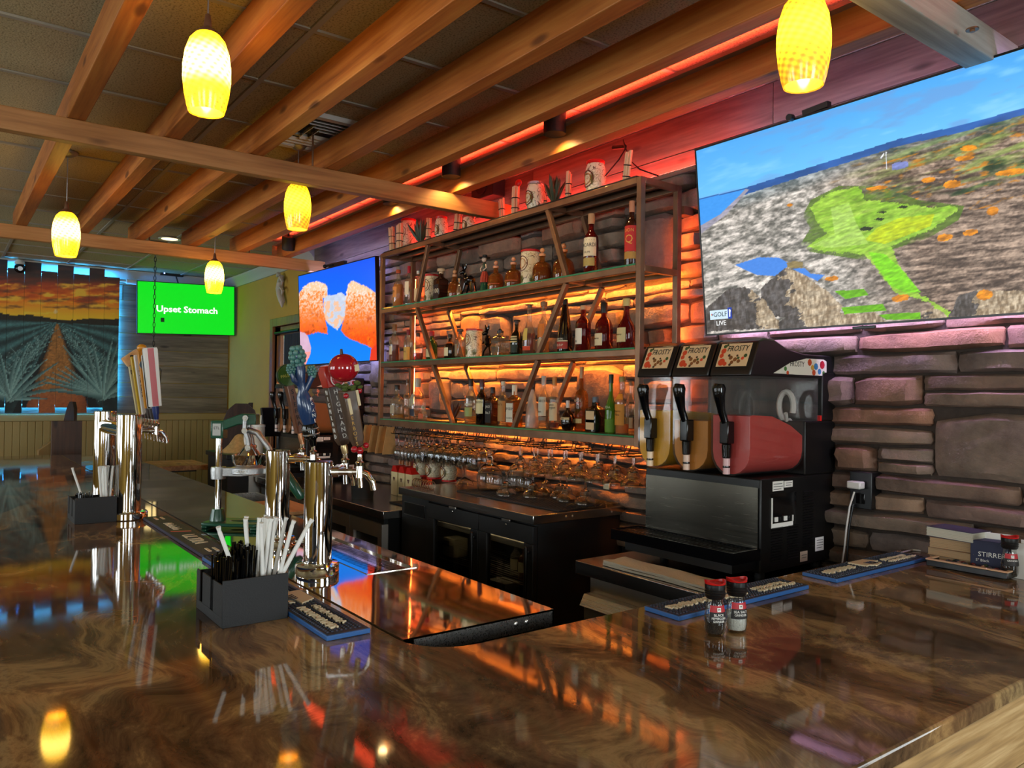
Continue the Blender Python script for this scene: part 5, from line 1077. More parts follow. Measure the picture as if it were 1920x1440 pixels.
mt_ = thing('bar_mat', 'black mat lying in the gap between drawer refrigerator and cooler', 'mat'); MB().bx(-4.66, -4.34, 2.46, 2.62, FZ+.001, FZ+.010).build('mat_sheet', M['rubber'], mt_, bev=.002)

# ------------------------------------------------------------------ glasses
G = M['glass']
m_, nt_, b_ = newmat('stem_glass'); b_.inputs['Base Color'].default_value = (1, 1, 1, 1); b_.inputs['Roughness'].default_value = 0.0; b_.inputs['Transmission Weight'].default_value = 1.0; b_.inputs['IOR'].default_value = 1.58; SG = m_
def glassmesh(prof, n=18): return MB().lathe(prof, n)
WINE = [(0, 0), (.033, 0), (.034, .002), (.010, .006), (.0045, .014), (.004, .075), (.008, .084), (.026, .098), (.037, .120), (.040, .145), (.036, .175), (.031, .198), (.030, .198), (.035, .173), (.0385, .145), (.035, .121), (.024, .101), (.003, .090)]
BALL = [(0, 0), (.038, 0), (.039, .002), (.012, .006), (.006, .013), (.005, .05), (.012, .058), (.036, .072), (.052, .10), (.055, .13), (.050, .165), (.043, .19), (.0415, .19), (.0485, .165), (.0535, .13), (.050, .102), (.034, .0755), (.004, .064)]
MARG = [(0, 0), (.036, 0), (.037, .002), (.012, .005), (.0055, .012), (.005, .065), (.012, .072), (.026, .082), (.030, .100), (.033, .112), (.050, .122), (.060, .135), (.062, .152), (.0605, .152), (.058, .137), (.048, .1245), (.031, .115), (.028, .100), (.024, .0845), (.003, .077)]
FISH = [(0, 0), (.045, 0), (.046, .003), (.016, .008), (.010, .020), (.016, .045), (.026, .06), (.020, .078), (.045, .095), (.072, .13), (.080, .175), (.074, .225), (.066, .245), (.0645, .245), (.0725, .224), (.0785, .175), (.070, .132), (.043, .0975), (.004, .088)]
COUPE = [(0, 0), (.036, 0), (.037, .002), (.012, .005), (.0045, .012), (.004, .09), (.014, .097), (.040, .112), (.050, .135), (.0485, .135), (.0385, .114), (.012, .100), (.003, .097)]
def flip(pr): h = max(z for _, z in pr); return [(r, h-z) for r, z in pr]
protos = {}
def hang(kind, x, y, ztop, label, group, name):
    k = (kind, 'h')
    if any((x-gx)**2+(y-gy)**2 < .14**2 for gx, gy in ((-3.812, 2.69), (-3.65, 2.80))): return None
    pr = {'wine': WINE, 'ball': BALL, 'marg': MARG}[kind]
    if k not in protos:
        o = glassmesh(flip(pr)).build(name, SG, None); h = max(z for _, z in pr); o.data.transform(Matrix.Translation((0, 0, -h))); protos[k] = o; first = True
    else: o = protos[k].copy(); COL.objects.link(o)
    o.location = (x, y, ztop); tag(o, label, 'glass', group); return o
RZ = ZT[3]-.040-.055
rk = thing('glass_rack', 'dark wire stemware rack hanging under the lowest shelf', 'rack')
xr = HX0+.20; rowsx = []; ORD = ['first', 'second', 'third', 'fourth', 'fifth', 'sixth', 'seventh', 'eighth', 'ninth', 'tenth', 'eleventh', 'twelfth']; cnt = {'wine': 0, 'ball': 0, 'marg': 0}
while xr < HX1-.06: rowsx.append(xr); xr += .098 if xr < -4.2 else .128
for i, x in enumerate(rowsx):
    k = .5*(.098 if x < -4.2 else .128)-.008
    w_ = MB()
    for s in (-1, 1): w_.tube([(x+s*.013, YF+.03, RZ+.05), (x+s*.013, YF+.005, RZ), (x+s*.013, YB-.01, RZ), (x+s*.013, YB-.01, RZ+.052)], .0028, 6); w_.tube([(x+s*.013, YF+.005, RZ), (x+s*(.013+.012), YF-.006, RZ+.004)], .0028, 6)
    w_.build('wire_channel', M['black_metal'], rk)
    kd = 'wine' if x < -4.62 else 'ball' if x < -3.85 else 'marg'; od = ORD[cnt[kd]]; cnt[kd] += 1
    for j in range(3):
        y = YF+.045+j*.085; rw = ['front', 'second', 'rear'][j]
        if x < -4.62: hang('wine', x, y, RZ+.0055, 'narrow wine glass hanging in the rack, %s row, %s from the shelf\'s left end' % (rw, od), 'wine glasses hanging in the rack', 'wine_glass')
        elif x < -3.85:
            if j < 2: hang('ball', x, YF+.05+j*.115, RZ+.0055, 'balloon glass hanging in the rack, %s row, %s counted from the narrow glasses' % (rw, od), 'balloon glasses hanging in the rack', 'balloon_glass')
        elif j < 2: hang('marg', x, YF+.06+j*.13, RZ+.0055, 'margarita glass hanging in the rack, %s row, %s counted from the balloon glasses' % (rw, od), 'margarita glasses hanging in the rack', 'margarita_glass')
# upturned glasses on the cooler
def stand(pr, px, py, label, name, group=None, s=1.0, cat='glass'):
    q = (px, py); o = glassmesh([(a*s, b*s) for a, b in flip(pr)], 22).build(name, SG, None, loc=(q[0], q[1], CZ+.0125)); return tag(o, label, cat, group)
stand(FISH, -3.812, 2.69, 'large round goblet standing upside down on the black mat, left one of two', 'fishbowl_goblet', 'large upturned goblets on the cooler')
stand(FISH, -3.65, 2.80, 'large round goblet standing upside down, right one, partly behind margarita glasses', 'fishbowl_goblet', 'large upturned goblets on the cooler')
stand(COUPE, -4.10, 2.70, 'coupe glass standing upside down, leftmost on the cooler', 'coupe_glass', s=1.2)
MG = 'upturned margarita glasses on the cooler'
for x, y, lab in ((-3.58, 2.645, 'upturned margarita glass right before the second goblet'), (-3.44, 2.73, 'front upturned margarita glass, second from the goblets'), (-3.49, 2.868, 'rear upturned margarita glass just right of the second goblet'), (-3.345, 2.852, 'rear upturned margarita glass in the middle of the group'), (-3.215, 2.79, 'upturned margarita glass second from the cooler\'s right end'), (-3.075, 2.80, 'upturned margarita glass nearest the frozen drink machine')):
    stand(MARG, x, y, lab, 'margarita_glass', MG, .95)
o = thing('paper_tag', 'small cream paper tag standing behind the upturned glasses', 'tag', tuple(P(1137, 905, Y=2.88))); MB().bx(-.022, .022, -.002, .002, -.035, .035).build('card', M['paper_cream'], o, smooth=0); MB().bx(-.03, .03, -.006, .006, .035, .047).build('clip', M['black_plastic'], o)
# kraft cards hung at the left end of the rack
MB().tube([(-5.56, 2.62, 1.412), (HX0-T/2, 2.62, 1.412)], .004, 6).build('side_rail', M['black_metal'], rk)
for i in range(4):
    q = P(690+i*14, 838, Y=2.62); o = thing('kraft_card', '%s brown kraft card from the left, hanging beside the narrow wine glasses' % ORD[i], 'card', (q[0], 2.62, 1.40), rot=(0, .10, 0), group='kraft cards hanging left of the glasses')
    MB().prism([(-.055, -.20), (.055, -.20), (.030, 0), (-.030, 0)], -.002, .002, lambda a, b, d: (d, a, b)).build('card', plain('kraft', hexc('b58d58'), .85, var=.1), o, smooth=0); MB().tube([(0, 0, -.005), (0, .01, .015)], .003, 6).build('hook', M['black_metal'], o)
# cartons, upturned jars and spring rings on the steel top
for i in range(3):
    q = P(748+i*13.5, 898+i*3.5, Z=FZ); q[1] = min(q[1], 2.80)
    o = thing('juice_carton', ('left', 'middle', 'right')[i]+' one of three small cream and red printed cartons', 'carton', (P(748+i*13.5, 890, Y=2.72)[0], 2.72+.0*i, FZ), group='three cream cartons on the steel top')
    MB().bx(-.045, .045, -.04, .04, 0, .17).build('box', labmat('d9c592'), o, bev=.003); MB().prism([(-.045, .17), (.045, .17), (.02, .215), (-.02, .215)], -.04, .04, lambda a, b, d: (a, d, b)).build('gable', M['red_plastic'], o, smooth=0)
    for (dx, dz) in ((-.008, .125), (.008, .125), (0, .112)): MB().ball((dx, -.0405, dz), .008, 8, 6, (1, .2, 1)).build('printed_grape', plain('grape_ink', hexc('5a2a1c'), .5), o)
    for s in (0, 1): MB().lathe([(0, 0), (.011, 0), (.011, .035), (0, .035)], 10).build('bottle_top', plain('shot_amber', hexc('a8622c'), .4), o, loc=(-.02+.04*s, .02, .22))
o = thing('red_carton', 'plain deep red carton behind the three cream cartons', 'carton', (P(790, 880, Y=2.86)[0], 2.86, FZ)); MB().bx(-.09, .09, -.04, .04, 0, .30).build('box', plain('carton_red', hexc('7e1420'), .6), o, bev=.004)
MB().bx(-.02, .02, -.042, -.0405, .2, .215).build('print_panel', M['print_white'], o, smooth=0)
for i, (px, lab) in enumerate(((790, 'upturned painted jar next to the cartons'), (814, 'upturned painted jar, middle of three under the glasses'), (842, 'upturned painted jar farthest from the cartons'))):
    x = P(px, 875, Y=2.78)[0]; jar(x, 2.78, CZ+.001, .13, .115, lab, flip=True, group='upturned painted jars on the back bar')
sg = thing('wire_ring_rack', 'low row of small dark wire rings at the cooler\'s left corner', 'rack', (0, 0, CZ))
for k in range(8):
    x = -4.27+.028*k; MB().tube([(x+.012*math.cos(t)*0, 2.44+.026*math.cos(t), .028+.026*math.sin(t)) for t in np.linspace(0, 2*PI, 13)], .0032, 5).build('wire_ring', M['rack_metal'], sg)
MB().bx(-4.28, -4.06, 2.43, 2.45, 0, .004).build('base_bar', M['rack_metal'], sg)
q = P(680, 905, Y=2.42); o = thing('black_bin', 'round black plastic bin on the steel top beneath the apple tap handle', 'bin', (q[0], 2.42, FZ))
MB().lathe([(0, 0), (.075, 0), (.085, .13), (.088, .135), (.080, .135), (.072, .02), (0, .02)], 26).build('bin_wall', M['black_matte'], o)

# prep table under the frozen drink machine
PZ, PYF, PX0, PX1 = .95, 2.16, -2.43, -1.50
pt = thing('prep_table', 'stainless steel refrigerated table under the frozen drink machine', 'table')
MB().bx(PX0, PX1, PYF, WALL-.05, PZ-.055, PZ).build('steel_top', M['steel_top'], pt, bev=.003)
MB().bx(PX0+.03, PX1-.02, PYF+.06, WALL-.07, .1, PZ-.056).build('body', M['steel_v'], pt, smooth=0)
for (z0, z1) in ((.56, PZ-.135), (.15, .545)):
    d = MB().bx(PX0+.035, PX1-.03, PYF+.02, PYF+.058, z0, z1-.03).build('drawer', M['steel_v'], pt, bev=.002)
    MB().prism([(PYF+.058, z1), (PYF+.02, z1), (PYF-.005, z1-.045), (PYF+.02, z1-.045)], PX0+.035, PX1-.03, lambda a, b, d_: (d_, a, b)).build('drawer_pull', M['steel'], d, smooth=0)
tw = thing('folded_towel', 'white folded towel lying on the steel table before the drip tray', 'towel', tuple(P(1265, 1070, Z=PZ)))
tb = MB(); nxx, nyy = 14, 6; rt_ = random.Random(3); L_, D_ = .62, .12
for lay in range(2):
    v = []; zt0 = .002+.011*lay
    for j in range(nyy+1):
        for i in range(nxx+1):
            x = (i/nxx-.5)*L_*(1-.02*lay); y = (j/nyy-.5)*D_*(1+.06*math.sin(i*.7+lay)); v.append((x, y, zt0+.009+.0035*math.sin(i*.9+j*1.3+lay)*rt_.uniform(.3, 1)))
    n_ = len(v); v += [(a, b, zt0) for a, b, c in v]; W1 = nxx+1; f = []
    for j in range(nyy):
        for i in range(nxx): f += [(j*W1+i, j*W1+i+1, (j+1)*W1+i+1, (j+1)*W1+i), (n_+(j+1)*W1+i, n_+(j+1)*W1+i+1, n_+j*W1+i+1, n_+j*W1+i)]
    rg = [i for i in range(W1)]+[j*W1+nxx for j in range(1, nyy+1)]+[nyy*W1+i for i in range(nxx-1, -1, -1)]+[j*W1 for j in range(nyy-1, 0, -1)]
    for q_ in range(len(rg)): f.append((rg[q_], n_+rg[q_], n_+rg[(q_+1) % len(rg)], rg[(q_+1) % len(rg)]))
    MB().add(v, f).build('towel_layer', plain('towel_cloth', hexc('cfc6b2'), .95, bump=.6, bscale=180), tw)
tw.location = (-1.98, 2.245, PZ)
# ------------------------------------------------------------------ frozen drink machines
def ushape(w, ztop, zbot, n=10):
    r = w/2; return [(-r, ztop)] + [(-r*math.cos(t), zbot+r-r*math.sin(t)) for t in np.linspace(0, PI, n)] + [(r, ztop)]
SW = .585; sign_cream = plain('sign_cream', hexc('d8b98c'), .5)
acryl = glassy('acrylic', (.90, .90, .89), .7, .05, body=.05, bodycol=(.5, .48, .46))
def slush(loc, rz, label, cols, fills):
    o = thing('frozen_drink_machine', label, 'drink machine', loc, rz)
    MB().bx(.0, SW, .012, .52, .03, .385).build('cabinet', M['black_metal'], o, bev=.006)
    for x in (.05, SW-.05):
        for y in (.08, .46): MB().lathe([(0, 0), (.02, 0), (.018, .03), (0, .03)], 12).build('foot', M['rubber'], o, loc=(x, y, 0))
    v = []; n_ = 12
    for i in range(n_+1):
        x = .008+(SW-.016)*i/n_; y = .006+.012*(math.cos((i/n_-.5)*PI)-1)*0; v += [(x, y+.006*math.sin(PI*i/n_), .095), (x, y+.006*math.sin(PI*i/n_), .352)]
    MB().add(v, [(2*i, 2*i+2, 2*i+3, 2*i+1) for i in range(n_)]).build('front_panel', brushed('panel_steel', (.11, .10, .08), .24, 0) if 'panel_steel' not in M else M['panel_steel'], o)
    text('Crathco', .022, M['print_white'], o, frame((SW-.055, .004, .112), (1, 0, 0), (0, 0, 1)), .0003, width=.07)
    MB().bx(0, SW, .30, .52, .385, .60).build('rear_housing', M['black_metal'], o, bev=.006)
    MB().bx(0, SW, .42, .52, .60, .80).build('rear_column', M['black_metal'], o, bev=.006)
    MB().bx(SW-.01, SW+.003, .40, .412, .60, .622).build('switch', M['red_plastic'], o)
    p = SW/3
    for k in range(3):
        x = p*(k+.5); us = ushape(p-.014, .775, .392)
        v = [(x+a, -.045+.028*max(0, (b-.5))/.27*0, b) for a, b in us] + [(x+a, .40-.05*max(0, .775-b)/.38*0, b) for a, b in us]; n = len(us)
        f = [(i, i+1, n+i+1, n+i) for i in range(n-1)] + [tuple(range(n))[::-1], tuple(range(n, 2*n))]
        MB().add(v, f).build('bowl', acryl, o, smooth=40)
        hf, hb = fills[k]; pr = []
        for (y, top) in ((-.040, hf-.004), (-.02, hf), (.10, hf-.005), (.22, (hf*2+hb)/3), (.30, (hf+2*hb)/3), (.36, hb)):
            us = ushape(p-.026, top, .398); pr.append([(x+a, y, min(b, top) if True else b) for a, b in us])
        n = len(pr[0]); v = [q for s_ in pr for q in s_]; f = []
        for s_ in range(len(pr)-1):
            for i in range(n): f.append((s_*n+i, s_*n+(i+1) % n, (s_+1)*n+(i+1) % n, (s_+1)*n+i))
        f += [tuple(range(n))[::-1], tuple((len(pr)-1)*n+i for i in range(n))]
        MB().add(v, f).build('slush', plain('slush_'+cols[k], hexc(cols[k]), .45, var=.06, scale=14, bump=.12), o, smooth=50)
        if k == 2:
            ag = MB()
            for t0 in (0,): ag.tube([(x+.05*math.cos(t)*.7, .315+.012*t/6, .655+.062*math.sin(t)) for t in np.linspace(-.4, 5.2, 18)], .012, 8)
            ag.build('auger', M['white_plastic'], o); MB().tube([(x+.02, .29, .60), (x+.03, .27, .63)], .008, 8).build('auger_arm', M['white_plastic'], o)
            MB().lathe([(0, 0), (p/2-.015, 0), (p/2-.012, .025), (0, .03)], 20).xform(Matrix.Translation((x, .37, .49)) @ Matrix.Rotation(-PI/2, 4, 'X')).build('seal_disc', M['red_plastic'], o)
        # lid with sloping sign
        prof = [(-.055, .772), (.52 if k == 2 else .46, .772), (.52 if k == 2 else .46, .868), (.30, .868), (.18, .885), (.10, .915), (.035, .918), (.0, .905), (-.048, .80)]
        ld = MB().prism(prof, x-p/2+.004, x+p/2-.004, lambda a, b, d: (d, a, b)).build('lid', M['black_plastic'], o, bev=.006, smooth=30)
        r0 = Vector((0, -.048, .80)); r1 = Vector((0, 0, .905)); up = (r1-r0).normalized(); mtx = frame((x, -.0245, .853), (1, 0, 0), up) @ Matrix.Translation((0, 0, .002))
        s_ = MB().box((0, 0, 0), (p-.055, .098, .002)); s_.xform(mtx); s_.build('sign', sign_cream, ld, smooth=0)
        text('FROSTY', .034, M['print_ink'], ld, mtx @ Matrix.Translation((.012, .026, .0018)), width=.098, shear=.15)
        rr = random.Random(5+k)
        for (hc, pts) in (('c8401c', [(-.052, .018, .012), (-.056, -.002, .010), (-.048, -.03, .016), (-.03, -.038, .009), (.045, -.016, .007)]), ('2f4a22', [(-.05, .038, .008), (-.04, .043, .006), (.055, -.005, .008), (.025, -.014, .006)]), ('7a4a20', [(-.01, -.012, .009), (.012, -.02, .009), (.03, -.028, .008), (.0, -.032, .008)]), ('3a2a1c', [(-.02, -.002, .006), (.018, -.004, .005), (-.006, -.042, .006)])):
            m_ = MB()
            for (a, b, c) in pts: m_.lathe([(0, .0006), (c, .0003), (c, 0)], 9, c=(a, b, .0012))
            m_.xform(mtx); m_.build('printed_fruit', plain('fruit_'+hc, hexc(hc), .5), ld, smooth=0)['kind'] = 'stuff'
        # tap
        tp = MB().bx(x-.020, x+.020, -.085, -.045, .515, .60).lathe([(0, .46), (.016, .46), (.019, .515), (0, .515)], 12, c=(x, -.066, 0)).build('tap', M['black_gloss'], o, bev=.004)
        MB().tube([(x, -.075, .595), (x-.008, -.088, .64), (x-.010, -.098, .69), (x-.008, -.104, .725), (x-.006, -.104, .742)], [.014, .015, .021, .026, .018], 14).build('handle', M['black_gloss'], tp)
        MB().lathe([(0, .40), (.0135, .40), (.0135, .46), (0, .46)], 14, c=(x, -.066, 0)).build('spout', plain('spout_'+cols[k], tuple(.5*a+.4 for a in hexc(cols[k])), .3), tp)
        MB().lathe([(.0142, .424), (.0145, .426), (.0145, .430), (.0142, .432)], 14, c=(x, -.066, 0)).build('spout_ring', M['black_gloss'], tp)
    # side: oval sign, stickers, switch window, vents
    X = SW-.004
    sg_ = [(0, -.034), (.07, -.036), (.155, -.036), (.165, -.028), (.165, .026), (.155, .034), (.10, .034), (.05, .012), (.015, -.02)]
    MB().prism([(a*2.2+.09, b*.95+.818) for a, b in sg_], 0, .0025, lambda a, b, d: (X+d, a, b)).build('side_sign', plain('sign_white', hexc('d8d4c4'), .5), o, smooth=0)
    text('FROSTY', .030, M['print_ink'], o, frame((X+.0028, .245, .825), (0, 1, 0), (0, 0, 1)), width=.095)
    for (hc, pts) in (('c04a22', [(.33, .835, .014), (.36, .795, .012), (.18, .79, .008)]), ('a8182c', [(.42, .828, .017)]), ('3a7aa8', [(.375, .82, .014), (.40, .80, .012)]), ('4a7a3a', [(.165, .805, .009), (.43, .795, .009)]), ('c89a3a', [(.35, .815, .011)])):
        m_ = MB()
        for (a, b, c) in pts: m_.lathe([(0, .0006), (c, .0003), (c, 0)], 9, c=(0, 0, 0)) if False else m_.prism([(a+c*math.cos(t), b+c*math.sin(t)) for t in np.linspace(0, 2*PI, 9)[:-1]], 0, .001, lambda a_, b_, d: (X+.0028+d, a_, b_))
        m_.build('printed_fruit', plain('fruit_'+hc, hexc(hc), .5), o, smooth=0)['kind'] = 'stuff'
    X = SW+.0005
    def stick_(y0, y1, z0, z1, name='sticker', mat=None): return MB().bx(X, X+.0012, y0, y1, z0, z1).build(name, mat or M['print_white'], o, smooth=0)
    stick_(.085, .155, .335, .372); stick_(.16, .215, .345, .370); stick_(.375, .435, .075, .13); stick_(.27, .32, .045, .085, mat=plain('sticker_tan', hexc('c9b49a'), .6))
    m_ = MB()
    for (y0, y1, z) in ((.09, .145, .362), (.09, .15, .352), (.09, .14, .342), (.17, .21, .362), (.17, .205, .353), (.385, .43, .118), (.385, .43, .108), (.385, .43, .098), (.385, .425, .088), (.28, .315, .07), (.28, .312, .06)): m_.bx(X+.0012, X+.0016, y0, y1, z-.0012, z+.0012)
    m_.build('sticker_print', plain('print_grey', hexc('55524e'), .6), o, smooth=0)
    stick_(.075, .24, .20, .325, 'switch_window', M['black_gloss'])
    MB().bx(X+.001, X+.004, .075, .215, .195, .212).bx(X+.001, X+.004, .075, .082, .212, .31).bx(X+.001, X+.004, .212, .218, .212, .236).build('switch_frame', M['print_white'], o, smooth=0)
    for y_ in (.095, .125, .155, .185): MB().bx(X+.0012, X+.006, y_, y_+.02, .218, .236).build('switch', M['print_white'] if y_ in (.095, .155) else M['black_plastic'], o, bev=.001)
    for (y0, n, z0) in ((.075, 13, .07), (.18, 13, .07), (.285, 22, .10)):
        m_ = MB()
        for i in range(n): m_.box((X+.002, y0+.038, z0+i*.0105), (.004, .072, .003), (0, .5, 0))
        m_.build('vent_slats', M['black_plastic'], o, smooth=0)
    # drip tray
    d = MB().bx(-.03, SW+.01, -.165, -.155, .085, .128).bx(-.03, SW+.01, -.01, 0, .085, .128).bx(-.03, -.02, -.155, -.01, .085, .128).bx(SW, SW+.01, -.155, -.01, .085, .128).bx(-.02, SW, -.155, -.01, .085, .092)
    dt_ = d.build('drip_tray', M['black_gloss'], o, smooth=0); gm = MB()
    for i in range(30): gm.bx(-.018+i*.0203, -.010+i*.0203, -.155, -.01, .116, .121)
    gm.bx(-.02, SW, -.086, -.078, .113, .122); gm.build('grate', M['black_plastic'], dt_, smooth=0)
    MB().bx(.02, SW-.02, -.13, .012, .045, .085).build('tray_bracket', M['black_metal'], o, smooth=0)
    return o
slush((-2.338, 2.47, PZ), 0, 'triple frozen drink machine with yellow, orange and red slush under the golf screen', ('f2b000', 'd98a20', 'c23a32'), ((.635, .60), (.60, .57), (.625, .50)))
q = P(690, 800, Y=2.97)
slush((q[0]-SW-.02, 2.42, FZ), 0, 'second frozen drink machine half hidden behind the hop and apple tap handles', ('a8621c', 'a8621c', 'a8621c'), ((.62, .60), (.62, .60), (.66, .62)))
# ------------------------------------------------------------------ draft towers
C_ = M['chrome']
def stacked(s, size, mat, parent, mtx, **k): return text('\n'.join(s), size, mat, parent, mtx, .0008, **k)
def faucet(o, x, y0, z, dirx, handle, tilt):
    """shank, faucet and its handle on the +y side; dirx fans the shank sideways"""
    d = Vector((dirx, 1, 0)).normalized(); p0 = Vector((x, y0, z)); e = p0+d*.085
    f = MB().tube([p0-d*.01, p0+d*.02], .017, 14).tube([p0+d*.018, e], .010, 12).tube([p0+d*.05, p0+d*.062], .0165, 14)
    f.tube([e+Vector((0, 0, -.018)), e+Vector((0, 0, .018))], [.014, .013], 14).tube([e+Vector((0, 0, .017)), e+Vector((0, 0, .030)), e+Vector((0, 0, .036)), e+Vector((0, 0, .055))], [.011, .0145, .008, .008], 12)
    f.tube([e, e+d*.022+Vector((0, 0, -.008)), e+d*.04+Vector((0, 0, -.032)), e+d*.046+Vector((0, 0, -.058))], [.012, .011, .0105, .0105], 12).tube([e+Vector((0, 0, -.012)), e+d*.004+Vector((0, 0, -.05))], [.009, .009], 10)
    f.build('faucet', C_, o, smooth=50)
    if handle:
        base = e+Vector((0, 0, .05)); handle(o, Matrix.Translation(base) @ Matrix.Rotation(tilt, 4, 'X'))
def place(mb, mtx): mb.xform(mtx); return mb
def h_highland(o, m):
    place(MB().lathe([(0, 0), (.010, 0), (.012, .02), (.010, .03), (0, .03)], 14), m).build('ferrule', plain('brass', (.65, .5, .25), .3, .9), o)
    def sq(a, z): return [(sx*a, sy*a, z) for sx, sy in ((-1, -1), (1, -1), (1, 1), (-1, 1))]
    v = sq(.014, .03)+sq(.021, .05)+sq(.022, .23); h = place(MB().add(v, [(3, 2, 1, 0), (8, 9, 10, 11)]+[(4*j+i, 4*j+(i+1) % 4, 4*j+4+(i+1) % 4, 4*j+4+i) for j in (0, 1) for i in range(4)]), m).build('tap_handle', M['handle_wood'], o, bev=.002)
    stacked('HIGHLAND', .021, M['print_white'], h, m @ frame((.0225, 0, .135), (0, 1, 0), (0, 0, 1)), width=.03)
    stacked('HIGHLAND', .021, M['print_white'], h, m @ frame((0, -.0225, .135), (1, 0, 0), (0, 0, 1)), width=.022)
    v = [(sx*a, sy*a, z) for a, z in ((.024, .225), (.028, .275), (.020, .295)) for sx, sy in ((-1, -1), (1, -1), (1, 1), (-1, 1))]
    t = place(MB().add(v, [(3, 2, 1, 0), (8, 9, 10, 11)]+[(4*j+i, 4*j+(i+1) % 4, 4*j+4+(i+1) % 4, 4*j+4+i) for j in (0, 1) for i in range(4)]), m).build('handle_cap', plain('cap_red', hexc('b3281e'), .3, coat=.4), o, bev=.003)
    q = MB().lathe([(0, .004), (.022, .004), (.027, .002), (.027, -.004)], 24).xform(m @ frame((.029, .012, .25), (0, 1, 0), (0, 0, 1))); q.build('medallion', plain('medal_red', hexc('a8202c'), .3), t)
    q = MB().tube([(.024*math.cos(a), .024*math.sin(a), .004) for a in np.linspace(0, 2*PI, 21)], .0018, 5, caps=False).xform(m @ frame((.029, .012, .25), (0, 1, 0), (0, 0, 1))); q.build('medallion_ring', M['print_white'], t)
def h_cider(o, m):
    v = [(sx*a, sy*b, z) for a, b, z in ((.014, .012, .03), (.021, .019, .06), (.027, .022, .215)) for sx, sy in ((-1, -1), (1, -1), (1, 1), (-1, 1))]
    h = place(MB().add(v, [(3, 2, 1, 0), (8, 9, 10, 11)]+[(4*j+i, 4*j+(i+1) % 4, 4*j+4+(i+1) % 4, 4*j+4+i) for j in (0, 1) for i in range(4)]), m).build('tap_handle', M['handle_wood'], o, bev=.005)
    stacked('CIDERBOYS', .0165, M['print_gold'], h, m @ frame((.0255, -.012, .11), (0, 1, 0), (.03, 0, 1)), width=.012)
    for (x, y, z) in ((.027, -.012, .165), (.027, .020, .185)): place(MB().box((x, y, z), (.003, .009, .05)), m).build('cream_tag', M['paper_cream'], h, smooth=0)
    place(MB().ball((.012, -.002, .285), .047, 22, 14, (1, 1, .95)), m).build('apple', plain('apple_red', hexc('a3121f'), .12, coat=.6), o, smooth=60)
    place(MB().tube([(.012, 0, .325), (.014, .002, .345)], [.006, .004], 8), m).build('apple_stem', M['dark_wood'], o)
    place(MB().box((.05, .022, .28), (.010, .016, .02)), m).build('apple_tag', M['paper_cream'], o)
    lf = MB()
    for k in range(16): lf.ball((.018+R.uniform(-.02, .025), R.uniform(-.03, .034), .225+R.uniform(-.010, .012)), .010, 6, 4, (1, 1, .6))
    place(lf, m).build('leaf_cluster', plain('leaf_green', hexc('4a5a26'), .5), o)
    for (x, y, z, r) in ((.03, -.02, .20, .009), (.02, .032, .205, .009), (.012, -.02, .028, .011), (.016, -.004, .020, .012), (.012, .022, .030, .010)): place(MB().ball((x, y, z), r, 10, 8), m).build('red_berry', M['apple_red'], o)
def h_sierra(o, m):
    place(MB().lathe([(0, 0), (.009, 0), (.010, .03), (.008, .05), (0, .05)], 12), m).build('ferrule', plain('copper', (.7, .35, .18), .3, .9), o)
    h = place(MB().bx(-.019, .019, -.014, .014, .045, .235), m).build('tap_handle', wood('handle_brown', hexc('33190d'), hexc('5a3018'), hexc('74431f'), .35, 2, knots=False), o, bev=.003)
    stacked('SIERRA', .025, M['print_ink'], h, m @ frame((.0195, 0, .145), (0, 1, 0), (0, 0, 1)), width=.02)
    d = place(MB().tube([(.004, 0, .272), (.022, 0, .272)], .040, 26), m).build('disc', plain('disc_green', hexc('3c5f1c'), .35), o)
    place(MB().tube([(.001, 0, .272), (.018, 0, .272)], .043, 26), m).build('disc_rim', plain('disc_rim', hexc('20351a'), .4), o)
    text('PALE ALE', .016, plain('print_lime', hexc('c9c05a'), .5), d, m @ frame((.0225, 0, .272), (0, 1, 0), (0, 0, 1)), .0006, width=.066)
def h_blue(o, m):
    bl = plain('blue_enamel', hexc('1e3a63'), .25, coat=.5)
    place(MB().lathe([(0, 0), (.012, 0), (.016, .025), (.029, .035), (.031, .075), (.026, .085), (0, .085)], 22), m).build('handle_base', M['black_gloss'], o)
    rg = MB()
    for z in (.045, .066): rg.lathe([(.0305, z-.003), (.0325, z), (.0305, z+.003)], 22)
    place(rg, m).build('base_ring', plain('pewter', (.4, .45, .48), .3, .8), o)
    b = place(MB().tube([(0, .0, .08), (0, .0, .11), (.002, -.002, .15), (.0, -.006, .19), (0, -.004, .215), (.006, -.010, .245), (.004, -.004, .29), (0, -.002, .33)], [.022, .031, .034, .026, .016, .018, .022, .016], 18), m).build('tap_handle', bl, o, smooth=60)
    place(MB().tube([(.004, .004, .21), (.012, .020, .235), (.012, .034, .258)], [.012, .011, .014], 10), m).build('raised_arm', bl, o)
    place(MB().tube([(.006, -.02, .24), (.014, -.036, .255), (.010, -.040, .285)], [.010, .010, .008], 10), m).build('raised_arm', bl, o)
    stacked('PERNI', .020, M['print_white'], b, m @ frame((.031, .010, .135), (-.25, 1, 0), (0, 0, 1)), width=.018)
    def hop(c, r, h):
        hp = MB()
        for k in range(5):
            for q in range(6):
                a = 2*PI*(q+.5*(k % 2))/6; rr = r*math.sin(PI*(k+1)/6.2); hp.ball((c[0]+rr*math.cos(a), c[1]+rr*math.sin(a), c[2]+h*(k/4-.5)), r*.42, 7, 5, (1, 1, 1.1))
        place(hp, m).build('hop_cone', plain('hop_teal', hexc('4f7f78'), .4), o); c2 = MB().ball(c, r*.95, 12, 8, (1, 1, h/r*.55)); place(c2, m).build('hop_core', bl, o)
    hop((.004, -.004, .338), .024, .062); hop((.016, .036, .275), .014, .036); hop((.008, -.038, .295), .013, .034)
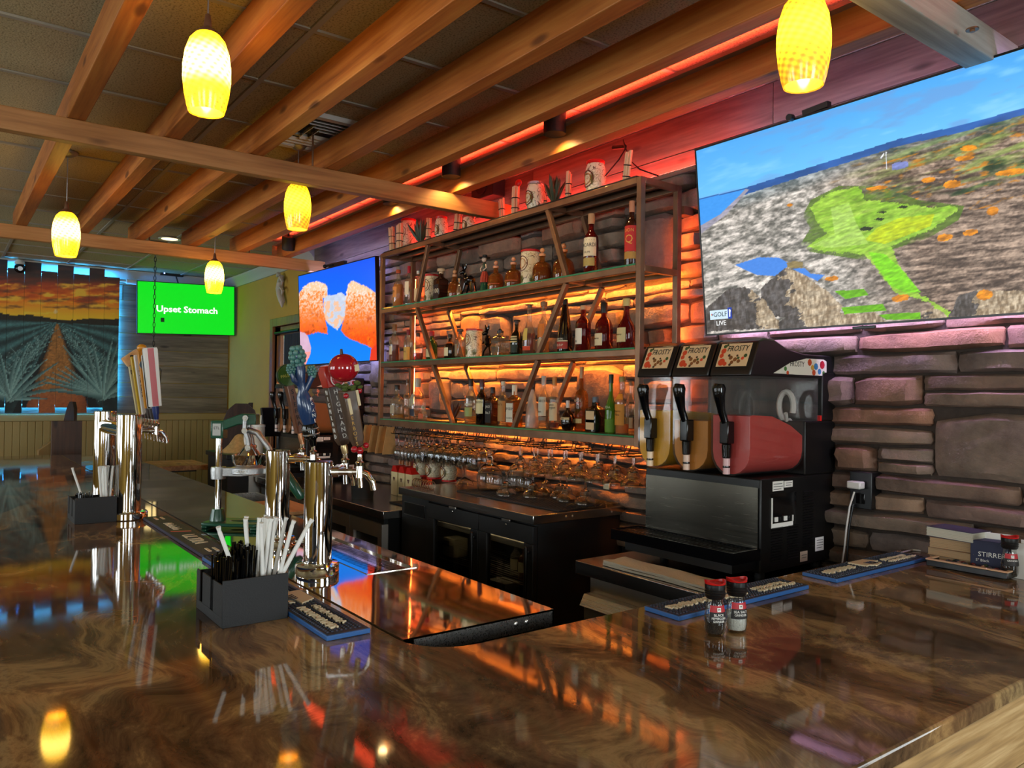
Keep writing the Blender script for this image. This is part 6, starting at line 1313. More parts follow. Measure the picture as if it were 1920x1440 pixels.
def paddle(w, z0, z1, t, mat, stripes=(), base=None, extra=None):
    def fn(o, m):
        if base: place(MB().lathe([(0, 0), (.010, 0), (.014, .03), (.016, z0), (0, z0)], 14), m).build('handle_base', base, o)
        h = place(MB().prism([(-w*.42, z0), (w*.42, z0), (w*.5, z1-.01), (w*.44, z1), (-w*.44, z1), (-w*.5, z1-.01)], -t/2, t/2, lambda a, b, d: (d, a, b)), m).build('tap_handle', mat, o, bev=.002)
        for (a, b, c, d, mt_) in stripes: place(MB().box((t/2+.0006, (a+b)/2, (c+d)/2), (.001, b-a, d-c)), m).build('stripe', mt_, h, smooth=0)
        if extra: extra(o, h, m, t)
    return fn
def tower(name, label, loc, H, r, cap=True):
    o = thing(name, label, 'beer tower', loc, group=None)
    MB().lathe([(0, 0), (r*1.5, 0), (r*1.55, .004), (r*1.55, .028), (r*1.45, .034), (r*1.05, .036), (r*1.05, .042), (0, .042)], 36).build('base_flange', C_, o, smooth=30)
    MB().lathe([(0, .04), (r, .04), (r, H-.003), (r*.96, H), (0, H)], 40).build('column', C_, o, smooth=30)
    return o
TA = tower('beer_tower', 'chrome beer tower nearest, with wooden and apple-topped tap handles', (-2.31, .97, BAR+.002), .352, .0435)
faucet(TA, -.018, .036, .318, -.45, h_highland, math.radians(13)); faucet(TA, .022, .036, .318, .55, h_cider, math.radians(13))
q = P(519, 1000, Y=1.02)
TB = tower('beer_tower', 'chrome beer tower second, with blue hop figure and brown tap handles', (q[0], 1.02, BAR+.002), .352, .0435)
faucet(TB, -.018, .036, .318, -.45, h_sierra, math.radians(14)); faucet(TB, .022, .036, .318, .55, h_blue, math.radians(11))
# pass-through tower
XC, YC, HC = -3.76, .69, .462; x2 = -.62
TC = tower('beer_tower', 'big chrome pass-through beer tower with two columns and a row of tap handles', (XC, YC, BAR), HC, .052)
MB().lathe([(0, 0), (.078, 0), (.08, .03), (.055, .036), (0, .036)], 36, c=(x2, 0, 0)).build('base_flange', C_, TC, smooth=30); MB().lathe([(0, .03), (.052, .03), (.052, HC-.003), (.05, HC), (0, HC)], 40, c=(x2, 0, 0)).build('column', C_, TC, smooth=30)
MB().tube([(-.03, 0, HC-.075), (x2+.03, 0, HC-.075)], .036, 28).build('header', C_, TC, smooth=30)
wp = plain('enamel_white', hexc('dcd8d0'), .3, coat=.3); rp = plain('enamel_red', hexc('b3141c'), .3, coat=.3); yp = plain('enamel_yellow', hexc('c9a21e'), .35, coat=.3); op = plain('enamel_orange', hexc('d48a1e'), .35, coat=.3); np_ = plain('enamel_navy', hexc('1a2f6a'), .3, coat=.4)
def ex_est(o, h, m, t): text('ESTRELLA', .032, M['print_ink'], h, m @ frame((t/2+.001, 0, .17), (0, 0, 1), (0, -1, 0)), .0006, width=.16)
def ex_badge(o, h, m, t): place(MB().tube([(t/2, 0, .255), (t/2+.006, 0, .255)], .022, 20), m).build('badge', plain('badge_grey', hexc('5f7480'), .4), h); place(MB().ball((0, 0, .335), .022, 12, 8, (1, 1, .8)), m).build('knob', op, o)
def ex_yel(o, h, m, t): place(MB().box((t/2+.001, .004, .20), (.002, .028, .06)), m).build('patch', M['print_ink'], h, smooth=0); text('Z', .03, M['print_white'], h, m @ frame((t/2+.0022, .004, .20), (0, 1, 0), (0, 0, 1)))
def ex_mo(o, h, m, t):
    text('Mo', .030, M['print_ink'], h, m @ frame((t/2+.001, 0, .225), (0, 1, 0), (0, 0, 1)), .0006); stacked('OSITO', .022, M['print_ink'], h, m @ frame((t/2+.001, -.002, .12), (0, 1, 0), (0, 0, 1)))
    place(MB().box((0, 0, .295), (.03, .085, .05), (.5, 0, 0)), m).build('sign_top', M['board_wood'], o, bev=.004); place(MB().box((.016, -.004, .298), (.003, .014, .02)), m).build('sign_mark', M['print_ink'], o)
hs = [paddle(.062, .06, .33, .026, wp, [(-.013, .013, .062, .327, rp)], np_), paddle(.045, .05, .30, .024, wp, [(-.022, -.010, .052, .298, M['print_ink'])], M['dark_wood']), paddle(.042, .05, .32, .026, op, [], M['dark_wood'], ex_badge), paddle(.046, .02, .305, .026, wp, [], M['dark_wood'], ex_est), paddle(.046, .02, .30, .026, yp, [], M['dark_wood'], ex_yel), paddle(.044, .02, .275, .024, plain('enamel_cream', hexc('c9b88a'), .4), [], M['dark_wood'], ex_mo)]
for k, hfn in enumerate(hs): faucet(TC, -.04-.066*k, .034, HC-.075, 0, hfn, math.radians(6+k*.6))

# ------------------------------------------------------------------ hand juicer
J = thing('hand_juicer', 'green and grey lever hand juicer standing on the steel ledge', 'juicer', (-3.33, .955, BAR+.002), math.radians(50))
gm = M['green_enamel']; al = M['cast_alloy']
MB().prism([(-.045, -.06), (.02, -.075), (.19, -.085), (.215, -.06), (.19, -.035), (.06, -.01), (.06, .01), (.19, .035), (.215, .06), (.19, .085), (.02, .075), (-.045, .06)], .012, .026).prism([(-.045, -.06), (-.02, -.06), (-.02, .06), (-.045, .06)], 0, .012).bx(.17, .2, -.08, -.04, 0, .012).bx(.17, .2, .04, .08, 0, .012).build('base', gm, J, bev=.005)
MB().lathe([(0, .024), (.034, .024), (.030, .05), (.024, .075), (0, .075)], 16).build('base_boss', gm, J)
MB().tube([(0, 0, .06), (0, 0, .405)], .0135, 16).build('post', C_, J)
MB().bx(-.027, .027, -.025, .025, .37, .445).prism([(.02, .405), (.02, .445), (.10, .475), (.165, .475), (.165, .43), (.09, .43)], -.022, .022, lambda a, b, d: (a, d, b)).build('top_head', gm, J, bev=.004)
MB().box((0, -.0258, .408), (.034, .0012, .05)).build('badge', plain('badge_silver', hexc('b5b5b0'), .35, .5), J, smooth=0); text('ETL', .016, M['print_ink'], J, frame((0, -.0266, .414), (1, 0, 0), (0, 0, 1)))
MB().lathe([(.016, .20), (.030, .20), (.032, .235), (.030, .25), (.016, .25)], 16).build('arm_collar', al, J)
MB().prism([(.0, .212), (.0, .248), (.21, .25), (.21, .225), (.10, .212)], -.018, .018, lambda a, b, d: (a, d, b)).lathe([(.060, .225), (.072, .225), (.072, .252), (.060, .252)], 24, c=(.13, 0, 0)).build('cup_arm', al, J, bev=.003)
text('GARRO', .018, M['print_white'], J, frame((.125, -.0732, .238), (1, 0, 0), (0, 0, 1)), bend=.0732); 
MB().lathe([(.030, .24), (.05, .245), (.066, .275), (.071, .305), (.069, .305), (.063, .277), (.048, .25), (.02, .25)], 26, c=(.13, 0, 0)).build('cup', C_, J)
MB().lathe([(.012, .35), (.016, .345), (.040, .315), (.050, .30), (0, .30)], 20, c=(.13, 0, 0)).build('press_cone', C_, J)
MB().tube([(.13, 0, .33), (.128, 0, .37), (.118, 0, .40)], [.014, .012, .012], 12).build('plunger', al, J)
for s in (-.022, .022): MB().tube([(.138, s, .33), (.132, s, .37), (.118, s, .405), (.120, s, .455)], [.009, .0085, .010, .009], 10).build('link', al, J)
pv = MB()
for (x, z) in ((.125, .458), (.122, .405), (.137, .335)): pv.tube([(x, -.036, z), (x, .036, z)], .012, 14).tube([(x, -.04, z), (x, -.036, z)], .007, 12)
pv.build('pivot_bolt', plain('bolt_steel', (.6, .6, .58), .25, 1), J)
MB().tube([(.122, 0, .408), (.165, 0, .395), (.205, 0, .345), (.245, 0, .285), (.285, 0, .235)], [.012, .014, .013, .0115, .010], 12).build('lever', al, J)
MB().tube([(.278, 0, .243), (.29, 0, .228), (.325, 0, .175), (.352, 0, .135), (.36, 0, .123)], [.013, .018, .021, .020, .010], 14).build('lever_grip', gm, J)
MB().tube([(.20, 0, .24), (.25, .0, .25), (.262, 0, .262)], [.012, .012, .006], 10).build('arm_rest', gm, J)

# ------------------------------------------------------------------ caddies, straws, stirrers
def caddy(label, x0, x1, y0, y1, h, rz=0):
    o = thing('bar_caddy', label, 'caddy', ((x0+x1)/2, (y0+y1)/2, BAR), rz); w = (x1-x0)/2; d = (y1-y0)/2; t = .004; m = M['black_matte']
    MB().bx(w-t, w, -d, d, 0, h).build('front_wall', m, o, bev=.001)
    MB().bx(-w, -w+t, -d, d, 0, h*.86).build('back_wall', m, o, bev=.001); MB().bx(-w+t, w-t, d-t, d, 0, h*.9).build('end_wall', m, o, bev=.001)
    MB().bx(-w+t, w-t, -d+t, d-t, 0, t).build('floor_plate', m, o, smooth=0)
    sl = MB().bx(-w+t, w-t, -d, -d+t, 0, .024)
    for a, b in ((-w+t, -w+.03), (-w+.055, -w+.125), (-w+.15, w-t)): sl.bx(a, b, -d, -d+t, .024, h*.9)
    sl.build('slotted_wall', m, o, bev=.001)
    MB().bx(-w+.125, -w+.129, -d+t, d-t, t, h*.85).build('divider', m, o, smooth=0); MB().bx(-w+.129, w-t, -.002, .002, t, h*.85).build('divider', m, o, smooth=0)
    return o
caddy('black plastic bar caddy in front, with black stirrers and white straws', -2.125, -1.895, .558, .72, .114)
caddy('black plastic bar caddy farther along, beside the big chrome tower', -3.92, -3.70, .475, .635, .110)
STR = MB().tube([(0, 0, 0), (0, 0, .228), (.0006, 0, .234)], [.0052, .0052, .0042], 9).tube([(.0006, 0, .233), (.002, .001, .243)], [.0048, .0062], 7)
straw0 = None
def straw(x, y, z, tx, ty, label, group, s=1.0):
    global straw0
    if straw0 is None: straw0 = o = STR.build('paper_straw', M['paper_white'], None)
    else: o = straw0.copy(); COL.objects.link(o)
    o.location = (x, y, z); o.rotation_euler = (tx, ty, R.uniform(0, 6) if abs(tx)+abs(ty) < .02 else 0); o.scale = (s, s, s); return tag(o, label, 'straw', group)
G1 = 'white straws in the front caddy'; G2 = 'white straws in the farther caddy'
for i in range(18):
    straw(-1.99+.0105*(i % 6), .655+.013*(i // 6)+.006*(i % 2), BAR+.006, R.uniform(-.24, .12), R.uniform(-.10, .14), 'white paper-wrapped straw standing upright among others in the front caddy', G1)
straw(-1.955, .645, BAR+.006, .36, .05, 'white straw leaning farthest toward the guests\' side in the front caddy', None, 1.02)
straw(-1.93, .66, BAR+.006, -.50, .05, 'white straw leaning farthest toward the bartender\'s side in the front caddy', None, 1.10)
for i in range(13): straw(-3.79+.011*(i % 5), .575+.008*(i//3)+.006, BAR+.006, R.uniform(-.16, .10), R.uniform(-.08, .06), 'white paper-wrapped straw standing upright in the farther caddy', G2, .95)
straw(-3.85, .55, BAR+.006, .30, -.05, 'white straw leaning alone at the guests\' side of the farther caddy', None, .95)
sb = MB()
for i in range(150):
    x = -2.03+.122*R.random(); y = .566+.070*R.random(); t = R.uniform(-.16, .12); u = R.uniform(-.10, .22); h = .150+.018*R.random()+(.02 if y > .61 else 0)
    sb.tube([(x, y, BAR+.006), (x+t*h*.35, y+u*h*.3, BAR+h)], .0024, 4)
o = sb.build('stirrers', M['black_gloss'], None, smooth=0); tag(o, 'dense bundle of thin black stirrers in the front caddy', 'stirrers', kind='stuff')
sb = MB()
for i in range(40):
    x = -3.79+.07*R.random(); y = .485+.06*R.random(); h = .115+.012*R.random(); sb.tube([(x, y, BAR+.006), (x+R.uniform(-.01, .01), y+R.uniform(-.01, .01), BAR+h)], .0017, 4)
o = sb.build('stirrers', M['black_gloss'], None, smooth=0); tag(o, 'dense bundle of thin black stirrers in the farther caddy', 'stirrers', kind='stuff')

# ------------------------------------------------------------------ bar mats
nv = plain('mat_navy', hexc('1b2438'), .55); nvs = plain('mat_blue', hexc('2f5f9c'), .4); pu = plain('mat_purple', hexc('231d33'), .55)
def barmat(label, x0, x1, y0, y1, mat, side, longx, prints, nub=True):
    o = thing('bar_mat', label, 'mat', ((x0+x1)/2, (y0+y1)/2, BAR+.0005)); w = (x1-x0)/2; d = (y1-y0)/2
    MB().bx(-w, w, -d, d, 0, .012).build('mat_sheet', side, o, bev=.002); MB().bx(-w+.003, w-.003, -d+.003, d-.003, .012, .0126).build('mat_top', mat, o, smooth=0)
    if nub:
        nb_ = MB(); st = .0115
        for i in range(int((2*w-.014)/st)):
            for j in range(int((2*d-.014)/st)): nb_.lathe([(.0042, .0125), (.0030, .0155), (0, .0155)], 5, c=(-w+.012+i*st, -d+.012+j*st, 0))
        nb_.build('nubs', mat, o, smooth=0)
    for p in prints: p(o)
    return o
cr_ = M['cream_rubber']
def script(u0, u1, v0, v1, longx, seed, zt=.018):
    """a run of raised cream letter-like bars: too worn and small to read in the photograph"""
    def fn(o):
        r = random.Random(seed); m_ = MB(); u = u0
        while u < u1:
            w = r.uniform(.006, .012); a, b = v0+r.uniform(0, .25)*(v1-v0), v1-r.uniform(0, .25)*(v1-v0); k = r.random()
            bars = [(u, u+w*.4, a, b)] + ([(u+w*.4, u+w, b-.004, b)] if k < .5 else [(u+w*.4, u+w, a, a+.004)]) + ([(u+w*.75, u+w, a, (a+b)/2)] if k > .3 else [])
            for (p, q_, c, d) in bars: m_.bx(*((p, q_, c, d) if longx else (c, d, p, q_)), .012, zt)
            u += w+.0025
        m_.build('raised_print', cr_, o, smooth=0)
    return fn
def emblem(u, longx, s=1.0, sgn=1):
    def fn(o):
        pl = [(-.055, .035), (.03, .035), (.055, -.002), (.02, -.004), (.012, -.012), (.022, -.018), (.04, -.012), (.036, -.024), (-.01, -.034), (-.03, -.02), (-.05, -.022)]
        f = (lambda a, b, d: (u+a*s, b*s*sgn, d)) if longx else (lambda a, b, d: (b*s*sgn, u+a*s, d)); MB().prism(pl, .012, .018, f).build('raised_emblem', cr_, o, smooth=0)
        m_ = MB()
        for k in range(4): m_.tube([f(-.02+.011*k, .004, .0185), f(-.012+.011*k, -.008, .0185), f(-.016+.011*k, -.022, .0185)], .0016, 5)
        m_.build('emblem_line', nv, o)
    return fn
def txtpr(s, u, v, size, mat, width=None):
    def fn(o): text(s, size, mat, o, frame((u, v, .0127), (1, 0, 0), (0, 1, 0)), .0012, width=width, name='raised_lettering', shear=.15)
    return fn
def bars(u):
    def fn(o): MB().bx(u-.03, u+.03, .008, .018, .012, .0145).bx(u-.03, u+.03, -.018, -.008, .012, .0145).build('printed_bar', cr_, o, smooth=0)
    return fn
def slash(u):
    def fn(o): MB().prism([(u-.02, -.034), (u-.008, -.034), (u+.022, .034), (u+.010, .034)], .0125, .0142).build('red_slash', M['red_plastic'], o, smooth=0)
    return fn
barmat('dark purple bar mat at the foot of the big chrome tower', -3.68, -2.72, .735, .835, pu, pu, True, [bars(-.40), bars(.40), txtpr('Michelob', -.17, 0, .05, cr_, .20), txtpr('ULTRA', .16, 0, .07, cr_, .22), slash(-.03)], nub=False)
barmat('navy ribbed bar mat with cream print, behind the front caddy', -2.70, -1.665, .725, .835, nv, nvs, True, [script(-.47, -.30, -.02, .015, True, 1), emblem(-.22, True, 1.2), emblem(.17, True, 1.2), script(.27, .47, -.032, -.006, True, 4), script(.27, .45, .004, .026, True, 5), script(.0, .10, -.02, .015, True, 8)])
barmat('navy bar mat with blue edge behind the two grinders', -1.432, -1.312, 1.52, 2.10, nv, nvs, False, [script(-.26, -.10, -.02, .018, False, 11), emblem(.0, False, 1.1, -1), script(.09, .24, -.008, .014, False, 12), script(.09, .26, .018, .036, False, 13)])
barmat('navy bar mat with blue edge nearest the stone wall', -1.425, -1.305, 2.24, 2.83, nv, nvs, False, [script(-.26, -.10, -.02, .018, False, 21), emblem(.0, False, 1.1, -1), script(.09, .24, -.008, .014, False, 22), script(.09, .26, .018, .036, False, 23)])

# ------------------------------------------------------------------ grinders, books, box, tray
def grinder(x, y, z, label, kind, ang, lines):
    o = thing('spice_grinder', label, 'grinder', (x, y, z), math.radians(ang)); r = .0235
    MB().lathe([(0, .003), (.012, .004), (.019, .0), (.0235, .006), (.0255, .02), (.0255, .042), (.0205, .074), (.0185, .082), (.0195, .086), (.0195, .090)], 24).build('jar', G, o, smooth=60)
    fh = .050 if kind == 'salt' else .040; fm = plain('salt', hexc('dedcd4'), .9, bump=.8, bscale=400) if kind == 'salt' else plain('pepper', hexc('2c2018'), .8, var=.9, scale=300, bump=1, bscale=350)
    MB().lathe([(0, .006), (.021, .007), (.0235, .02), (.0235, min(fh, .042)), (.0222, fh), (0, fh)], 22).build('spice', fm, o)
    pr = [(.0262, .036), (.0262, .043), (.0213, .0735)]; MB().lathe(pr, 14, a0=-PI/2-.95, a1=-PI/2+.95).build('label', M['print_ink'], o, smooth=60)
    MB().lathe([(.0240, .0592), (.0215, .0745)], 14, a0=-PI/2-.95, a1=-PI/2+.95).build('label_band', plain('band_red', hexc('b3202a'), .5), o, smooth=60)
    zz = .053
    MB().box((0, -.0243, .0655), (.009, .0008, .009), (-.16, 0, 0)).build('label_mark', M['print_white'], o, smooth=0); text('M', .007, M['print_ink'], o, frame((0, -.0249, .0655), (1, 0, 0), (0, 0, 1)))
    for i, (s_, sz) in enumerate(lines): text(s_, sz, M['print_white'], o, frame((0, -.0268+.00035*(i == 0)*2, zz-i*.0075), (1, 0, 0), (0, .15, 1)), .0002, bend=.026, width=.036)
    MB().lathe([(.0, .088), (.0205, .088), (.0235, .092), (.0245, .118), (.0245, .122), (0, .122)], 26).build('grinder_cap', M['black_plastic'], o)
    rb_ = MB()
    for z_ in (.098, .1035, .109): rb_.lathe([(.0238, z_-.0015), (.0252, z_), (.0238, z_+.0015)], 26)
    rb_.build('cap_ridge', M['black_plastic'], o)
    v = []; f = []; n = 24
    for (rr, dz) in ((.0248, 0), (.0255, .006), (.0225, .006), (.021, .001)):
        for k in range(n):
            a = 2*PI*k/n; w_ = .0035*math.cos(2*a) if dz > .002 else 0; v.append((rr*math.cos(a), rr*math.sin(a), .121+dz+w_+.002))
    for j in range(3):
        for k in range(n): f.append((j*n+k, j*n+(k+1) % n, (j+1)*n+(k+1) % n, (j+1)*n+k))
    f.append(tuple(3*n+k for k in range(n))); MB().add(v, f).build('lid', M['red_plastic'], o); return o
q = P(1340, 1190, Z=BAR); grinder(q[0], q[1], BAR, 'clear grinder of black peppercorns with red lid on the bar', 'pepper', 62, [('BLACK', .0085), ('PEPPERCORN', .0075), ('GRINDER', .007)])
q = P(1378, 1184, Z=BAR); grinder(q[0], q[1]+.005, BAR, 'clear grinder of white sea salt with red lid on the bar', 'salt', 62, [('SEA SALT', .0085), ('GRINDER', .0075)])
# game tray by the wall
ty = P(1840, 1052, Z=BAR+.02)[1]; xa, xb = P(1773, 1043, Z=BAR+.02)[0], P(1930, 1066, Z=BAR+.02)[0]; ty = min(ty, 2.72)
tr_ = thing('wooden_tray', 'shallow dark tray with pale rim full of small things', 'tray', ((xa+xb)/2, ty+.09, BAR))
w = (xb-xa)/2; MB().prism([(-w+.02, -.07), (w-.02, -.07), (w-.02, .07), (-w+.02, .07)], 0, .006).bx(-w, w, -.092, -.082, .006, .026).bx(-w, w, .082, .092, .006, .026).bx(-w, -w+.01, -.082, .082, .006, .026).bx(w-.01, w, -.082, .082, .006, .026).bx(-w+.01, w-.01, -.082, .082, .004, .008).build('tray_body', M['black_plastic'], tr_, bev=.002)
MB().bx(-w-.002, w+.002, -.095, -.082, .026, .031).bx(-w-.002, w+.002, .082, .095, .026, .031).bx(-w-.002, -w+.01, -.082, .082, .026, .031).bx(w-.01, w+.002, -.082, .082, .026, .031).build('tray_rim', plain('rim_tan', hexc('c39a74'), .4), tr_, bev=.001)
for hc, n_ in (('6a2a24', 26), ('2a4a3a', 20), ('8a7a5a', 22), ('2a2a2e', 26)):
    cm = MB()
    for i in range(n_): cm.ball((R.uniform(-w+.02, w-.02), R.uniform(-.07, .07), .017+R.random()*.008), .009, 6, 4, (1, .8, .7))
    b = cm.build('trinkets', plain('trinket_'+hc, hexc(hc), .4), tr_, smooth=60); b['kind'] = 'stuff'
g3 = P(1893, 1046, Y=ty+.05); grinder(g3[0], ty+.05, BAR+.0085, 'spice grinder with red lid standing in the tray', 'pepper', 40, [('GRINDER', .0075)])
bx_ = thing('stirrer_box', 'navy cardboard stirrer box behind the grinder in the tray', 'box', (P(1862, 1030, Y=2.83)[0]-.005, 2.83, BAR), math.radians(12))
b = MB().bx(-.055, .055, -.035, .035, 0, .105).build('box', plain('box_navy', hexc('1c2140'), .6), bx_, bev=.002); MB().bx(-.055, .055, .028, .035, .105, .125).build('flap', M['paper_white'], bx_, smooth=0)
text('STIRRERS', .022, M['print_white'], b, frame((.012, -.0355, .06), (1, 0, 0), (0, 0, 1)), width=.098); text('5" Black', .012, M['print_white'], b, frame((-.02, -.0355, .04), (1, 0, 0), (0, 0, 1)))
wb_ = thing('napkin_holder', 'white upright napkin holder at the right edge by the wall', 'holder', (P(1925, 1040, Y=2.83)[0]+.02, 2.83, BAR)); MB().bx(-.05, .05, -.04, -.037, 0, .115).bx(-.05, .05, .037, .04, 0, .115).bx(-.05, .05, -.037, .037, 0, .004).build('holder', M['white_plastic'], wb_, bev=.002); MB().bx(-.045, .045, -.034, .034, .004, .10).build('napkins', M['paper_white'], wb_, bev=.003)
BKX = P(1800, 1030, Y=2.86)[0]; zb_ = BAR
BG = 'paperback books stacked by the stone wall'
for i, (t, wx, wy, rz, hc, lab) in enumerate(((.030, .15, .105, 4, '6a5a4a', 'thick paperback book at the bottom of the stack'), (.026, .155, .11, -3, '8a6a44', 'tan-paged paperback, second from the stack\'s bottom'), (.036, .15, .105, 3, '7a5c44', 'thick tan-paged paperback under the top book'), (.034, .165, .11, -8, '3a3648', 'paperback with grey cover lying on top of the stack'))):
    o = thing('paperback_book', lab, 'book', (BKX, 2.845, zb_), math.radians(rz), BG)
    MB().bx(-wx/2, wx/2, -wy/2, wy/2, 0, .0015).bx(-wx/2, wx/2, -wy/2, wy/2, t-.0015, t).bx(-wx/2, wx/2, wy/2-.0015, wy/2, .0015, t-.0015).build('cover', labmat(hc), o, smooth=0)
    pm = MB(); nl = 6
    for k in range(nl): pm.bx(-wx/2+.002+.0006*(k % 2), wx/2-.002-.0006*(k % 2), -wy/2+.002+.0006*(k % 2), wy/2-.002, .0016+(t-.0032)*k/nl, .0016+(t-.0032)*(k+.93)/nl)
    pm.build('pages', plain('pages_pale' if i == 3 else 'pages_tan', hexc('c9c4b2' if i == 3 else 'a88a66'), .9), o, smooth=0); zb_ += t+.0003
cb = thing('white_cable', 'thin white cable lying on the counter by the wall', 'cable'); MB().tube([P(1690, 1036, Z=BAR+.004), P(1710, 1031, Z=BAR+.004), P(1735, 1033, Z=BAR+.004), P(1775, 1041, Z=BAR+.004)], .003, 6).build('cable', M['white_plastic'], cb)
# outlet with charger
ow = P(1615, 918, Y=2.93); ol = thing('wall_outlet', 'black wall outlet plate on the stones', 'outlet', (ow[0], 2.93, ow[2]))
MB().bx(-.045, .045, -.006, .075, -.075, .07).build('plate', M['black_plastic'], ol, bev=.003); MB().bx(-.018, .018, -.010, -.006, -.055, -.015).build('socket', M['black_gloss'], ol, bev=.002)
ch = thing('usb_charger', 'white charger plugged in the black outlet, cable hanging', 'charger', (ow[0], 2.93, ow[2])); MB().bx(-.035, .022, -.05, -.0105, .005, .035).build('charger_body', M['white_plastic'], ch, bev=.006)
p1 = P(1602, 922, Y=2.90); rel = lambda q: tuple(np.array(q)-np.array([ow[0], 2.93, ow[2]]))
MB().tube([rel(p1), rel(P(1593, 950, Y=2.88)), rel(P(1587, 990, Y=2.88)), rel(P(1583, 1030, Y=2.88)), rel(P(1576, 1075, Y=2.88))], .0035, 7).build('cable', M['white_plastic'], ch)
MB().tube([rel(P(1600, 945, Y=2.91)), rel(P(1592, 990, Y=2.90)), rel(P(1586, 1075, Y=2.90))], .004, 7).build('cable', M['black_plastic'], ch)
# ------------------------------------------------------------------ mural on the far wall
def paint_mural(px, py):
    x = px*4.8; y = (py-480)*4.8; n = fbm(px/34+py/40, py/6, 3); n2 = fbm(px/3, py/2, 9); n3 = fbm(px/30, py/7, 17)
    ref = y - (np.clip((x-525)/1000, -3, 1))*0
    st = [(60, (.16, .13, .14)), (190, (.24, .17, .15)), (250, (.55, .22, .12)), (320, (.75, .36, .10)), (400, (.80, .42, .08)), (470, (.84, .56, .12)), (540, (.90, .66, .14))]
    yy = y-(x-500)*.03; c = np.stack([np.interp(yy, [s[0] for s in st], [s[1][k] for s in st]) for k in range(3)], 1)
    c = mixc(c, (.30, .19, .16), np.clip((n-.50)*4, 0, .8)*(y < 480)); c = mixc(c, (.93, .72, .22), np.clip((n3-.52)*5, 0, .8)*(y > 250)*(y < 520)); c = mixc(c, (.62, .20, .08), np.clip((.46-n3)*3, 0, .6)*(y > 180)*(y < 420))
    sun = ((x-502)**2+(y-500)**2) < 300; c = np.where(sun[:, None], np.array([.92, .70, .45]), c)
    hill = np.interp(x, [-800, -200, 0, 120, 260, 380, 520, 680, 780, 900, 1100], [520, 500, 512, 535, 528, 545, 575, 575, 562, 570, 565]); hb = np.interp(x, [-800, 0, 520, 1100], [575, 568, 600, 632])
    c = np.where(((y > hill) & (y < hb))[:, None], np.array([.10, .09, .05])+.05*n2[:, None], c)
    fld = y >= hb; t = np.clip((y-600)/700, 0, 1); ang = np.arctan2(y-595, np.abs(x-515)+1); rowp = np.sin(ang*30)
    f = np.array([.26, .42, .42])*(1-t[:, None])+np.array([.14, .26, .27])*t[:, None]; f = f*(0.75+.28*rowp[:, None])*(0.7+.6*n2[:, None]); f = mixc(f, (.05, .09, .09), np.clip((t-.45)*1.6, 0, .8)*np.clip(1.2-n*1.0, 0, 1)); c = np.where(fld[:, None], f, c)
    half = 10+(y-610)*.36; d = np.abs(x-515)/np.maximum(half, 1); pa = fld & (d < 1) & (y > 608)
    pc = np.array([.56, .37, .17])*(0.62+.75*n2[:, None])*(1-.55*np.clip((d[:, None]-.7)*3, 0, 1)); pc = mixc(pc, (.55, .26, .14), np.clip((y-1150)/200, 0, .6)); c = np.where(pa[:, None], pc, c)
    sh_ = fld & (d >= 1) & (d < 1.35) & (y > 640); c = np.where(sh_[:, None], c*.35, c)
    r = random.Random(4)
    def leaves(cx, cyy, k, L, a0, a1, w):
        nonlocal c
        for i in range(k):
            a = math.radians(a0+(a1-a0)*(i+r.random()*.6)/k); l = L*r.uniform(.65, 1.05); bx, by = cx+r.uniform(-25, 25), cyy+r.uniform(-15, 15)
            dx, dy = math.cos(a), -math.sin(a); s = (x-bx)*dx+(y-by)*dy; p = -(x-bx)*dy+(y-by)*dx - .10*s*s/l*(1 if dx > 0 else -1); ww = w*np.clip(1-s/l, 0, 1)**.6
            ins = (s > 0) & (s < l) & (np.abs(p) < ww); sh = np.clip(.55+.5*p/np.maximum(ww, 1), 0.15, 1)
            lc = np.array([.16, .27, .27])*(1-sh[:, None])+np.array([.50, .64, .62])*sh[:, None]*r.uniform(.7, 1.0); c = np.where(ins[:, None], lc, c)
    for q in range(10):
        for sx in (-1, 1):
            s_ = .25+.07*q; leaves(515+sx*(60+q*42), 690+q*50, 9, 90+18*q, 20, 160, 4+q*.6)
    leaves(60, 1290, 20, 560, 5, 175, 24); leaves(900, 1275, 24, 560, 8, 172, 24); leaves(-520, 1290, 20, 560, 8, 172, 24)
    return np.clip(c*1.2, 0, 1)
MX = FARX+.09; mz0, mz1 = P(100, 766, X=MX)[2], P(100, 502, X=MX)[2]
my1 = P(223, 600, X=MX)[1]; mu = thing('mural', 'painted mural of an agave field at sunset on notched boards', 'painting', (0, 0, 0))
bw = (my1 - P(12, 600, X=MX)[1])/7.0; mural_m = attrmat('mural_paint', 0, .6)
for k in range(16):
    y1 = my1-bw*k; y0 = y1-bw+.002; up = .085 if k % 2 == 1 else 0; dn = .075 if k % 2 == 0 and k else (.075 if k == 0 else 0)
    z0, z1 = mz0-(.06 if k % 2 == 0 else 0)+.01, mz1+(.05 if k % 2 == 1 else -.045)
    b = MB().bx(MX-.018, MX, y0, y1, z0, z1).build('board', M['grey_plank'], mu, smooth=0)
    picture('painted_face', mural_m, b, 16, 130, (MX+.0006, y0, z0), (0, y1-y0, 0), (0, 0, z1-z0), paint_mural)
cl = MB(); 
for z in (mz0+.2, mz1-.25): cl.bx(FARX+.026, MX-.018, my1-bw*15.5, my1-.05, z, z+.04)
cl.build('batten', M['dark_wood'], mu)
ls = MB(); ls.bx(FARX+.03, FARX+.04, my1-bw*15.8, my1-.06, mz1-.085, mz1-.070).bx(FARX+.03, FARX+.04, my1-bw*15.8, my1-.06, mz0+.035, mz0+.05).bx(FARX+.03, FARX+.04, my1-.035, my1-.02, mz0+.1, mz1-.12)
ls.build('light_strip', M['led_blue'], mu, smooth=0)
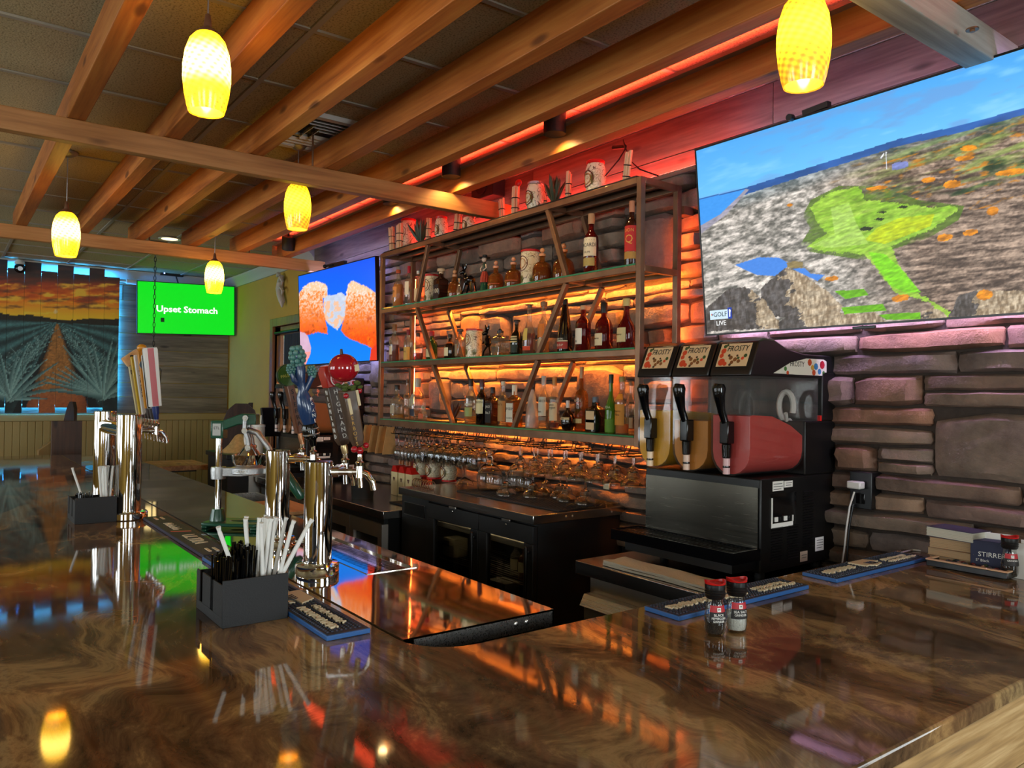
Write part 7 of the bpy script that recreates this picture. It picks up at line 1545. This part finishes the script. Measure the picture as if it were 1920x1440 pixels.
# security camera, boxes, plug
q = P(37, 496, X=FARX+.10); o = thing('security_camera', 'white and black security camera above the mural', 'camera', tuple(q)); MB().lathe([(0, 0), (.05, 0), (.05, .02), (.03, .05), (0, .05)], 18).build('mount', M['white_plastic'], o); MB().ball((.01, 0, -.04), .055, 16, 10).build('camera_ball', M['black_gloss'], o); MB().tube([(.055, 0, -.05), (.07, 0, -.052)], .025, 14).build('lens', M['black_gloss'], o)
q = P(322, 514, X=FARX+.10); o = thing('media_box', 'small black box on top of the green television', 'box', tuple(q)); MB().box((0, 0, 0), (.06, .26, .05)).build('box', M['black_plastic'], o, bev=.004); MB().ball((.032, -.09, 0), .008, 8, 6).build('indicator', emit('blue_dot', (.2, .4, 1), 8), o); MB().tube([(0, .05, -.02), (0, .08, -.12)], .008, 6).build('cable', M['black_plastic'], o)
q = P(240, 528, X=FARX+.06); o = thing('white_plug', 'white plug and adapter on the boards left of the green screen', 'plug', tuple(q)); MB().tube([(0, -.10, 0), (0, -.02, 0)], .012, 8).tube([(0, -.02, 0), (0, .09, 0)], .03, 10).build('adapter', M['white_plastic'], o)
# lantern on a chain
q = PD(291, 495, 7.4); lz = PD(291, 712, 7.4)[2]; o = thing('chain_lantern', 'small dark lantern with glowing glass hanging on a long chain', 'lantern', (q[0], q[1], lz)); H = CEIL-lz
MB().lathe([(0, H-.03), (.03, H-.03), (.09, H-.012), (.09, H), (0, H)], 20).build('canopy', M['black_metal'], o)
cm = MB()
for k in range(int((H-.20)/.045)):
    z = H-.05-k*.045; pts = [(.010*math.cos(t) if k % 2 else 0, 0 if k % 2 else .010*math.cos(t), z-.02+.026*math.sin(t)) for t in np.linspace(0, 2*PI, 9)]; cm.tube(pts, .0035, 4, caps=False)
cm.build('chain', M['black_metal'], o); MB().tube([(0, 0, H-.03), (0, 0, H-.05)], .006, 6).build('hook', M['black_metal'], o)
fr = MB().lathe([(.005, .17), (.075, .10), (.075, .09), (.0, .10)], 4)
for a in range(4):
    t = PI/2*a; fr.tube([(.07*math.cos(t), .07*math.sin(t), .095), (.058*math.cos(t), .058*math.sin(t), -.14)], .006, 5)
fr.lathe([(0, -.14), (.066, -.14), (.066, -.15), (0, -.15)], 4); fr.build('frame', M['black_metal'], o); MB().tube([(0, 0, .0), (0, 0, .16)], .005, 6).build('stem', M['black_metal'], o)
MB().lathe([(.0, -.13), (.045, -.13), (.055, .08), (0, .085)], 12).build('glass_shade', emit('lantern_glass', (1, .75, .3), 1.6), o)
# ornament on the yellow wall
q = P(531, 545, Y=WALL-.03); o = thing('wall_ornament', 'white carved curling ornament on the yellow wall', 'ornament', tuple(q)); o.scale = (.62, .8, .55); om = plain('ornament_white', hexc('b8b2a2'), .5, bump=.3)
MB().tube([(-.02, 0, .30), (-.10, -.01, .22), (-.11, -.02, .05), (-.03, -.03, -.10), (.05, -.03, -.22), (.03, -.02, -.33)], [.02, .045, .055, .05, .045, .01], 10).build('body', om, o)
for s, pts in ((0, [(-.09, -.03, .18), (.03, -.05, .25), (.10, -.04, .16), (.05, -.04, .10)]), (1, [(-.09, -.03, .02), (.04, -.05, .06), (.12, -.04, -.02), (.07, -.04, -.10)]), (2, [(-.02, -.04, .28), (-.08, -.05, .34), (-.14, -.04, .29)])): MB().tube(pts, [.03, .028, .022, .008][:len(pts)], 8).build('curl', om, o)
# ------------------------------------------------------------------ beyond the bar
def high_table(loc, rz, label, w=1.3, d=.75, z=1.0):
    o = thing('high_table', label, 'table', loc, rz)
    for k in range(3): MB().bx(-w/2, w/2, -d/2+k*d/3+.004, -d/2+(k+1)*d/3-.004, z-.05, z).build('plank', M['slab_wood'], o, bev=.004)
    MB().bx(-w/2+.1, w/2-.1, -d/2+.1, d/2-.1, z-.07, z-.05).build('bearer', M['black_metal'], o); MB().tube([(0, 0, .02), (0, 0, z-.07)], .045, 20).build('column', plain('column_grey', hexc('5a6470'), .4, .6), o); MB().lathe([(0, 0), (.28, 0), (.28, .012), (.06, .03), (0, .03)], 28).build('foot_plate', M['black_metal'], o)
    return o
high_table((-8.15, 1.80, 0), math.radians(90), 'wooden plank table beyond the beer taps', .72, .66, .92)
def chair(loc, rz, label, panel=False):
    o = thing('high_back_chair', label, 'chair', loc, rz); dw = M['dark_wood']
    MB().bx(-.22, .22, -.22, .22, .72, .76).build('seat', plain('seat_tan', hexc('8a6a38'), .7), o, bev=.012)
    pts = [(-.20, .78), (-.215, 1.05), (-.20, 1.28), (-.14, 1.44), (-.06, 1.51), (.06, 1.51), (.14, 1.44), (.20, 1.28), (.215, 1.05), (.20, .78)]
    MB().prism(pts, .19, .225, lambda a, b, d: (a, d+(b-.78)*.10, b)).build('backrest', dw, o, bev=.004)
    for x in (-.2, .2):
        for y in (-.2, .2): MB().tube([(x, y, .72), (x*1.12, y*1.12, 0)], [.02, .016], 8).build('leg', dw, o)
    for y in (-.21, .21): MB().tube([(-.21, y, .3), (.21, y, .3)], .012, 8).build('foot_rail', dw, o)
    return o
for (px, py, Xc, rz, lab) in ((78, 850, -9.35, .12, 'dark chair with a tall rounded back in front of the mural'), (452, 850, -8.75, -1.9, 'dark chair with a tall rounded back, front one before the yellow wall'), (476, 850, -9.4, -1.9, 'dark chair with a tall rounded back, rear one before the yellow wall')):
    q = P(px, py, X=Xc); chair((Xc, q[1], 0), rz, lab)
q = P(124, 855, X=-8.6); o = thing('booth_end', 'square dark wooden booth end standing beyond the bar', 'booth', (-8.6, q[1], 0)); MB().bx(-.02, .02, -.13, .13, 0, P(124, 789, X=-8.6)[2]).build('panel', wood('panel_wood', hexc('2a1a10'), hexc('40291a'), hexc('553a26'), .5, 2), o, bev=.004)
q = P(97, 850, X=-8.75); o = thing('booth_bench', 'tan curved booth bench end beside the dark panel', 'seat', (-8.75, q[1]-.02, 0)); MB().prism([(-.16, 0), (.14, 0), (.14, P(97, 812, X=-8.75)[2]), (.06, P(97, 815, X=-8.75)[2]-.02), (-.10, 1.05)], -.05, .05, lambda a, b, d: (d, a, b)).build('back', M['seat_tan'], o, bev=.01)
# bench cabinet with pale top
o = thing('low_cabinet', 'low wooden cabinet with pale cushion top behind the juicer', 'cabinet', (-6.3, 1.765, 0), 0); zc = .80
MB().bx(-.44, 0, -.13, .13, .05, zc-.06).build('body', wood('cab_wood', hexc('4a2a14'), hexc('7a4a24'), hexc('955f30'), .4, 1), o, bev=.004); MB().bx(-.45, .02, -.14, .14, zc-.058, zc+.02).build('cushion', plain('cushion_cream', hexc('b3a06a'), .7), o, bev=.015)
for k in range(2): MB().bx(.001, .012, -.12+.125*k, -.01+.125*k, .1, zc-.09).build('door', M['cab_wood'], o, bev=.003)
MB().bx(.013, .015, -.02, .05, zc-.13, zc-.10).build('paper_label', M['paper_white'], o, smooth=0)
# till counter with cup and screen
TCX, TCZ = -6.95, 1.09; TY0 = P(425, 850, X=-6.80)[1]; TY1 = 2.55
o = thing('till_counter', 'dark counter with steel front carrying the till and tumbler', 'counter', (0, 0, 0)); MB().bx(TCX-.5, TCX+.15, TY0, TY1, TCZ-.04, TCZ).build('counter_top', M['black_metal'], o, bev=.003); MB().bx(TCX-.48, TCX+.12, TY0+.02, TY1-.02, 0, TCZ-.041).build('body', M['black_matte'], o); MB().bx(TCX+.121, TCX+.13, TY0+.2, TY1-.06, .60, TCZ-.06).build('steel_front', M['steel_v'], o, smooth=0)
o = thing('wicker_cone', 'tan cone-shaped wicker hat lying on the dark till counter', 'hat', (-7.05, P(446, 845, X=-7.05)[1]+.02, TCZ)); MB().lathe([(.16, 0), (.165, .008), (.10, .07), (.045, .15), (.02, .165), (0, .168)], 22).build('brim', plain('wicker', hexc('a88a55'), .8, var=.2, scale=40), o); MB().lathe([(.088, .083), (.091, .08), (.075, .105), (.07, .108)], 22).build('band', M['dark_wood'], o)
def tpl(px, z, X): q = P(px, 800, X=X); return (X, q[1], z)
cream = plain('tumbler_cream', hexc('cdbfae'), .4)
l = tpl(486, TCZ, -6.86); o = thing('tumbler', 'cream handled tumbler with straw on the till counter', 'tumbler', l); MB().lathe([(0, 0), (.036, 0), (.040, .09), (.041, .10), (.050, .115), (.051, .22), (.049, .235), (0, .24)], 24).build('cup', cream, o); MB().lathe([(0, .235), (.053, .235), (.053, .255), (.03, .262), (0, .262)], 24).build('lid', M['white_plastic'], o); MB().tube([(.01, .01, .25), (.012, .012, .34)], .006, 8).build('straw', M['paper_white'], o); MB().tube([(0, -.05, .215), (.0, -.095, .21), (0, -.10, .16), (0, -.09, .12), (0, -.05, .115)], .009, 8).build('handle', cream, o)
l = tpl(470, TCZ, -6.97); o = thing('paper_towel_roll', 'white roll standing behind the tumbler', 'roll', l); MB().lathe([(.02, 0), (.056, 0), (.058, .004), (.058, .262), (.056, .266), (.02, .266)], 24).build('roll', M['paper_white'], o)
l = tpl(525, TCZ, -7.1); o = thing('till_screen', 'black till screen turned away on the dark counter', 'screen', l, .3); MB().box((0, 0, .27), (.03, .40, .27), (0, -.15, 0)).build('monitor', M['black_plastic'], o, bev=.006); MB().tube([(-.02, 0, .02), (-.02, 0, .2)], .02, 10).lathe([(0, 0), (.1, 0), (.09, .02), (0, .02)], 20).build('stand', M['black_plastic'], o)
l = tpl(543, TCZ, -6.87); o = thing('card_reader', 'dark purple-black card machine beside the tumbler', 'card machine', l); MB().box((0, 0, .09), (.10, .16, .17), (0, .25, 0)).build('reader', plain('plum_black', hexc('201a22'), .4), o, bev=.012)
# underbar sink with pans, cutting board
o = thing('underbar_sink', 'stainless under-bar ice bin with sloping ribbed shelf behind the tall tower', 'sink', (0, 0, 0)); s = M['steel']
X0, X1, Y0, Y1, ZS = -5.25, -4.12, 1.345, 1.76, .955
MB().bx(X0, -4.75, Y0, Y1, .55, .56).bx(X0, X1, Y0, Y0+.01, .55, ZS).bx(X0, X1, Y1-.01, Y1, .55, ZS).bx(X0, X0+.01, Y0+.01, Y1-.01, .55, ZS).bx(X1-.01, X1, Y0+.01, Y1-.01, .55, ZS).bx(-4.75, X1-.01, Y0+.01, Y1-.01, ZS-.012, ZS).build('basin', s, o, smooth=0)
for x in (X0+.05, X1-.05):
    for y in (Y0+.05, Y1-.05): MB().tube([(x, y, 0), (x, y, .55)], .02, 10).build('leg', s, o)
for k in range(3): MB().bx(X0+.02, X1-.02, Y0+.06+.13*k, Y0+.14+.13*k, ZS, ZS+.0005).build('work_board', s, o, smooth=0) if False else None
o = thing('steel_sink', 'far stainless sink with ribbed drainer and splash plate behind the tall tower', 'sink', (0, 0, 0)); Z2 = .72
MB().bx(-7.4, -6.3, 1.345, 1.60, Z2-.18, Z2-.17).bx(-7.4, -6.3, 1.345, 1.355, Z2-.17, Z2).bx(-7.4, -6.3, 1.59, 1.60, Z2-.17, Z2).bx(-6.31, -6.3, 1.355, 1.59, Z2-.17, Z2).bx(-7.4, -7.39, 1.355, 1.59, Z2-.17, Z2).build('basin', s, o, smooth=0)
MB().bx(-6.31, -6.27, 1.34, 1.605, Z2+.001, Z2+.03).build('steel_rim', s, o, bev=.004)
m_ = MB()
for k in range(16): m_.bx(-7.3+.06*k, -7.275+.06*k, 1.36, 1.585, Z2-.02+.004*k*0, Z2-.012)
m_.build('ribbed_shelf', s, o, smooth=0)
MB().bx(-6.05, -6.04, P(300, 945, X=-6.04)[1], P(352, 945, X=-6.04)[1], P(330, 968, X=-6.04)[2], P(330, 925, X=-6.04)[2]).bx(-6.27, -6.05, 1.50, 1.51, .62, .66).build('splash_plate', s, o, smooth=0)
for x in (-7.3, -6.4):
    for y in (1.37, 1.57): MB().tube([(x, y, 0), (x, y, Z2-.18)], .02, 10).build('leg', s, o)
o = thing('paper_box', 'pale grey cardboard box with faint print behind the tall tower', 'box', (-6.98, 1.47, Z2-.011), 0); hb_ = .19; MB().bx(-.10, .12, -.09, .09, 0, hb_).build('box', plain('card_grey', hexc('aaa9a2'), .8), o, bev=.003)
m_ = MB()
for k in range(4): m_.bx(.1205, .1212, -.045, .04-.01*(k % 2), hb_*.3+k*.018, hb_*.3+k*.018+.004)
m_.build('printed_line', M['print_grey'], o, smooth=0)
q = P(400, 972, Z=ZS+.02); o = thing('cutting_board', 'tan rounded wooden cutting board behind the green juicer base', 'board', (q[0], q[1], ZS+.001), 0); rb_ = []
for (cx_, cyy, a0) in ((.20, .14, 0), (-.20, .14, 90), (-.20, -.14, 180), (.20, -.14, 270)):
    for t in range(0, 91, 15): rb_.append((cx_+.05*math.cos(math.radians(a0+t)), cyy+.05*math.sin(math.radians(a0+t))))
MB().prism(rb_, 0, .022).build('board', M['board_wood'], o, bev=.004)
o.location = (-4.40, 1.56, ZS+.001)
